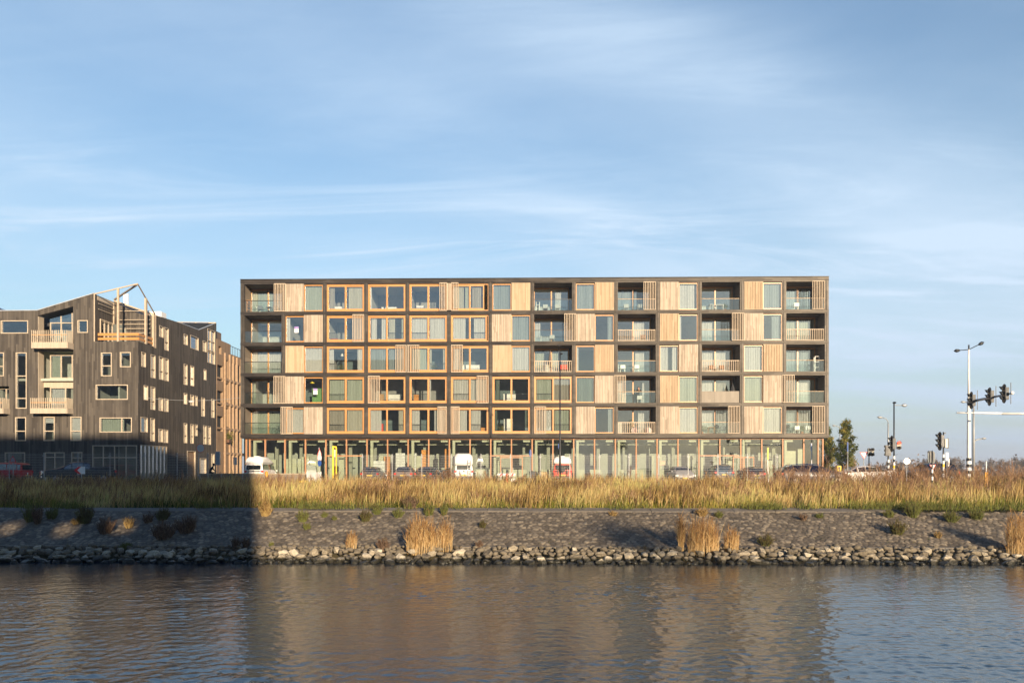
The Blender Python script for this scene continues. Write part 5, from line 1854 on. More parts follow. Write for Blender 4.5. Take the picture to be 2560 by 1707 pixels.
def vehicle(name, label, cat, kind, loc, rz, body, group='cars parked in front of the long apartment block', plate=True, extra=None, scale=1.0):
    P = PROF[kind]
    st = [(x - P['L'] / 2, a, b_, c, d, e) for x, a, b_, c, d, e in P['st']]
    root = thing(name, label, cat, loc, rz, group)
    b = MB().add(*loft(st)).build('body', body, root, smooth=True)
    b.modifiers.new('sub', 'SUBSURF').levels = 1
    b.modifiers['sub'].render_levels = 2
    for e in (0, len(st) - 1):   # keep the ends crisp enough
        pass
    c0, c1 = P['cab']
    # side windows
    for sg_ in (-1, 1):
        for i in range(c0, c1):
            x0, x1 = st[i][0], st[i + 1][0]
            if abs(x1 - x0) < .1:
                continue
            n = max(1, int(round((x1 - x0) / 1.0)))
            for k in range(n):
                ua, ub = k / n + .035 / (x1 - x0), (k + 1) / n - .035 / (x1 - x0)
                vs = []
                for u, lo in ((ua, 1), (ub, 1), (ub, 0), (ua, 0)):
                    s0, s1 = st[i], st[i + 1]
                    ze = s0[2] + (s1[2] - s0[2]) * u
                    zt_ = s0[3] + (s1[3] - s0[3]) * u
                    wb = s0[4] + (s1[4] - s0[4]) * u
                    wt = s0[5] + (s1[5] - s0[5]) * u
                    t_ = .10 if lo else .80
                    z = ze + (zt_ - ze) * t_
                    w = wb * .975 + (wt - wb * .975) * t_ / .84 
                    vs.append((x0 + (x1 - x0) * u, sg_ * (w + .012), max(z, ze + .03)))
                o = MB().add(vs + [(a_, b_ - sg_ * .02, c_) for a_, b_, c_ in vs], [(0, 1, 2, 3), (7, 6, 5, 4), (0, 4, 5, 1), (1, 5, 6, 2), (2, 6, 7, 3), (3, 7, 4, 0)]).build('side_window', CARG, root)
    # windscreen and rear window
    def screen(i, j, nm):
        s0, s1 = st[i], st[j]
        vs = []
        for u, sgn in ((.12, -1), (.12, 1), (.88, 1), (.88, -1)):
            x = s0[0] + (s1[0] - s0[0]) * u
            z = s0[3] + (s1[3] - s0[3]) * u
            w = (s0[5] + (s1[5] - s0[5]) * u) * .84
            vs.append(Vector((x, sgn * w, z)))
        nrm = (vs[1] - vs[0]).cross(vs[3] - vs[0]).normalized()
        if nrm.z < 0:
            nrm = -nrm
        v2 = [p + nrm * .022 for p in vs]
        MB().add([tuple(p) for p in v2 + vs], [(0, 1, 2, 3), (7, 6, 5, 4), (0, 4, 5, 1), (1, 5, 6, 2), (2, 6, 7, 3), (3, 7, 4, 0)]).build(nm, CARG, root)
    screen(c1 - 1, c1, 'windscreen')
    rear_up = kind in ('camper', 'van')
    if rear_up:
        zl, zh, w = st[1][2] + .05, st[1][3] - .12, st[1][5] * .82
        MB().box(st[1][0] - .075, st[1][0] - .045, -w, w, zl, zh).build('rear_window', CARG, root)
    else:
        screen(c0, c0 + 1 if kind in ('sedan',) else c0 + 1, 'rear_window')
        if kind in ('hatch', 'suv', 'estate'):
            zl, zh, w = st[2][2] + .05, st[2][3] + .02, st[2][5] * .86
            MB().prism([(st[1][0] - .02, zl), (st[2][0] - .06, zh), (st[2][0] + .02, zh), (st[1][0] + .1, zl)], -w, w, 'y').build('rear_window', CARG, root)
    xr, xf = st[0][0], st[-1][0]
    zr = st[1][2]
    for sg_ in (-1, 1):
        yy = sg_ * st[1][4]
        MB().box(xr + .0, xr + .14, yy - .2 if sg_ > 0 else yy - .02, yy + .02 if sg_ > 0 else yy + .2, zr - .22, zr - .04).build('tail_light', REDL, root, bevel=.02)
        yy = sg_ * st[-2][4]
        zf = st[-2][2]
        MB().box(xf - .22, xf - .03, yy - .24 if sg_ > 0 else yy - .04, yy + .04 if sg_ > 0 else yy + .24, zf - .24, zf - .08).build('headlight', CLEARL, root, bevel=.03)
        i = c1
        MB().ball((st[i][0] - .12, sg_ * (st[i][4] + .1), st[i][2] + .10), .1, 8, 6, .75, .6, 1.0).build('wing_mirror', body, root, smooth=True)
        for wx in P['wh']:
            x = wx - P['L'] / 2
            r_ = .33 if kind not in ('pickup', 'suv') else .39
            yo = sg_ * (st[4][4] - .005)
            w_ = MB().cyl((x, yo - sg_ * .2, r_), (x, yo + sg_ * .012, r_), r_, n=24).build('wheel', TYRE, root, bevel=.02)
            MB().cyl((x, yo - sg_ * .05, r_), (x, yo + sg_ * .022, r_), r_ * .62, n=16).build('rim', RIM, w_)
            arch = MB()
            pts_ = [(x + math.cos(a_) * (r_ + .045), yo - sg_ * .0, r_ + math.sin(a_) * (r_ + .045)) for a_ in np.linspace(-.1, math.pi + .1, 13)]
            arch.tube(pts_, .028, 5).build('wheel_arch', BLACKP, root)
    MB().box(xr - .02, xr + .06, -.75, .75, st[0][1] - .02, st[0][1] + .2).build('rear_bumper', BLACKP, root, bevel=.02)
    MB().box(xf - .08, xf + .02, -.7, .7, st[-1][1] - .04, st[-1][1] + .14).build('front_bumper', BLACKP, root, bevel=.02)
    MB().box(xr - .03, xr - .015, -.26, .26, st[0][1] + .22, st[0][1] + .33).build('number_plate', YPL, root)
    MB().box(xf + .02, xf + .035, -.26, .26, st[-1][1] + .02, st[-1][1] + .13).build('number_plate', YPL, root)
    MB().box(xr + .5, xf - .5, -.7, .7, .22, .34).build('underbody', BLACKP, root)
    if extra:
        extra(root, st, body)
    return root

WHITEP = carpaint('white_paint', (.72, .70, .66), 0)
def park(px, Y, off=0):
    return (XY(px, Y), Y, STREET + .008)
NOSE_IN = R(90)     # nose towards the block, tail to the water

def camper_roof(root, st, body):
    L0, L1 = st[0][0] + .12, st[-1][0] - .75
    vs, fs = loft([(L0, 1.72, 1.95, 2.0, .80, .72), (L0 + .25, 1.72, 2.2, 2.38, .80, .60), (L0 + 2.2, 1.72, 2.25, 2.42, .80, .62), (L1 - .4, 1.72, 2.0, 2.12, .80, .64), (L1 + .3, 1.70, 1.76, 1.80, .76, .66)])
    MB().add(vs, fs).build('raised_roof', WHITEP, root, smooth=True)
    MB().box(L0 + .9, L0 + 1.4, -.25, .25, 2.38, 2.47).build('roof_hatch', WHT, root, bevel=.02)
def bike_rack(root, st, body):
    x = st[0][0] - .12
    mb = MB().bar((x, -.7, 1.05), (x, .7, 1.05), .05).bar((x, -.6, 1.45), (x, .6, 1.45), .04)
    for yy in (-.45, 0, .45):
        mb.bar((x, yy, .8), (x, yy, 1.7), .035)
    mb.build('bike_rack', CHROME, root)
vehicle('campervan', 'small white campervan with raised roof at the left end of the long block', 'campervan', 'camper', park(652, 74.6), NOSE_IN + R(3), WHITEP,
        extra=lambda a, b_, c: (camper_roof(a, b_, c), bike_rack(a, b_, c)))
vehicle('hatchback', 'dark hatchback with red tail lights parked right of the yellow gate post', 'car', 'hatch', park(934.5, 75), NOSE_IN, carpaint('anthracite', (.05, .05, .055)))
vehicle('hatchback', 'brown-grey car half hidden by grass, between the two dark parked cars', 'car', 'hatch', park(1016, 75), NOSE_IN, carpaint('taupe', (.17, .13, .11)))
vehicle('hatchback', 'black car parked just left of the tall white camper', 'car', 'hatch', park(1075, 75), NOSE_IN - R(12), carpaint('black_car', (.02, .02, .022)))

# tall white camper with rear ladder
def tall(root, st, body):
    L0, L1 = st[0][0], st[-1][0] - .5
    vs, fs = loft([(L0 + .02, 1.60, 1.9, 2.0, .82, .74), (L0 + .16, 1.6, 2.35, 2.58, .84, .60), (L0 + .7, 1.6, 2.5, 2.72, .86, .62), (L0 + 2.8, 1.6, 2.45, 2.66, .86, .62), (L1 - .5, 1.6, 2.1, 2.3, .84, .64), (L1 + .25, 1.55, 1.66, 1.72, .80, .70)])
    MB().add(vs, fs).build('high_roof', WHITEP, root, smooth=True)
    x = L0 - .14
    mb = MB().bar((x, -.62, .7), (x, -.62, 2.1), .04).bar((x, -.34, .7), (x, -.34, 2.1), .04)
    for k in range(6):
        z = .85 + k * .24
        mb.bar((x, -.62, z), (x, -.34, z), .03)
    mb.build('ladder', CHROME, root)
    MB().box(L0 - .13, L0 - .09, -.05, .05, 1.0, 1.12).build('handle', BLACKP, root)
w_ = vehicle('camper', 'tall white high-roofed camper with a ladder on its rear door', 'camper', 'camper', park(1155, 75), NOSE_IN + R(9), WHITEP, extra=tall)
w_.scale = (1.06, 1.0, 1.0)
def redroof(root, st, body):
    camper_roof(root, st, body)
    bike_rack(root, st, body)
    MB().cyl((st[0][0] - .18, .05, 1.25), (st[0][0] - .1, .05, 1.25), .3, n=20).build('spare_wheel', TYRE, root)
vehicle('campervan', 'red campervan with a white raised roof behind the dark lamp post', 'campervan', 'camper', park(1404, 75), NOSE_IN, carpaint('red_van', (.45, .06, .03), 0), extra=redroof)
vehicle('suv', 'silver grey car facing the block under the small red fence sign', 'car', 'hatch', park(1703, 70), NOSE_IN + R(180), carpaint('silver_car', (.36, .35, .34)))
vehicle('suv', 'dark blue car in front of the right-hand glass entrance', 'car', 'suv', park(1797, 75), NOSE_IN, carpaint('blue_car', (.03, .06, .10)))
vehicle('hatchback', 'dark red car low behind the grass, last of the row on the right', 'car', 'hatch', park(1876, 75), NOSE_IN, carpaint('dark_red_car', (.12, .03, .03)))
def trim(root, st, body):
    for sg_ in (-1, 1):
        MB().tube([(st[2][0] + .1, sg_ * .70, 1.30), (st[3][0], sg_ * .64, 1.47), (st[4][0], sg_ * .645, 1.53), (st[5][0], sg_ * .65, 1.46)], .022, 6).build('roof_rail', CHROME, root)
        pts_ = [(st[1][0] + .35, sg_ * .93, 1.0), (st[2][0] + .2, sg_ * .79, 1.25), (st[3][0] + .1, sg_ * .71, 1.38), (st[4][0], sg_ * .70, 1.43), (st[5][0], sg_ * .70, 1.37), (st[6][0] - .15, sg_ * .88, 1.0)]
        MB().tube(pts_, .014, 5).tube([pts_[0], pts_[-1]], .012, 5).build('window_trim', CHROME, root)
        for x in (-.55, .55):
            MB().box(x, x + .18, sg_ * .93 - .02, sg_ * .93 + .03, .82, .86).build('door_handle', CHROME, root)
        MB().box(-2.0, 2.1, sg_ * .915 - .02, sg_ * .915 + .02, .26, .40).build('sill', BLACKP, root)
es = vehicle('estate_car', 'dark estate car with silver roof rails standing side on, bonnet to the right', 'car', 'estate', (XY(2030, 55.6), 55.6, STREET + .004), 0, carpaint('estate_paint', (.07, .06, .065)), group='cars on the road', extra=trim)
es['group'] = 'cars on the road'
vehicle('saloon_car', 'white saloon car side on behind the weeds, nose to the left', 'car', 'sedan', (XY(2153, 57.5), 57.5, STREET + .004), R(180), carpaint('white_saloon', (.68, .65, .62), 0), group='cars on the road')
vehicle('dark_car', 'black car half hidden behind the weeds between the round white sign and the striped post', 'car', 'suv', (XY(2322, 62), 62, STREET + .004), R(200), carpaint('black_car', (.02, .02, .022)), group='cars on the road')
def rack(root, st, body):
    mb = MB()
    for y in (-.6, .6):
        mb.bar((-1.9, y, 2.02), (.9, y, 2.02), .04)
    for x in (-1.9, -.95, 0, .9):
        mb.bar((x, -.6, 2.02), (x, .6, 2.02), .04).bar((x, -.6, 1.78), (x, -.6, 2.02), .04).bar((x, .6, 1.78), (x, .6, 2.02), .04)
    mb.build('roof_rack', BLACKP, root)
vehicle('panel_van', 'small red van with a black roof rack in the shade at the left edge', 'van', 'van', (XY(8, 68), 68, STREET + .008), R(180), carpaint('red_panel_van', (.42, .02, .02), 0), group='vehicles in the shade by the timber house', extra=rack)
def grille(root, st, body):
    x = st[-1][0]
    MB().box(x - .1, x + .03, -.62, .62, .72, 1.06).build('grille', CHROME, root, bevel=.03)
    for k in range(4):
        MB().box(x + .03, x + .045, -.5, .5, .77 + k * .07, .80 + k * .07).build('grille_slot', BLACKP, root)
    MB().box(x - .05, x + .06, -.95, .95, .48, .64).build('chrome_bumper', CHROME, root, bevel=.03)
    MB().box(st[1][0] + .1, st[3][0] - .15, -.78, .78, 1.19, 1.42).build('bed_cover', BLACKP, root, bevel=.08)
vehicle('pickup_truck', 'black pickup truck with chrome grille behind the red and white chevron board', 'pickup', 'pickup', (XY(196, 66), 66, STREET + .008), R(-143), carpaint('black_car', (.02, .02, .022)), group='vehicles in the shade by the timber house', extra=grille)

# ================================================================ fences
GALV = paint('galvanised', (.33, .34, .34), .6, .35)
FMAT = paint('fence_wire', (.34, .34, .33), .6, .1)
def fence(label, Y, pxs, top_px, label_group, name='mesh_fence'):
    root = thing(name, label, 'fence', (XY(pxs[0], Y), Y, STREET), 0)
    X0 = XY(pxs[0], Y)
    H = 2.42
    xs_ = [XY(p, Y) - X0 for p in pxs]
    for x in xs_:
        o = MB().box(x - .025, x + .025, -.025, .025, 0, H + .08).build('post', GALV, root)
        MB().box(x - .11, x + .11, -.045, -.031, H - .2, H - .15).box(x - .10, x + .10, -.045, -.031, .75, .79).build('clamp', GALV, o)
    for a, b in zip(xs_[:-1], xs_[1:]):
        mb = MB()
        z = .12
        while z < H:
            mb.box(a + .03, b - .03, -.055, -.043, z, z + .011)
            mb.box(a + .03, b - .03, -.036, -.024, z, z + .011)
            z += .2
        x = a + .05
        while x < b:
            mb.box(x - .003, x + .003, -.0435, -.0365, .06, H + .02)
            x += .10
        mb.build('mesh_panel', FMAT, root)
    return root
fence('galvanised wire mesh fence in front of the long apartment block', 65.9, [906.5 + 74.0 * k for k in range(15)], 1132, None)
fence('galvanised wire mesh fence in the shade in front of the dark timber house', 60.8, [-60 + 83 * k for k in range(1)] + [23, 110, 195, 275, 361, 443, 520], 1130, None)

# low barrier behind the grass at the end of the lane
g = thing('barrier', 'low board barrier with a pale cap rail at the mouth of the lane', 'barrier', (XY(500, 62), 62, STREET))
L_ = XY(768, 62) - XY(500, 62)
MB().box(0, L_, 0, .12, 0, .78).build('boards', planks('barrier_board', (.16, .13, .10, 1), (.26, .21, .15, 1), w=.2, axis='z'), g)
MB().box(-.02, L_ + .02, -.04, .16, .78, .86).build('cap_rail', paint('cap', (.34, .28, .20), .8), g)
for k in range(6):
    MB().box(L_ * k / 5 - .05, L_ * k / 5 + .05, -.05, -.001, 0, .78).build('post', GALV, g)
def simple(name, label, cat, px, Y, build, group=None, rz=0, z=None):
    r_ = thing(name, label, cat, (XY(px, Y), Y, STREET + .006 if z is None else z), rz, group)
    build(r_)
    return r_
def f_(r_):
    MB().box(-.55, .55, -.02, .02, .05, .95).build('cloth', planks('banner', (.38, .37, .35, 1), (.50, .49, .47, 1), w=.12, axis='x', seam=.02), r_)
    MB().box(-.57, -.53, -.04, .04, 0, 1.0).box(.53, .57, -.04, .04, 0, 1.0).build('stake', WHT, r_)
simple('banner', 'white banner panel at the right end of the low board barrier', 'banner', 785, 61, f_)
def f_(r_):
    MB().prism([(-.42, 0), (.42, 0), (.36, .3), (-.36, .3)], -.25, .25).build('block', paint('yellow_block', (.75, .50, .03), .6), r_, bevel=.02)
simple('footing_block', 'yellow foot block at the base of the low board barrier', 'block', 755, 61.4, f_)
def f_(r_):
    MB().cyl((0, 0, 0), (0, 0, .95), .12).build('post', paint('orange_post', (.85, .32, .03), .5), r_)
    MB().ball((0, 0, .95), .12, 10, 6, .6).build('cap', paint('orange_post', (.85, .32, .03), .5), r_)
simple('bollard', 'orange plastic bollard in front of the small white campervan', 'bollard', 666, 61.5, f_)
YEL = paint('yellow_steel', (.80, .52, .03), .5)
def f_(r_):
    H = ZY(1114, 62) - STREET
    MB().box(-.16, -.03, -.08, .08, 0, H).build('upright', YEL, r_, bevel=.01)
    MB().box(.12, .20, -.08, .08, 0, H - .05).build('upright', YEL, r_, bevel=.01)
    MB().prism([(-.16, H), (.20, H - .05), (.20, H - .16), (-.16, H - .12)], -.07, .07).build('head', YEL, r_)
    MB().box(-.03, .12, -.02, .02, H - .9, H - .3).build('plate', paint('grey_plate', (.45, .43, .38), .6), r_)
simple('height_gate_post', 'tall yellow steel gate post at the start of the mesh fence', 'gate post', 836, 62, f_)

# ================================================================ road furniture
BLK = paint('signal_black', (.015, .017, .02), .45)
WHP = paint('white_band', (.78, .77, .74), .5)
SIGB = paint('sign_back', (.30, .33, .36), .5, .5)
SRED = paint('sign_red', (.65, .03, .03), .45)
SWHT = paint('sign_white', (.80, .79, .76), .45)
SBLU = paint('sign_blue', (.02, .09, .38), .45)
SGRN = paint('grey_pole', (.42, .44, .45), .5, .5)

def bands(root, r_, h, n, w, yellow=None, r2=None):
    for k in range(n):
        m_ = WHP if k % 2 == 0 else BLK
        if yellow is not None and k == yellow:
            m_ = YEL
        MB().cyl((0, 0, h + k * w), (0, 0, h + (k + 1) * w - .002), r_ + .012, n=16).build('band', m_, root)

def signal_head(root, c, face, lenses=3, oval=True, lit=None, s=1.0, body=None):
    """c = centre of the head, face = unit direction it shows its lamps"""
    fd = Vector((face[0], face[1], 0)).normalized()
    sd = Vector((-fd.y, fd.x, 0))
    c = Vector(c)
    def P(a, b, z): return c + sd * a + fd * b + Vector((0, 0, z))
    mb = MB()
    H = (.36 if lenses == 3 else .22) * s
    if oval:
        n = 28
        ring = []
        for k in range(n):
            t_ = 2 * math.pi * k / n
            zz_ = math.sin(t_)
            a = math.cos(t_) * .30 * s
            z = zz_ * .24 * s + (1 if zz_ > 0 else -1) * .33 * s
            ring.append((a, z))
        vs = [P(a, -.015, z) for a, z in ring] + [P(a, .015, z) for a, z in ring]
        fs = [tuple(range(n)), tuple(range(2 * n - 1, n - 1, -1))] + [(i, i + n, (i + 1) % n + n, (i + 1) % n) for i in range(n)]
        o = MB().add(vs, fs).build('back_board', BLK, root)
        vs = [P(a * 1.06, -.02, z * 1.04) for a, z in ring] + [P(a * 1.06, -.012, z * 1.04) for a, z in ring]
        MB().add(vs, fs).build('board_rim', paint('rim_blue', (.05, .09, .16), .4), o)
    hs = H * 1.05
    mb.bar(P(0, -.13 * s, -hs), P(0, -.13 * s, hs), .26 * s, .22 * s, up=tuple(fd)) 
    mb.build('housing', body or BLK, root)
    for k in range(lenses):
        z = (k - (lenses - 1) / 2) * -.31 * s
        if lenses == 2:
            z = (.5 - k) * .34 * s
        m_ = paint('lens_dark', (.06, .05, .05), .25)
        if lit == k:
            t = NT('red_light')
            e = t.node("ShaderNodeEmission")
            e.inputs[0].default_value = (1, .06, .03, 1)
            e.inputs[1].default_value = 3.0
            m_ = t.done(e.outputs[0])
        MB().cyl(P(0, .0, z), P(0, .035, z), .105 * s, n=16).build('lens', m_, root)
        # hood
        vs, fs = [], []
        nn = 10
        for i in range(nn + 1):
            a_ = math.pi * (-.12 + 1.24 * i / nn)
            for rr_, ff in ((.115, .02), (.115, .26), (.13, .26), (.13, .02)):
                ff2 = ff if ff < .1 else ff * (.55 + .45 * max(0, math.sin(a_)))
                vs.append(P(math.cos(a_) * rr_ * s, ff2 * s, z + math.sin(a_) * rr_ * s))
        for i in range(nn):
            for j in range(4):
                fs.append((i * 4 + j, i * 4 + (j + 1) % 4, (i + 1) * 4 + (j + 1) % 4, (i + 1) * 4 + j))
        MB().add(vs, fs).build('hood', BLK, root)

def lamp_head(root, p, d, L=.65, mat=None):
    d = Vector(d).normalized()
    p = Vector(p)
    mb = MB().tube([p, p + d * L * .25, p + d * L * .65, p + d * L], [.045, .10, .12, .02], 8)
    return mb.build('lamp_head', mat or BLK, root, smooth=True)

# big mast with twin lamps and signal arm
YM = 54.0
xm = XY(2422, YM)
H = ZY(868, YM) - STREET
mast = thing('signal_mast', 'big pale mast with twin lamp arms and three traffic lights on its arm', 'traffic light mast', (xm, YM, STREET + .004))
MB().tube([(0, 0, 0), (0, 0, 1.2), (0, 0, ZY(1085, YM) - STREET), (0, 0, ZY(1000, YM) - STREET)], [.14, .125, .115, .105], 18).build('pole', SWHT, mast, smooth=True)
MB().tube([(0, 0, ZY(1000, YM) - STREET), (0, 0, ZY(942, YM) - STREET), (0, 0, H - .25)], [.075, .062, .05], 14).build('upper_pole', SWHT, mast, smooth=True)
zb0 = ZY(1182, YM) - STREET
bands(mast, .15, zb0 - .24 * 3, 7, .22)
MB().cyl((0, 0, zb0 - .72 + 1.54), (0, 0, zb0 - .72 + 1.74), .16, n=16).build('band', BLK, mast)
MB().tube([(0, 0, H - .3), (0, 0, H + .05)], .05, 8).build('lamp_bracket', BLK, mast)
z_l, z_r = ZY(879, YM) - STREET, ZY(864, YM) - STREET
for ex, ez, lab_ in ((XY(2400, YM) - xm, ZY(879.5, YM) - STREET, 0), (XY(2446, YM) - xm, ZY(866, YM) - STREET, 1)):
    s0 = Vector((0, 0, ZY(877.5, YM) - STREET))
    e0 = Vector((ex, 0, ez))
    a_ = MB().tube([s0, e0], .03, 6).build('lamp_arm', BLK, mast)
    lamp_head(a_, e0, (e0 - s0), .42)
za = ZY(1007, YM) - STREET
arm = MB().tube([(0, 0, za), (-.7 * .45, -5.8 * .45, za), (-.7, -5.8, za)], [.10, .08, .05], 12).build('signal_arm', SGRN, mast, smooth=True)
for t_ in (.17, .62, .95):
    c = (-.7 * t_ - .28, -5.8 * t_, za + .02)
    signal_head(arm, c, (-.97, .20), 3, True)
    MB().bar((c[0] + .42, c[1], za - .62), (c[0] + .42, c[1], za + .70), .03).bar((c[0], c[1], za), (c[0] + .42, c[1], za), .05).build('bracket', BLK, arm)
MB().ball((-.72, -5.95, za + .02), .11).build('end_cap', SWHT, arm)

def post_signal(label, px, Y, top_py, r_, striped_py, name='traffic_light', yellow=None, nb=6, mat=BLK, upper=None):
    root = thing(name, label, 'traffic light', (XY(px, Y), Y, STREET + .004), 0, 'traffic lights at the crossing')
    H = ZY(top_py, Y) - STREET
    MB().tube([(0, 0, 0), (0, 0, H * .5), (0, 0, H)], [r_, r_ * .95, r_ * .8], 12).build('pole', mat, root, smooth=True)
    zb_ = ZY(striped_py, Y) - STREET
    w = .22
    n = nb
    bands(root, r_, max(.02, zb_ - n * w), n, w, yellow)
    return root, H
# black lamp column with signals
Yq = 56.0
rt_, H = post_signal('black lamp column with an oval traffic light and a red pedestrian light', 2235, Yq, 1010, .055, 1140, 'lamp_column', nb=7, yellow=3)
rt_['category'] = 'lamp post'
MB().ball((.03, 0, H + .05), .13, 10, 6, .6).build('sensor', BLK, rt_)
a_ = MB().tube([(0, 0, H - .12), (XY(2255, Yq) - XY(2235, Yq), 0, H - .14)], .028, 6).build('lamp_arm', SGRN, rt_)
lamp_head(a_, (XY(2254, Yq) - XY(2235, Yq), 0, H - .14), (1, 0, .02), .40, SGRN)
signal_head(rt_, (XY(2230, Yq) - XY(2235, Yq) - .05, -.05, ZY(1110, Yq) - STREET), (-.985, .14), 3, True)
signal_head(rt_, (.30, -.12, ZY(1114.5, Yq) - STREET), (-.3, -1), 2, False, lit=0, body=paint('signal_grey', (.42, .40, .34), .5), s=1.05)
# black post with box
rt_, H = post_signal('black signal post with a flat black box, left of the black lamp column', 2221, 60, 1106, .055, 1149, nb=5)
signal_head(rt_, (-.12, .05, ZY(1127, 60) - STREET), (.1, 1), 3, False, s=1.0)
MB().box(-.30, .14, -.14, -.10, ZY(1140, 60) - STREET, ZY(1114, 60) - STREET).build('box', BLK, rt_)
# near post with round-cornered back board
rt_, H = post_signal('short striped signal post with a grey round-cornered back board', 2330.5, 48, 1127, .045, 1173, nb=5)
o = MB().prism([(-.14, -.38), (.14, -.38), (.22, -.28), (.22, .24), (.14, .36), (-.14, .36), (-.22, .24), (-.22, -.28)], .08, .12).build('back_board', paint('board_grey', (.10, .12, .13), .5), rt_)
o.location = (-.0, 0, ZY(1143, 48) - STREET)
signal_head(rt_, (0, .22, ZY(1143, 48) - STREET), (.1, 1), 3, False, s=.9)
MB().box(.04, .12, -.02, .08, ZY(1155, 48) - STREET, ZY(1131, 48) - STREET).build('bracket', BLK, rt_)
# oval head and grey box
rt_, H = post_signal('black signal post with an oval traffic light left and a pale box right', 2358.5, 54, 1081, .055, 1136, nb=7, yellow=3)
signal_head(rt_, (XY(2349, 54) - XY(2358.5, 54), 0, ZY(1103.5, 54) - STREET), (-.985, .12), 3, True, s=1.08)
MB().box(.08, .26, -.1, .1, ZY(1120, 54) - STREET, ZY(1098, 54) - STREET).build('box', paint('pale_box', (.55, .54, .48), .5), rt_, bevel=.01)
MB().box(.26, .30, -.12, .12, ZY(1121, 54) - STREET, ZY(1097, 54) - STREET).build('box_back', BLK, rt_)
MB().box(-.02, .16, -.03, .03, H - .12, H - .04).build('bracket', BLK, rt_)
# pedestrian signal
rt_, H = post_signal('small pedestrian signal on a striped post between the give-way sign and the black post', 2172.5, 60, 1120, .045, 1150, nb=5)
signal_head(rt_, (.20, -.1, ZY(1131, 60) - STREET), (-.25, -1), 2, False, body=MATS['signal_grey'], s=1.1)
MB().box(-.1, .08, -.06, .06, ZY(1140, 60) - STREET, ZY(1121, 60) - STREET).build('box', BLK, rt_)
# pale gantry arm from a column beyond the right edge
gy = 52.0
gr = thing('sign_gantry', 'long pale horizontal arm reaching in from the right behind the big mast', 'gantry', (XY(2690, gy), gy, STREET))
zg = ZY(1035.5, gy) - STREET
MB().cyl((0, 0, 0), (0, 0, zg + .3), .16).build('pole', SWHT, gr)
ax = XY(2392, gy) - XY(2690, gy)
am = MB().tube([(0, 0, zg), (ax * .62, 0, zg)], [.08, .08], 12).build('arm', SWHT, gr, smooth=True)
MB().tube([(ax * .62, 0, zg + .02), (ax, 0, zg + .06)], [.06, .05], 10).build('arm_tip', SWHT, am, smooth=True)

def curved_lamp(label, px, Y, top_py, arms, r_=.07, mat=GALV, base_dark=True):
    root = thing('street_lamp', label, 'street lamp', (XY(px, Y), Y, STREET), 0, 'silver street lamps in the distance')
    H = ZY(top_py, Y) - STREET
    MB().tube([(0, 0, 0), (0, 0, H * .6), (0, 0, H - .55)], [r_ * 1.1, r_, r_ * .8], 10).build('pole', mat, root, smooth=True)
    for dx, dz in arms:
        e = Vector(((XY(px + dx, Y) - XY(px, Y)), 0, H + dz))
        s0 = Vector((0, 0, H - .58 + dz))
        mid = s0 * .45 + e * .55 + Vector((0, 0, .25))
        mid = Vector((e.x * .35, 0, e.z - .12))
        a_ = MB().tube([s0, s0 + Vector((e.x * .06, 0, .25)), mid, e], r_ * .6, 7).build('lamp_arm', mat, root, smooth=True)
        lamp_head(a_, e, (e.x, 0, .05), .5, mat)
    return root
curved_lamp('silver street lamp with a curved arm to the left beside the black lamp column', 2220.5, 72, 1045, [(-14, 0)], .07)
curved_lamp('distant silver street lamp whose curved arm shows above the free-standing tree', 2100, 110, 1065, [(-11, 0)], .09)
curved_lamp('slim silver street lamp with two curved arms at different heights right of the big mast', 2434, 80, 1007, [(-20, 0), (20, -3.7)], .11)

# dark lamp post in front of the block
ly = 63.0
lp = thing('lamp_post', 'tall dark lamp post with two small lamp heads in front of the long block', 'lamp post', (XY(1400, ly), ly, STREET + .008))
H = ZY(880, ly) - STREET
MB().tube([(0, 0, 0), (0, 0, 2.2), (0, 0, 2.3), (0, 0, H)], [.085, .085, .07, .045], 12).build('pole', BLK, lp, smooth=True)
MB().tube([(0, 0, H - .1), (-.12, -.0, H + .28), (-.16, -.3, H + .42)], .03, 6).build('lamp_arm', BLK, lp)
MB().ball((-.17, -.35, H + .44), .17, 10, 6, .35, 1.0, 1.4).build('lamp_head', BLK, lp, smooth=True)
MB().ball((.14, .25, H - .12), .12, 10, 6, .5, 1.0, 1.3).build('lamp_head', BLK, lp, smooth=True)
# the band clips and small blue sign on it
MB().box(-.15, -.11, -.25, .25, 2.85, 3.25).build('sign_plate', SBLU, lp)

def sign(label, px, Y, pole_top, plates, r_=.035, lean=0.0, name='road_sign', group='road signs', cat='road sign', mat=GALV):
    root = thing(name, label, cat, (XY(px, Y), Y, STREET), 0, group)
    H = ZY(pole_top, Y) - STREET
    MB().tube([(0, 0, 0), (lean * H, 0, H)], r_, 8).build('pole', mat, root)
    for b_ in plates:
        b_(root, H)
    return root
def tri(cz, s, up=True, face=1, back=False, yaw=0, dx=0):
    def g(root, H):
        d = 1 if up else -1
        def poly(k):
            return [(-s * k, -d * s * .58 * k), (s * k, -d * s * .58 * k), (0, d * s * 1.15 * k)]
        o = MB().prism(poly(1), -.055, -.045).build('plate', SRED, root)
        o.location = (dx, 0, cz)
        o.rotation_euler = (0, 0, yaw)
        q_ = MB().prism(poly(.70), -.062, -.056).build('plate_face', SWHT if not back else SIGB, root)
        q_.location = (dx, 0, cz)
        q_.rotation_euler = (0, 0, yaw)
        if back:
            MB().box(dx - .02, dx + .02, -.08, -.063, cz - s * .5, cz + s * .6).build('clamp', SIGB, root)
    return g
def rect(cz, w, h, mat, yaw=0, dx=0, t=.012):
    def g(root, H):
        o = MB().box(-w / 2, w / 2, -.05 - t, -.05, -h / 2, h / 2).build('plate', mat, root)
        o.location = (dx, 0, cz)
        o.rotation_euler = (0, 0, yaw)
    return g
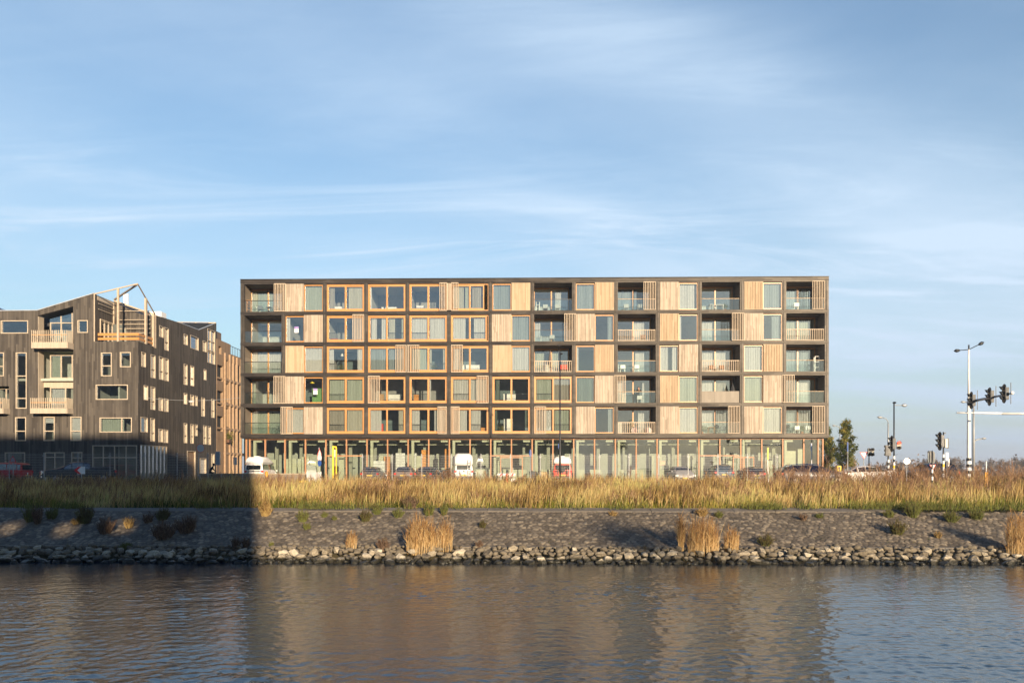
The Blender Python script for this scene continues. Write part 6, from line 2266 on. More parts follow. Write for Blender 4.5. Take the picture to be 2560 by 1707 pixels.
def disc(cz, r_, mat, yaw=0, rim=None, dx=0, bar_=False):
    def g(root, H):
        n = 24
        po = [(r_ * math.cos(2 * math.pi * k / n), r_ * math.sin(2 * math.pi * k / n)) for k in range(n)]
        o = MB().prism(po, -.062, -.05).build('plate', mat, root)
        o.location = (dx, 0, cz)
        o.rotation_euler = (0, 0, yaw)
        if rim:
            p2 = [(a * 1.08, b * 1.08) for a, b in po]
            o2 = MB().prism(p2, -.049, -.042).build('rim', rim, root)
            o2.location = (dx, 0, cz)
            o2.rotation_euler = (0, 0, yaw)
        if bar_:
            MB().box(dx - .015, dx + .015, -.08, -.063, cz - r_ * .6, cz + r_ * .6).build('clamp', SIGB, root)
    return g
zz = lambda py, Y: ZY(py, Y) - STREET
sign('red-edged warning triangle seen from behind near the red van', 33, 60, 1139, [tri(zz(1149, 60), .30, True, back=True)])
def chev(root, H):
    o = MB().box(-.30, .30, -.06, -.05, zz(1184.5, 58), zz(1165.5, 58)).build('plate', SWHT, root)
    c, h = (zz(1184.5, 58) + zz(1165.5, 58)) / 2, .27
    m_ = MB().add([(-.26, -.064, c), (.04, -.064, c + h), (.27, -.064, c + h), (-.02, -.064, c), (.27, -.064, c - h), (.04, -.064, c - h)], [(0, 3, 2, 1), (0, 5, 4, 3)])
    m_.build('chevron', SRED, root)
    o.location = (.27, 0, 0)
    root.children[-1].location = (.27, 0, 0)
sign('white board with a red chevron pointing left in front of the black pickup', 195, 58, 1168, [chev], name='chevron_board')
sign('round sign seen from behind on a leaning pole at the mouth of the lane', 494, 60, 1113, [disc(zz(1119.5, 60), .30, SIGB, rim=SRED, yaw=R(50), dx=.2)], lean=.05)
sign('narrow blue sign turned sideways on a pole left of the long block', 588, 62, 1142, [rect(zz(1152, 62), .4, .6, SIGB, yaw=R(70), dx=-.05)])
def blk2(root, H):
    MB().box(-.18, .18, -.1, .1, zz(1162, 64), zz(1128, 64)).build('cabinet', SIGB, root, bevel=.03)
sign('tall grey cylinder-like box on a pole before the tan timber building', 545, 64, 1128, [blk2], name='grey_box', cat='sign')
def stack(root, H):
    for (py, m_, hh, r_) in ((1125, SRED, .34, .28), (1140, SRED, .30, .27), (1152, SBLU, .24, .24)):
        pass
sign('stack of red and blue traffic signs seen edge-on right of the small white campervan', 797.5, 66, 1118,
     [tri(zz(1131, 66), .34, True, yaw=R(72)), disc(zz(1143.5, 66), .31, SWHT, yaw=R(72), rim=SRED), disc(zz(1157, 66), .28, SBLU, yaw=R(72))])
sign('blue and white sign edge-on at the pole between the fence posts near the entrance', 1326, 66.6, 1123, [disc(zz(1133, 66.6), .35, SBLU, yaw=R(74), dx=-.05)])
sign('small salmon sign hanging on the mesh fence', 1656, 65.8, 1153, [rect(zz(1157, 65.8), .40, .28, paint('salmon', (.72, .32, .22), .6))], name='fence_sign', cat='sign', r_=.01)
sign('yellow strip marker on a leaning white pole in front of the right shop windows', 1921, 62, 1120, [rect(zz(1134, 62), .12, .95, YEL, dx=-.05)], lean=-.035, name='marker_pole', cat='marker', mat=SWHT)
sign('dark blue sign seen edge-on at a white pole before the right corner of the block', 2029, 66, 1108, [rect(zz(1118, 66), .40, .62, SBLU, yaw=R(62), dx=-.08)], mat=SWHT)
sign('blue sign over a dark diamond plate on a pole in front of the free-standing tree', 2119, 52, 1105, [rect(zz(1117, 52), .42, .60, SBLU, yaw=R(58), dx=-.05), rect(zz(1142, 52), .30, .55, SIGB, yaw=R(65), dx=-.05)])
def ybox(root, H):
    MB().box(-.15, .15, -.1, .1, zz(1177, 58), zz(1164, 58)).build('box', YEL, root, bevel=.02)
    MB().prism([(-.05, zz(1176, 58)), (.05, zz(1176, 58)), (.05, zz(1170, 58)), (.11, zz(1170, 58)), (0, zz(1165.5, 58)), (-.11, zz(1170, 58)), (-.05, zz(1170, 58))], -.106, -.102).build('arrow', BLACKP, root)
sign('yellow box with a dark arrow left of the white saloon car', 2097, 58, 1177, [ybox], name='yellow_sign', cat='sign')
sign('red-edged give-way triangle in front of the horizon right of the free-standing tree', 2159, 58, 1131, [tri(zz(1136, 58), .31, False, back=False), rect(zz(1138, 58), .05, .42, SIGB, t=.03)])
sign('second red-edged give-way triangle lower behind the grey signal back', 2331, 60, 1161, [tri(zz(1166, 60), .25, False)])
sign('round white sign on a thin pole right of the black lamp column', 2266.5, 58, 1150, [disc(zz(1153, 58), .24, SWHT, bar_=True)])
sign('narrow grey plate on a post right of the oval signal', 2367, 60, 1131, [rect(zz(1141, 60), .22, .58, SIGB), rect(zz(1156, 60), .08, .6, SGRN, dx=.12)])
def mk_(root, H):
    MB().box(-.09, .09, -.05, .05, 0, .95).build('sleeve', paint('orange_marker', (.85, .38, .02), .5), root, bevel=.015)
sign('orange marker post with a white tip rising from the weeds at the right', 2465.5, 50, 1153, [mk_], name='marker_post', cat='marker post', mat=SWHT)
for i, (px, tp) in enumerate(((69.5, 1181), (79, 1190))):
    def f_(r_):
        MB().cyl((0, 0, 0), (0, 0, ZY(tp, 56) - STREET), .035, n=8).build('post', SWHT, r_)
    simple('marker_stake', ['taller of the two white stakes by the red van', 'shorter of the two white stakes by the red van'][i], 'stake', px, 56, f_, 'white stakes in the shaded grass')

# things in front of the shop windows
def f_(r_):
    for z in (.18, .62):
        MB().box(-.78, .78, -.03, .03, z, z + .22).build('board', SWHT, r_)
    for x in (-.5, .5):
        MB().box(x - .04, x + .04, .031, .1, 0, .95).build('leg', GALV, r_)
    for x in (-.6, -.1, .4):
        MB().prism([(x, .63), (x + .16, .63), (x + .26, .83), (x + .10, .83)], -.036, -.031).build('stripe', SRED, r_)
simple('barricade', 'white road barricade with two boards in front of the middle entrance', 'barricade', 1266, 68, f_)
def f_(r_):
    MB().tube([(0, 0, .03), (0, 0, .75)], [.16, .03], 16).build('cone', paint('cone_orange', (.85, .18, .03), .5), r_)
    MB().box(-.2, .2, -.2, .2, 0, .035).build('base', paint('cone_orange', (.85, .18, .03), .5), r_)
c_ = simple('traffic_cone', 'orange traffic cone standing before the white barricade', 'traffic cone', 1267, 67.4, f_)
def f_(r_):
    MB().prism([(-.24, 0), (.24, 0), (.28, .95), (-.28, .95)], -.28, .28).build('body', BLACKP, r_)
    MB().box(-.30, .30, -.32, .30, .95, 1.02).build('lid', BLACKP, r_, bevel=.02)
simple('wheelie_bin', 'dark bin between the barricade and the plywood crate', 'bin', 1331, 70, f_)
def f_(r_):
    MB().box(-.27, .27, -.27, .27, .0, .95).build('panel', planks('plywood', (.52, .38, .18, 1), (.62, .47, .25, 1), w=.6, axis='x', seam=.01), r_, bevel=.01)
    MB().box(-.29, .29, -.29, .29, .95, .98).build('lid', planks('plywood', (.5, .4, .2, 1), (.6, .5, .3, 1)), r_)
simple('crate', 'tan plywood crate left of the red campervan', 'crate', 1360, 70, f_)
def f_(r_):
    pts_ = []
    for k in range(22):
        MB().ball((RNG.uniform(-1.3, 1.3), RNG.uniform(-.3, .3), RNG.uniform(.05, .3)), RNG.uniform(.12, .24), 7, 5, .7).build('rock', CONC, r_)
simple('rubble_heap', 'heap of pale broken concrete in the shade right of the pickup', 'heap', 320, 58.5, f_)
# orange and white stacks inside the shop
CRT = paint('orange_crate', (.75, .30, .05), .5)
def stackf(n, w, mat, h=.32):
    def f_(r_):
        for k in range(n):
            MB().box(-w / 2, w / 2, -.3, .3, k * h, k * h + h - .03).build('drawer', mat, r_, bevel=.01)
            MB().box(-.15, .15, -.315, -.301, k * h + h * .55, k * h + h * .62).build('handle', BLACKP, r_)
    return f_
yi = Y0 + 1.75
simple('orange_cabinet', 'orange drawer stack behind the shop window left of the tall white camper', 'cabinet', 1062, yi, stackf(5, .62, CRT, .5), z=STREET + .85)
simple('orange_cabinet', 'narrow orange shelf behind the shop window just left of the tall camper', 'cabinet', 1117, yi, stackf(5, .35, CRT, .5), z=STREET + .95)
simple('orange_cabinet', 'orange crate stack behind the shop window above the brown-grey car', 'cabinet', 968, yi, stackf(4, .6, CRT, .6), z=STREET + .25)
simple('paper_stack', 'tall white stack of boards behind the shop window right of the orange crates', 'stack', 1002, yi + .2, stackf(10, 1.0, WHT, .3), z=STREET + .02)
simple('paper_stack', 'white stack of boards behind the shop window above the black car', 'stack', 1036, yi + .2, stackf(10, .5, WHT, .3), z=STREET + .02)
simple('white_cabinet', 'wide white cabinet behind the shop window above the dark hatchback', 'cabinet', 949, yi - .3, stackf(6, 1.2, WHT, .36), z=STREET + .02)
def f_(r_):
    MB().prism([(-.7, 0), (.7, 0), (.55, 1.6), (-.45, 1.75)], -.3, .3).build('sheet', paint('dust_sheet', (.45, .45, .42), .7), r_, bevel=.1)
simple('covered_pile', 'pile under a white dust sheet behind the shop window left of the sign stack', 'pile', 778, yi - .3, f_, z=STREET + .02)

# ---------------------------------------------------------------- things on the balconies
def spot(r, c, u, v=.5):
    x0, x1, ya_, yb_, z = LOG[(r, c)]
    return (x0 + (x1 - x0) * u, ya_ + (yb_ - ya_) * v, z)
def chair_geo(root, mat, w=.52, back=.82, shell=False):
    MB().box(-w / 2, w / 2, -.25, .25, .42, .46).build('seat', mat, root, bevel=.01)
    MB().box(-w / 2, w / 2, .22, .27, .46, back).build('backrest', mat, root, bevel=.015)
    for sx in (-1, 1):
        for sy_ in (-1, 1):
            MB().bar((sx * (w / 2 - .03), sy_ * .22, 0), (sx * (w / 2 - .05), sy_ * .2, .42), .03).build('leg', mat, root)
        MB().bar((sx * w / 2, -.2, .62), (sx * w / 2, .22, .66), .04).build('armrest', mat, root)
def chair(r, c, u, label, mat, rz=0, v=.45, back=.82):
    t_ = thing('balcony_chair', label, 'chair', spot(r, c, u, v), rz, 'chairs on the balconies')
    chair_geo(t_, mat, back=back)
WHC = paint('white_chair', (.78, .76, .70), .5)
GRC = paint('grey_chair', (.13, .14, .15), .6)
NTC = paint('rattan', (.35, .26, .16), .7)
chair(1, 1, .34, 'dark grey chair on the top-left balcony, the left one', GRC, R(185))
chair(1, 1, .76, 'dark grey chair on the top-left balcony, behind the shutter', GRC, R(170))
chair(1, 8, .30, 'light grey chair on the top balcony right of the middle, the left one', paint('pale_grey_chair', (.35, .36, .35), .6), R(180))
chair(1, 8, .62, 'light grey chair on the top balcony right of the middle, the right one', MATS['pale_grey_chair'], R(180))
chair(1, 10, .25, 'pale chair on the top balcony with the half-open shutter, the left one', MATS['pale_grey_chair'], R(180))
chair(1, 10, .62, 'pale chair on the top balcony with the half-open shutter, next to the shutter', MATS['pale_grey_chair'], R(180))
chair(2, 8, .48, 'grey chair on the second-highest glass balcony right of the middle', MATS['pale_grey_chair'], R(180))
chair(3, 10, .15, 'white tub chair on the third-row glass balcony, the left one of the pair', WHC, R(180), .25)
chair(3, 10, .52, 'white tub chair on the third-row glass balcony, the right one of the pair', WHC, R(180), .25)
chair(4, 10, .62, 'white chair on the balcony beside the person', WHC, R(150), .25)
chair(1, 14, .32, 'white lounge chair on the top-right balcony', WHC, R(180), .3)
chair(5, 14, .34, 'white armchair on the lowest right balcony', WHC, R(180), .3)
chair(5, 14, .62, 'striped white chair on the lowest right balcony by the shutter', WHC, R(180), .3)
chair(5, 12, .60, 'dark chair on the lowest balcony left of the shutter', GRC, R(180), .3)
chair(5, 12, .10, 'wire chair at the left end of the lowest glass balcony', paint('olive_chair', (.12, .12, .08), .6), R(180), .3)
chair(2, 10, .70, 'dark wooden chair behind the slatted balcony rail in the second row', paint('dark_wood_chair', (.10, .05, .03), .6), R(180), .5)
chair(3, 12, .30, 'brown wooden bench chair behind the slatted rail in the third row, left', paint('brown_chair', (.33, .14, .05), .6), R(180), .5)
chair(3, 12, .58, 'brown wooden chair behind the slatted rail in the third row, right', MATS['brown_chair'], R(180), .5)
def table(r, c, u, label, mat, v=.5, w=.7):
    t_ = thing('balcony_table', label, 'table', spot(r, c, u, v), 0, 'tables on the balconies')
    MB().box(-w / 2, w / 2, -.3, .3, .68, .72).build('tabletop', mat, t_, bevel=.01)
    for sx in (-1, 1):
        for sy_ in (-1, 1):
            MB().bar((sx * (w / 2 - .05), sy_ * .25, 0), (sx * (w / 2 - .05), sy_ * .25, .68), .03).build('leg', mat, t_)
table(1, 1, .56, 'small dark table between the chairs on the top-left balcony', GRC, .5, .5)
table(1, 12, .52, 'white table on the third glass balcony of the top row', WHC, .4, .8)
table(1, 12, .30, 'small white side table on the third glass balcony of the top row', WHC, .35, .4)
table(5, 12, .30, 'low table on the lowest glass balcony with a grill beside it', paint('orange_table', (.45, .24, .08), .6), .35, .7)
def shelf(r, c, u, label, mat, h=1.7, w=.42, n=4, v=.4):
    t_ = thing('shelf', label, 'shelf', spot(r, c, u, v), 0)
    mb = MB()
    for sx in (-1, 1):
        for sy_ in (-1, 1):
            mb.bar((sx * w / 2, sy_ * .15, 0), (sx * w / 2, sy_ * .15, h), .05)
    mb.build('frame', mat, t_)
    for k in range(n):
        z = h * (k + .0) / (n - 1) if k else .1
        MB().box(-w / 2, w / 2, -.15, .15, z - .02, z + .01).build('board', mat, t_)
shelf(3, 14, .88, 'white open shelf rack on the third-row balcony at the right end', WHC)
shelf(1, 1, .06, 'tall orange wooden shelf at the left end of the top-left balcony', ORANGE, 1.35, .4, 5, .25)
shelf(1, 8, .10, 'white shelf at the left end of a top-row balcony', WHC, 1.1, .35, 4, .3)
# parasols
def parasol(r, c, u, label, mat, h=2.45, w=.16, z0=.9, v=.3):
    t_ = thing('parasol', label, 'parasol', spot(r, c, u, v), 0)
    MB().cyl((0, 0, 0), (0, 0, h), .02, n=8).build('pole', GRC, t_)
    MB().tube([(0, 0, z0), (0, 0, z0 + .2), (0, 0, z0 + (h - z0) * .5), (0, 0, h - .05)], [w * .7, w, w * .8, .02], 9).build('canopy', mat, t_)
    MB().cyl((0, 0, 0), (0, 0, .08), .25, n=14).build('base', GRC, t_)
parasol(3, 8, .43, 'closed grey-brown parasol on the slatted balcony in the middle', paint('parasol_taupe', (.15, .11, .09), .8))
parasol(4, 12, .86, 'black covered parasol on the grey-boarded balcony', paint('parasol_black', (.02, .02, .022), .7), 2.2, .42, .3)
def f_(nm, lab, cat, r, c, u, v, fn):
    t_ = thing(nm, lab, cat, spot(r, c, u, v))
    fn(t_)
def fn(t_):
    MB().box(-.42, .42, -.2, .2, .38, .5).build('seat', paint('red_cloth', (.55, .03, .02), .8), t_, bevel=.03)
    MB().box(-.42, .42, .15, .22, .5, .95).build('backrest', MATS['red_cloth'], t_, bevel=.03)
    for sx in (-1, 1):
        MB().box(sx * .38 - .03, sx * .38 + .03, -.18, .18, 0, .38).build('leg', GRC, t_)
f_('red_bench', 'red bench behind the slatted rail of the middle balcony', 'bench', 3, 8, .80, .4, fn)
STR = None
t = NT('striped_cushion')
x_ = t.xyz(t.coord())[0]
STR = t.done(t.bsdf(t.mixc(t.math('GREATER_THAN', t.math('SINE', t.math('MULTIPLY', x_, 60.0)), 0.0), (.25, .12, .12, 1), (.75, .72, .68, 1)), .8))
for u, lb_ in ((.45, 'left striped cushion leaning on the slatted rail of the lowest balcony'), (.82, 'right striped cushion leaning on the slatted rail of the lowest balcony')):
    def fn(t_):
        MB().ball((0, 0, .36), .36, 12, 8, .95, 1.0, .28).build('cushion', STR, t_, smooth=True)
    f_('cushion', lb_, 'cushion', 5, 10, u, .06, fn)
def fn(t_):
    MB().ball((0, 0, .78), .25, 14, 8, .8).build('bowl', BLACKP, t_, smooth=True)
    for a_ in (0, 2.1, 4.2):
        MB().bar((0, 0, .6), (math.cos(a_) * .28, math.sin(a_) * .28, 0), .03).build('leg', BLACKP, t_)
f_('kettle_grill', 'black kettle grill on the lowest glass balcony', 'grill', 5, 12, .44, .3, fn)
f_('kettle_grill', 'small black kettle grill on the lowest right balcony', 'grill', 5, 14, .10, .3, fn)
def fn(t_):
    w1_ = MB()
    for x in (-.5, .5):
        pts_ = [(x + .33 * math.cos(a_), 0, .34 + .33 * math.sin(a_)) for a_ in np.linspace(0, 2 * math.pi, 19)]
        MB().tube(pts_, .02, 5, caps=False).build('wheel', TYRE, t_)
    MB().bar((-.5, 0, .34), (-.1, 0, .75), .03).bar((-.1, 0, .75), (.35, 0, .8), .03).bar((.35, 0, .8), (.5, 0, .34), .03).bar((0, 0, .32), (.35, 0, .78), .03).bar((0, 0, .32), (-.15, 0, .85), .03).bar((-.5, 0, .34), (0, 0, .32), .02).build('frame', BLACKP, t_)
    MB().box(-.28, -.02, -.06, .06, .84, .9).build('saddle', BLACKP, t_)
    MB().bar((.35, 0, .8), (.38, 0, 1.0), .03).bar((.38, -.25, 1.0), (.38, .25, 1.0), .025).build('handlebar', BLACKP, t_)
f_('bicycle', 'bicycle parked on the lowest left balcony', 'bicycle', 5, 1, .86, .4, fn)
def leafy(r, c, u, v, label, h=.5):
    t_ = thing('potted_plant', label, 'plant', spot(r, c, u, v))
    MB().tube([(0, 0, 0), (0, 0, .25)], [.12, .16], 10).build('pot', paint('terracotta', (.35, .16, .09), .8), t_)
    pts = RNG.normal(0, .12, (120, 3)) + np.array([0, 0, .25 + h * .5])
    pts[:, 2] += RNG.uniform(-.2, .25, 120) * h
    v_, q_, tt_ = leafcloud(pts, .06, RNG, RNG.uniform(.3, 1, 120))
    npmesh('leaves', v_, q_, LEAF, tt_, t_)
leafy(1, 12, .66, .35, 'yellow-green potted plant on the third glass balcony of the top row', .6)
leafy(5, 12, .04, .2, 'potted plant at the left end of the lowest glass balcony', .7)
leafy(5, 10, .40, .5, 'dark potted plant behind the slatted rail with the striped cushions', 1.5)
leafy(5, 14, .48, .3, 'dark potted plant on the lowest right balcony', .7)

# things seen inside the flats
def room(r, c, u, depth, dz=0.0):
    x0, x1, z0, z1 = opening(r, c)
    return (x0 + (x1 - x0) * u, Y0 + depth, LV[5 - r] + .10 + dz)
def inside(nm, label, cat, r, c, u, depth, fn, dz=0.0, group=None):
    t_ = thing(nm, label, cat, room(r, c, u, depth, dz), 0, group)
    fn(t_)
def boxf(w, d, h, mat, nm='body', bev=.02, top=None):
    def fn(t_):
        MB().box(-w / 2, w / 2, -d / 2, d / 2, 0, h).build(nm, mat, t_, bevel=bev)
        MB().box(-w / 2 - .02, w / 2 + .02, -d / 2 - .02, d / 2 + .02, h, h + .04).build('top', top or mat, t_)
    return fn
def pendant(mat, r_=.22, h=.2, cord=.6):
    def fn(t_):
        MB().cyl((0, 0, 0), (0, 0, cord), .012, n=6).build('cord', BLACKP, t_)
        MB().tube([(0, 0, -h), (0, 0, -h * .5), (0, 0, 0)], [r_, r_ * .8, .03], 14).build('lamp_shade', mat, t_, smooth=True)
    return fn
inside('pendant_lamp', 'white pendant lamp behind an orange window in the third row', 'lamp', 3, 3, .32, 1.6, pendant(WHC, .16, .32, .45), 2.35)
inside('pendant_lamp', 'yellow dome lamp hanging behind the dark window beside the green cabinet', 'lamp', 4, 2, .64, 1.2, pendant(paint('yellow_shade', (.85, .65, .03), .5), .24, .20, .3), 2.52)
GCAB = paint('green_cabinet', (.13, .27, .08), .6)
inside('green_cabinet', 'tall green cabinet behind the window with the purple and white notice', 'cabinet', 4, 2, .79, 1.3, boxf(1.2, .4, 1.75, GCAB))
WBOX = [(1, 3, .20, 1.9, .8, .9, WHT), (1, 4, .48, 2.0, 1.6, .85, WHT), (1, 5, .22, 2.0, .8, 1.0, WHT), (3, 5, .16, 2.0, .7, 1.4, WHT), (3, 6, .50, 2.2, 1.8, 1.1, WHC), (4, 4, .62, 2.4, 1.4, 1.2, WHC),
        (4, 7, .44, 2.2, 1.3, 1.2, WHC), (5, 7, .40, 2.2, .9, 1.75, WHC), (3, 4, .14, 1.1, .6, .9, paint('red_cabinet', (.28, .02, .02), .6)), (4, 5, .14, 1.3, .5, 1.05, CRT),
        (5, 4, .30, 1.3, .4, 1.2, paint('red_art', (.6, .06, .03), .6)), (5, 6, .84, 1.0, .6, .75, CRT), (4, 4, .32, 1.0, .5, 1.1, paint('cardboard', (.42, .25, .12), .8)), (2, 3, .14, 1.3, .7, .6, paint('red_case', (.4, .05, .04), .6))]
DESC = {(1, 3): 'pale cabinet behind the first orange window of the top row', (1, 4): 'long white sideboard behind the second orange window of the top row', (1, 5): 'white cabinet behind the third orange window of the top row',
        (3, 5): 'tall white cabinet behind the open-curtained window in the third row', (3, 6): 'wide white counter behind the shuttered window in the third row', (4, 7): 'white kitchen unit behind the dark window in the fourth row',
        (5, 7): 'tall white cupboard behind the dark window in the lowest flat row', (3, 4): 'dark red cabinet behind the blue-grey curtained window', (4, 5): 'orange chair back behind the third orange window of the fourth row',
        (5, 4): 'red panel between curtains in the lowest flat row', (5, 6): 'orange box beside the curtain in the lowest flat row', (2, 3): 'red case low behind the first orange window of the second row'}
for (r_, c_, u, d, w, h_, m_) in WBOX:
    lb_ = DESC.get((r_, c_), 'white worktop deep inside the fourth-row room with boxes')
    if (r_, c_) == (4, 4) and m_ is MATS['cardboard']:
        lb_ = 'stack of brown cardboard behind the shutter in the fourth row'
    inside('cabinet', lb_, 'cabinet', r_, c_, u, d, boxf(w, .4, h_, m_))
def notice(r, c, u, zc, label):
    x0, x1, z0, z1 = opening(r, c)
    t_ = thing('window_notice', label, 'notice', (x0 + (x1 - x0) * u, Y0 + .198, z0 + zc), 0, 'estate agent notices in the windows')
    MB().box(-.22, .22, 0, .006, 0, .42).build('paper', SWHT, t_)
    MB().box(-.22, .22, 0, .006, .425, .63).build('heading', paint('notice_purple', (.22, .12, .42), .5), t_)
    cu = bpy.data.curves.new('lettering', 'FONT')
    cu.body = 'TE KOOP'
    cu.size = .105
    cu.align_x = 'CENTER'
    cu.align_y = 'CENTER'
    o = bpy.data.objects.new('lettering', cu)
    C.objects.link(o)
    dg = bpy.context.evaluated_depsgraph_get()
    me = bpy.data.meshes.new_from_object(o.evaluated_get(dg))
    bpy.data.objects.remove(o)
    o = bpy.data.objects.new('lettering', me)
    me.materials.append(SWHT)
    C.objects.link(o)
    o.parent = t_
    o.location = (0, -.003, .527)
    o.rotation_euler = (R(90), 0, 0)
    MB().ball((-.12, -.003, .33), .04, 8, 6, 1, 1, .05).box(-.06, .17, -.004, -.001, .325, .34).build('logo', paint('notice_ink', (.08, .08, .10), .5), t_)
notice(2, 2, .285, 1.02, 'purple and white notice in the window of the second-row flat at the left')
notice(4, 2, .79, .95, 'purple and white notice in the window before the green cabinet')
leafy_pts = [(3, 3, .34, .9, 'dark green plant behind the orange window with the white pendant lamp'), (5, 7, .22, .7, 'bright green plant behind the dark window in the lowest flat row'), (3, 5, .62, 1.0, 'pale plant behind the open-curtained window in the third row')]
for (r_, c_, u, h_, lb_) in leafy_pts:
    t_ = thing('potted_plant', lb_, 'plant', room(r_, c_, u, .85), 0)
    MB().tube([(0, 0, 0), (0, 0, .3)], [.12, .17], 10).build('pot', WHC, t_)
    pts = RNG.normal(0, .16, (140, 3)) + np.array([0, 0, .3 + h_ * .5])
    v_, q_, tt_ = leafcloud(pts, .07, RNG, RNG.uniform(.4, 1, 140))
    npmesh('leaves', v_, q_, LEAF, tt_, t_)

# ---------------------------------------------------------------- people
SKIN = paint('skin', (.55, .33, .23), .6)
BLKJ = paint('black_jacket', (.012, .012, .014), .8)
HAIR = paint('dark_hair', (.03, .018, .012), .7)
def skinned(name, joints, edges, mat, parent, sub=2, root_i=0):
    me = bpy.data.meshes.new(name)
    me.from_pydata([j[0] for j in joints], edges, [])
    o = bpy.data.objects.new(name, me)
    C.objects.link(o)
    o.parent = parent
    me.materials.append(mat)
    sk = o.modifiers.new('skin', 'SKIN')
    sk.use_smooth_shade = True
    me.skin_vertices.new() if not me.skin_vertices else None
    for i, j in enumerate(joints):
        r_ = j[1]
        me.skin_vertices[0].data[i].radius = r_ if isinstance(r_, tuple) else (r_, r_)
        me.skin_vertices[0].data[i].use_root = (i == root_i)
    sb = o.modifiers.new('sub', 'SUBSURF')
    sb.levels = sb.render_levels = sub
    return o
def fingers(o_c, d, up, parent, curl=.6, s=1.0):
    """palm and five fingers from the wrist point o_c in direction d"""
    d, up = Vector(d).normalized(), Vector(up).normalized()
    side = d.cross(up).normalized()
    up = side.cross(d).normalized()
    c = Vector(o_c)
    J = [(tuple(c), .024), (tuple(c + d * .05), (.036, .016)), (tuple(c + d * .09), (.036, .014))]
    E = [(0, 1), (1, 2)]
    for k, (off, ln) in enumerate(((-.030, .062), (-.010, .075), (.011, .070), (.031, .055))):
        b = c + d * .088 + side * off
        m_ = b + (d * math.cos(curl) - up * math.sin(curl)) * ln * .5
        e = m_ + (d * math.cos(curl * 2) - up * math.sin(curl * 2)) * ln * .5
        i = len(J)
        J += [(tuple(b), .0095), (tuple(m_), .009), (tuple(e), .0075)]
        E += [(2, i), (i, i + 1), (i + 1, i + 2)]
    b = c + d * .03 - side * .034
    m_ = b + (d * .6 - side * .6 - up * .4).normalized() * .035
    e = m_ + (d * .9 - up * .5).normalized() * .028
    i = len(J)
    J += [(tuple(b), .012), (tuple(m_), .011), (tuple(e), .009)]
    E += [(1, i), (i, i + 1), (i + 1, i + 2)]
    return skinned('hand', J, E, SKIN, parent, 1)

x0_, x1_, ya_, yb_, zf_ = LOG[(4, 10)]
pe = thing('person', 'person in a black jacket leaning with both elbows on the balcony rail, hands together', 'person', (XY(1596, Y0 + .6), Y0 + .85, zf_))
# stands behind the rail (rail at local y = -.65, height 1.20), bent forward at the hips
HIP, CH, NK = (0, .12, .92), (0, -.16, 1.26), (0.0, -.30, 1.42)
J = [(HIP, (.16, .12)), ((0, .0, 1.08), (.15, .11)), (CH, (.19, .13)), (NK, (.075, .07)),
     ((-.19, -.22, 1.36), .075), ((-.25, -.48, 1.29), .055), ((-.05, -.66, 1.36), .036),
     ((.19, -.22, 1.36), .075), ((.25, -.48, 1.29), .055), ((.07, -.66, 1.34), .036)]
E = [(0, 1), (1, 2), (2, 3), (2, 4), (4, 5), (5, 6), (2, 7), (7, 8), (8, 9)]
J += [((-.10, .13, .86), .10), ((-.12, .05, .48), .068), ((-.12, .14, .09), .045), ((-.12, .0, .03), .038), ((.10, .13, .86), .10), ((.12, .05, .48), .068), ((.12, .14, .09), .045), ((.12, .0, .03), .038)]
E += [(0, 10), (10, 11), (11, 12), (12, 13), (0, 14), (14, 15), (15, 16), (16, 17)]
skinned('body', J, E, BLKJ, pe)
hd = MB().ball((0, -.36, 1.585), .098, 14, 10, 1.22, .86, 1.0)
hd.cyl((0, -.30, 1.42), (0, -.35, 1.52), .052, n=10).ball((0, -.462, 1.575), .018, 8, 6, 1.3).ball((-.085, -.35, 1.58), .022, 6, 5, 1.3, .5).ball((.085, -.35, 1.58), .022, 6, 5, 1.3, .5)
ho = hd.build('head', SKIN, pe, smooth=True)
EYEM = paint('eye', (.03, .02, .02), .3)
for sx in (-1, 1):
    MB().ball((sx * .033, -.447, 1.60), .011, 6, 5).build('eye', EYEM, ho)
MB().box(-.025, .025, -.462, -.452, 1.532, 1.540).build('mouth', paint('lips', (.35, .12, .10), .6), ho)
MB().ball((0, -.335, 1.625), .112, 14, 9, 1.02, .92, 1.0).ball((0, -.27, 1.54), .09, 10, 7, 1.35).ball((-.075, -.33, 1.55), .045, 8, 6, 2.2).ball((.075, -.33, 1.55), .045, 8, 6, 2.2).build('hair', HAIR, pe, smooth=True)
fingers((-.045, -.665, 1.365), (.6, -.25, .45), (0, -1, .3), pe, .7)
fingers((.065, -.665, 1.345), (-.6, -.2, .55), (0, -1, .3), pe, .7)

# cyclist in the lane
cyc = thing('bicycle', 'dark bicycle ridden past the door at the mouth of the lane', 'bicycle', (XY(528, 68), 68, STREET + .008), R(20))
fn_ = fn
for x in (-.5, .5):
    pts_ = [(x + .33 * math.cos(a_), 0, .34 + .33 * math.sin(a_)) for a_ in np.linspace(0, 2 * math.pi, 19)]
    MB().tube(pts_, .02, 5, caps=False).build('wheel', TYRE, cyc)
MB().bar((-.5, 0, .34), (-.15, 0, .85), .03).bar((-.1, 0, .75), (.35, 0, .8), .03).bar((.35, 0, .8), (.5, 0, .34), .03).bar((0, 0, .32), (.35, 0, .78), .03).bar((0, 0, .32), (-.15, 0, .85), .03).bar((-.5, 0, .34), (0, 0, .32), .02).build('frame', BLACKP, cyc)
MB().box(-.3, -.02, -.06, .06, .86, .92).build('saddle', BLACKP, cyc)
MB().bar((.35, 0, .8), (.38, 0, 1.02), .03).bar((.38, -.25, 1.02), (.38, .25, 1.02), .025).build('handlebar', BLACKP, cyc)
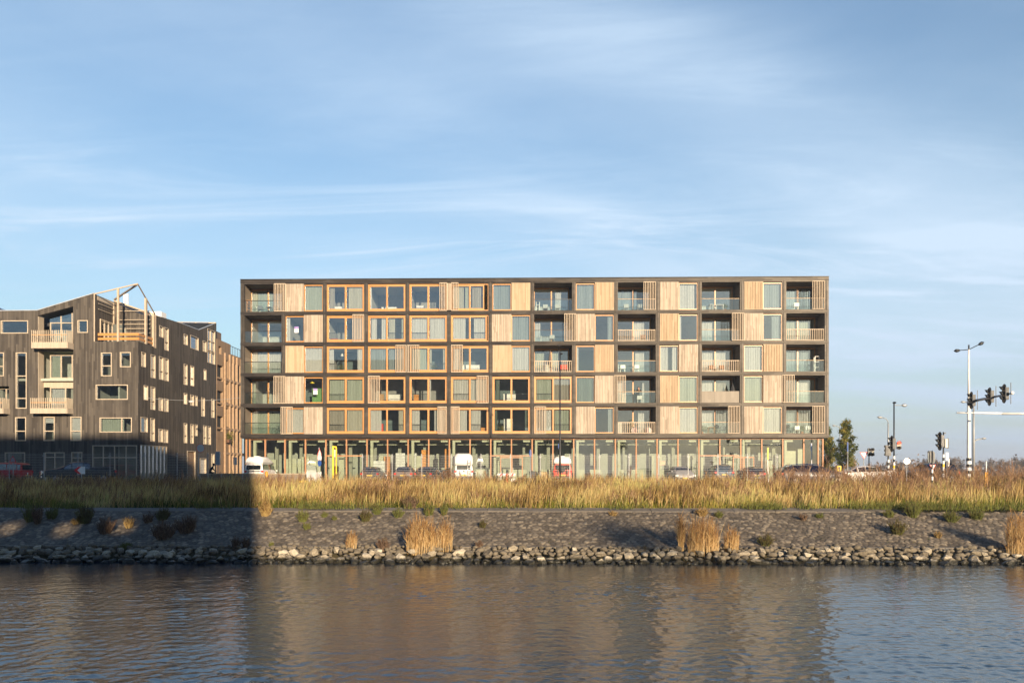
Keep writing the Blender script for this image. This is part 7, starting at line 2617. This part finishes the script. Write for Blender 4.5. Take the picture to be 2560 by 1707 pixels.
pe2 = thing('person', 'dark-clothed cyclist bent over the handlebar in the shade of the lane', 'person', (XY(528, 68), 68, STREET + .008), R(20))
J = [((-.16, 0, .98), (.15, .12)), ((-.05, 0, 1.18), .13), ((.10, 0, 1.36), (.17, .12)), ((.17, 0, 1.47), .06),
     ((.13, -.18, 1.36), .065), ((.20, -.24, 1.14), .05), ((.37, -.22, 1.06), .032), ((.13, .18, 1.36), .065), ((.20, .24, 1.14), .05), ((.37, .22, 1.06), .032),
     ((-.12, -.1, .95), .09), ((.22, -.11, .70), .065), ((.06, -.11, .24), .042), ((.18, -.11, .20), .035), ((-.12, .1, .95), .09), ((.16, .11, .88), .065), ((.10, .11, .46), .042), ((.22, .11, .44), .035)]
E = [(0, 1), (1, 2), (2, 3), (2, 4), (4, 5), (5, 6), (2, 7), (7, 8), (8, 9), (0, 10), (10, 11), (11, 12), (12, 13), (0, 14), (14, 15), (15, 16), (16, 17)]
skinned('body', J, E, BLKJ, pe2)
MB().ball((.22, 0, 1.60), .10, 12, 9, 1.2, 1.0, .85).ball((.32, 0, 1.59), .018, 6, 5).cyl((.16, 0, 1.44), (.2, 0, 1.53), .05).build('head', SKIN, pe2, smooth=True)
MB().ball((.20, 0, 1.635), .112, 12, 8, 1.0, 1.0, .92).build('hair', HAIR, pe2, smooth=True)
for sy_ in (-1, 1):
    fingers((.37, sy_ * .22, 1.06), (.9, 0, -.25), (0, 0, 1), pe2, 1.0)

# span wire with a lamp across the lane
wa = onX(358, 993, SX + .02)
wb_ = Vector((PX[0] - .17, Y0 + 1.2, 0))
wb_.z = ZY(991, Y0 + 1.2)
sw = thing('span_lamp', 'small street lamp hanging on a wire across the lane between the two buildings', 'street lamp', tuple(wa))
d_ = wb_ - wa
pts_ = [d_ * t_ + Vector((0, 0, -.35 * 4 * t_ * (1 - t_))) for t_ in np.linspace(0, 1, 14)]
MB().tube(pts_, .018, 5, caps=False).build('wire', GALV, sw)
mid = pts_[6]
MB().ball((mid.x, mid.y, mid.z - .12), .22, 10, 6, .4, 1.4).cyl((mid.x, mid.y, mid.z - .1), (mid.x, mid.y, mid.z), .02).build('lamp_head', WHT, sw, smooth=True)
# ---------------------------------------------------------------- thin autumn haze over the whole place
hm = bpy.data.materials.new('haze_air')
hm.use_nodes = True
hn_ = hm.node_tree.nodes
hn_.clear()
ho_ = hn_.new("ShaderNodeOutputMaterial")
pv = hn_.new("ShaderNodeVolumePrincipled")
pv.inputs['Color'].default_value = (.86, .92, 1.0, 1)
pv.inputs['Density'].default_value = 0.00045
pv.inputs['Anisotropy'].default_value = 0.2
hm.node_tree.links.new(pv.outputs[0], ho_.inputs['Volume'])
hz_ = MB().box(-2600, 2600, -410, 3600, -4, 40).build('haze', hm)
tag(hz_, kind='stuff')
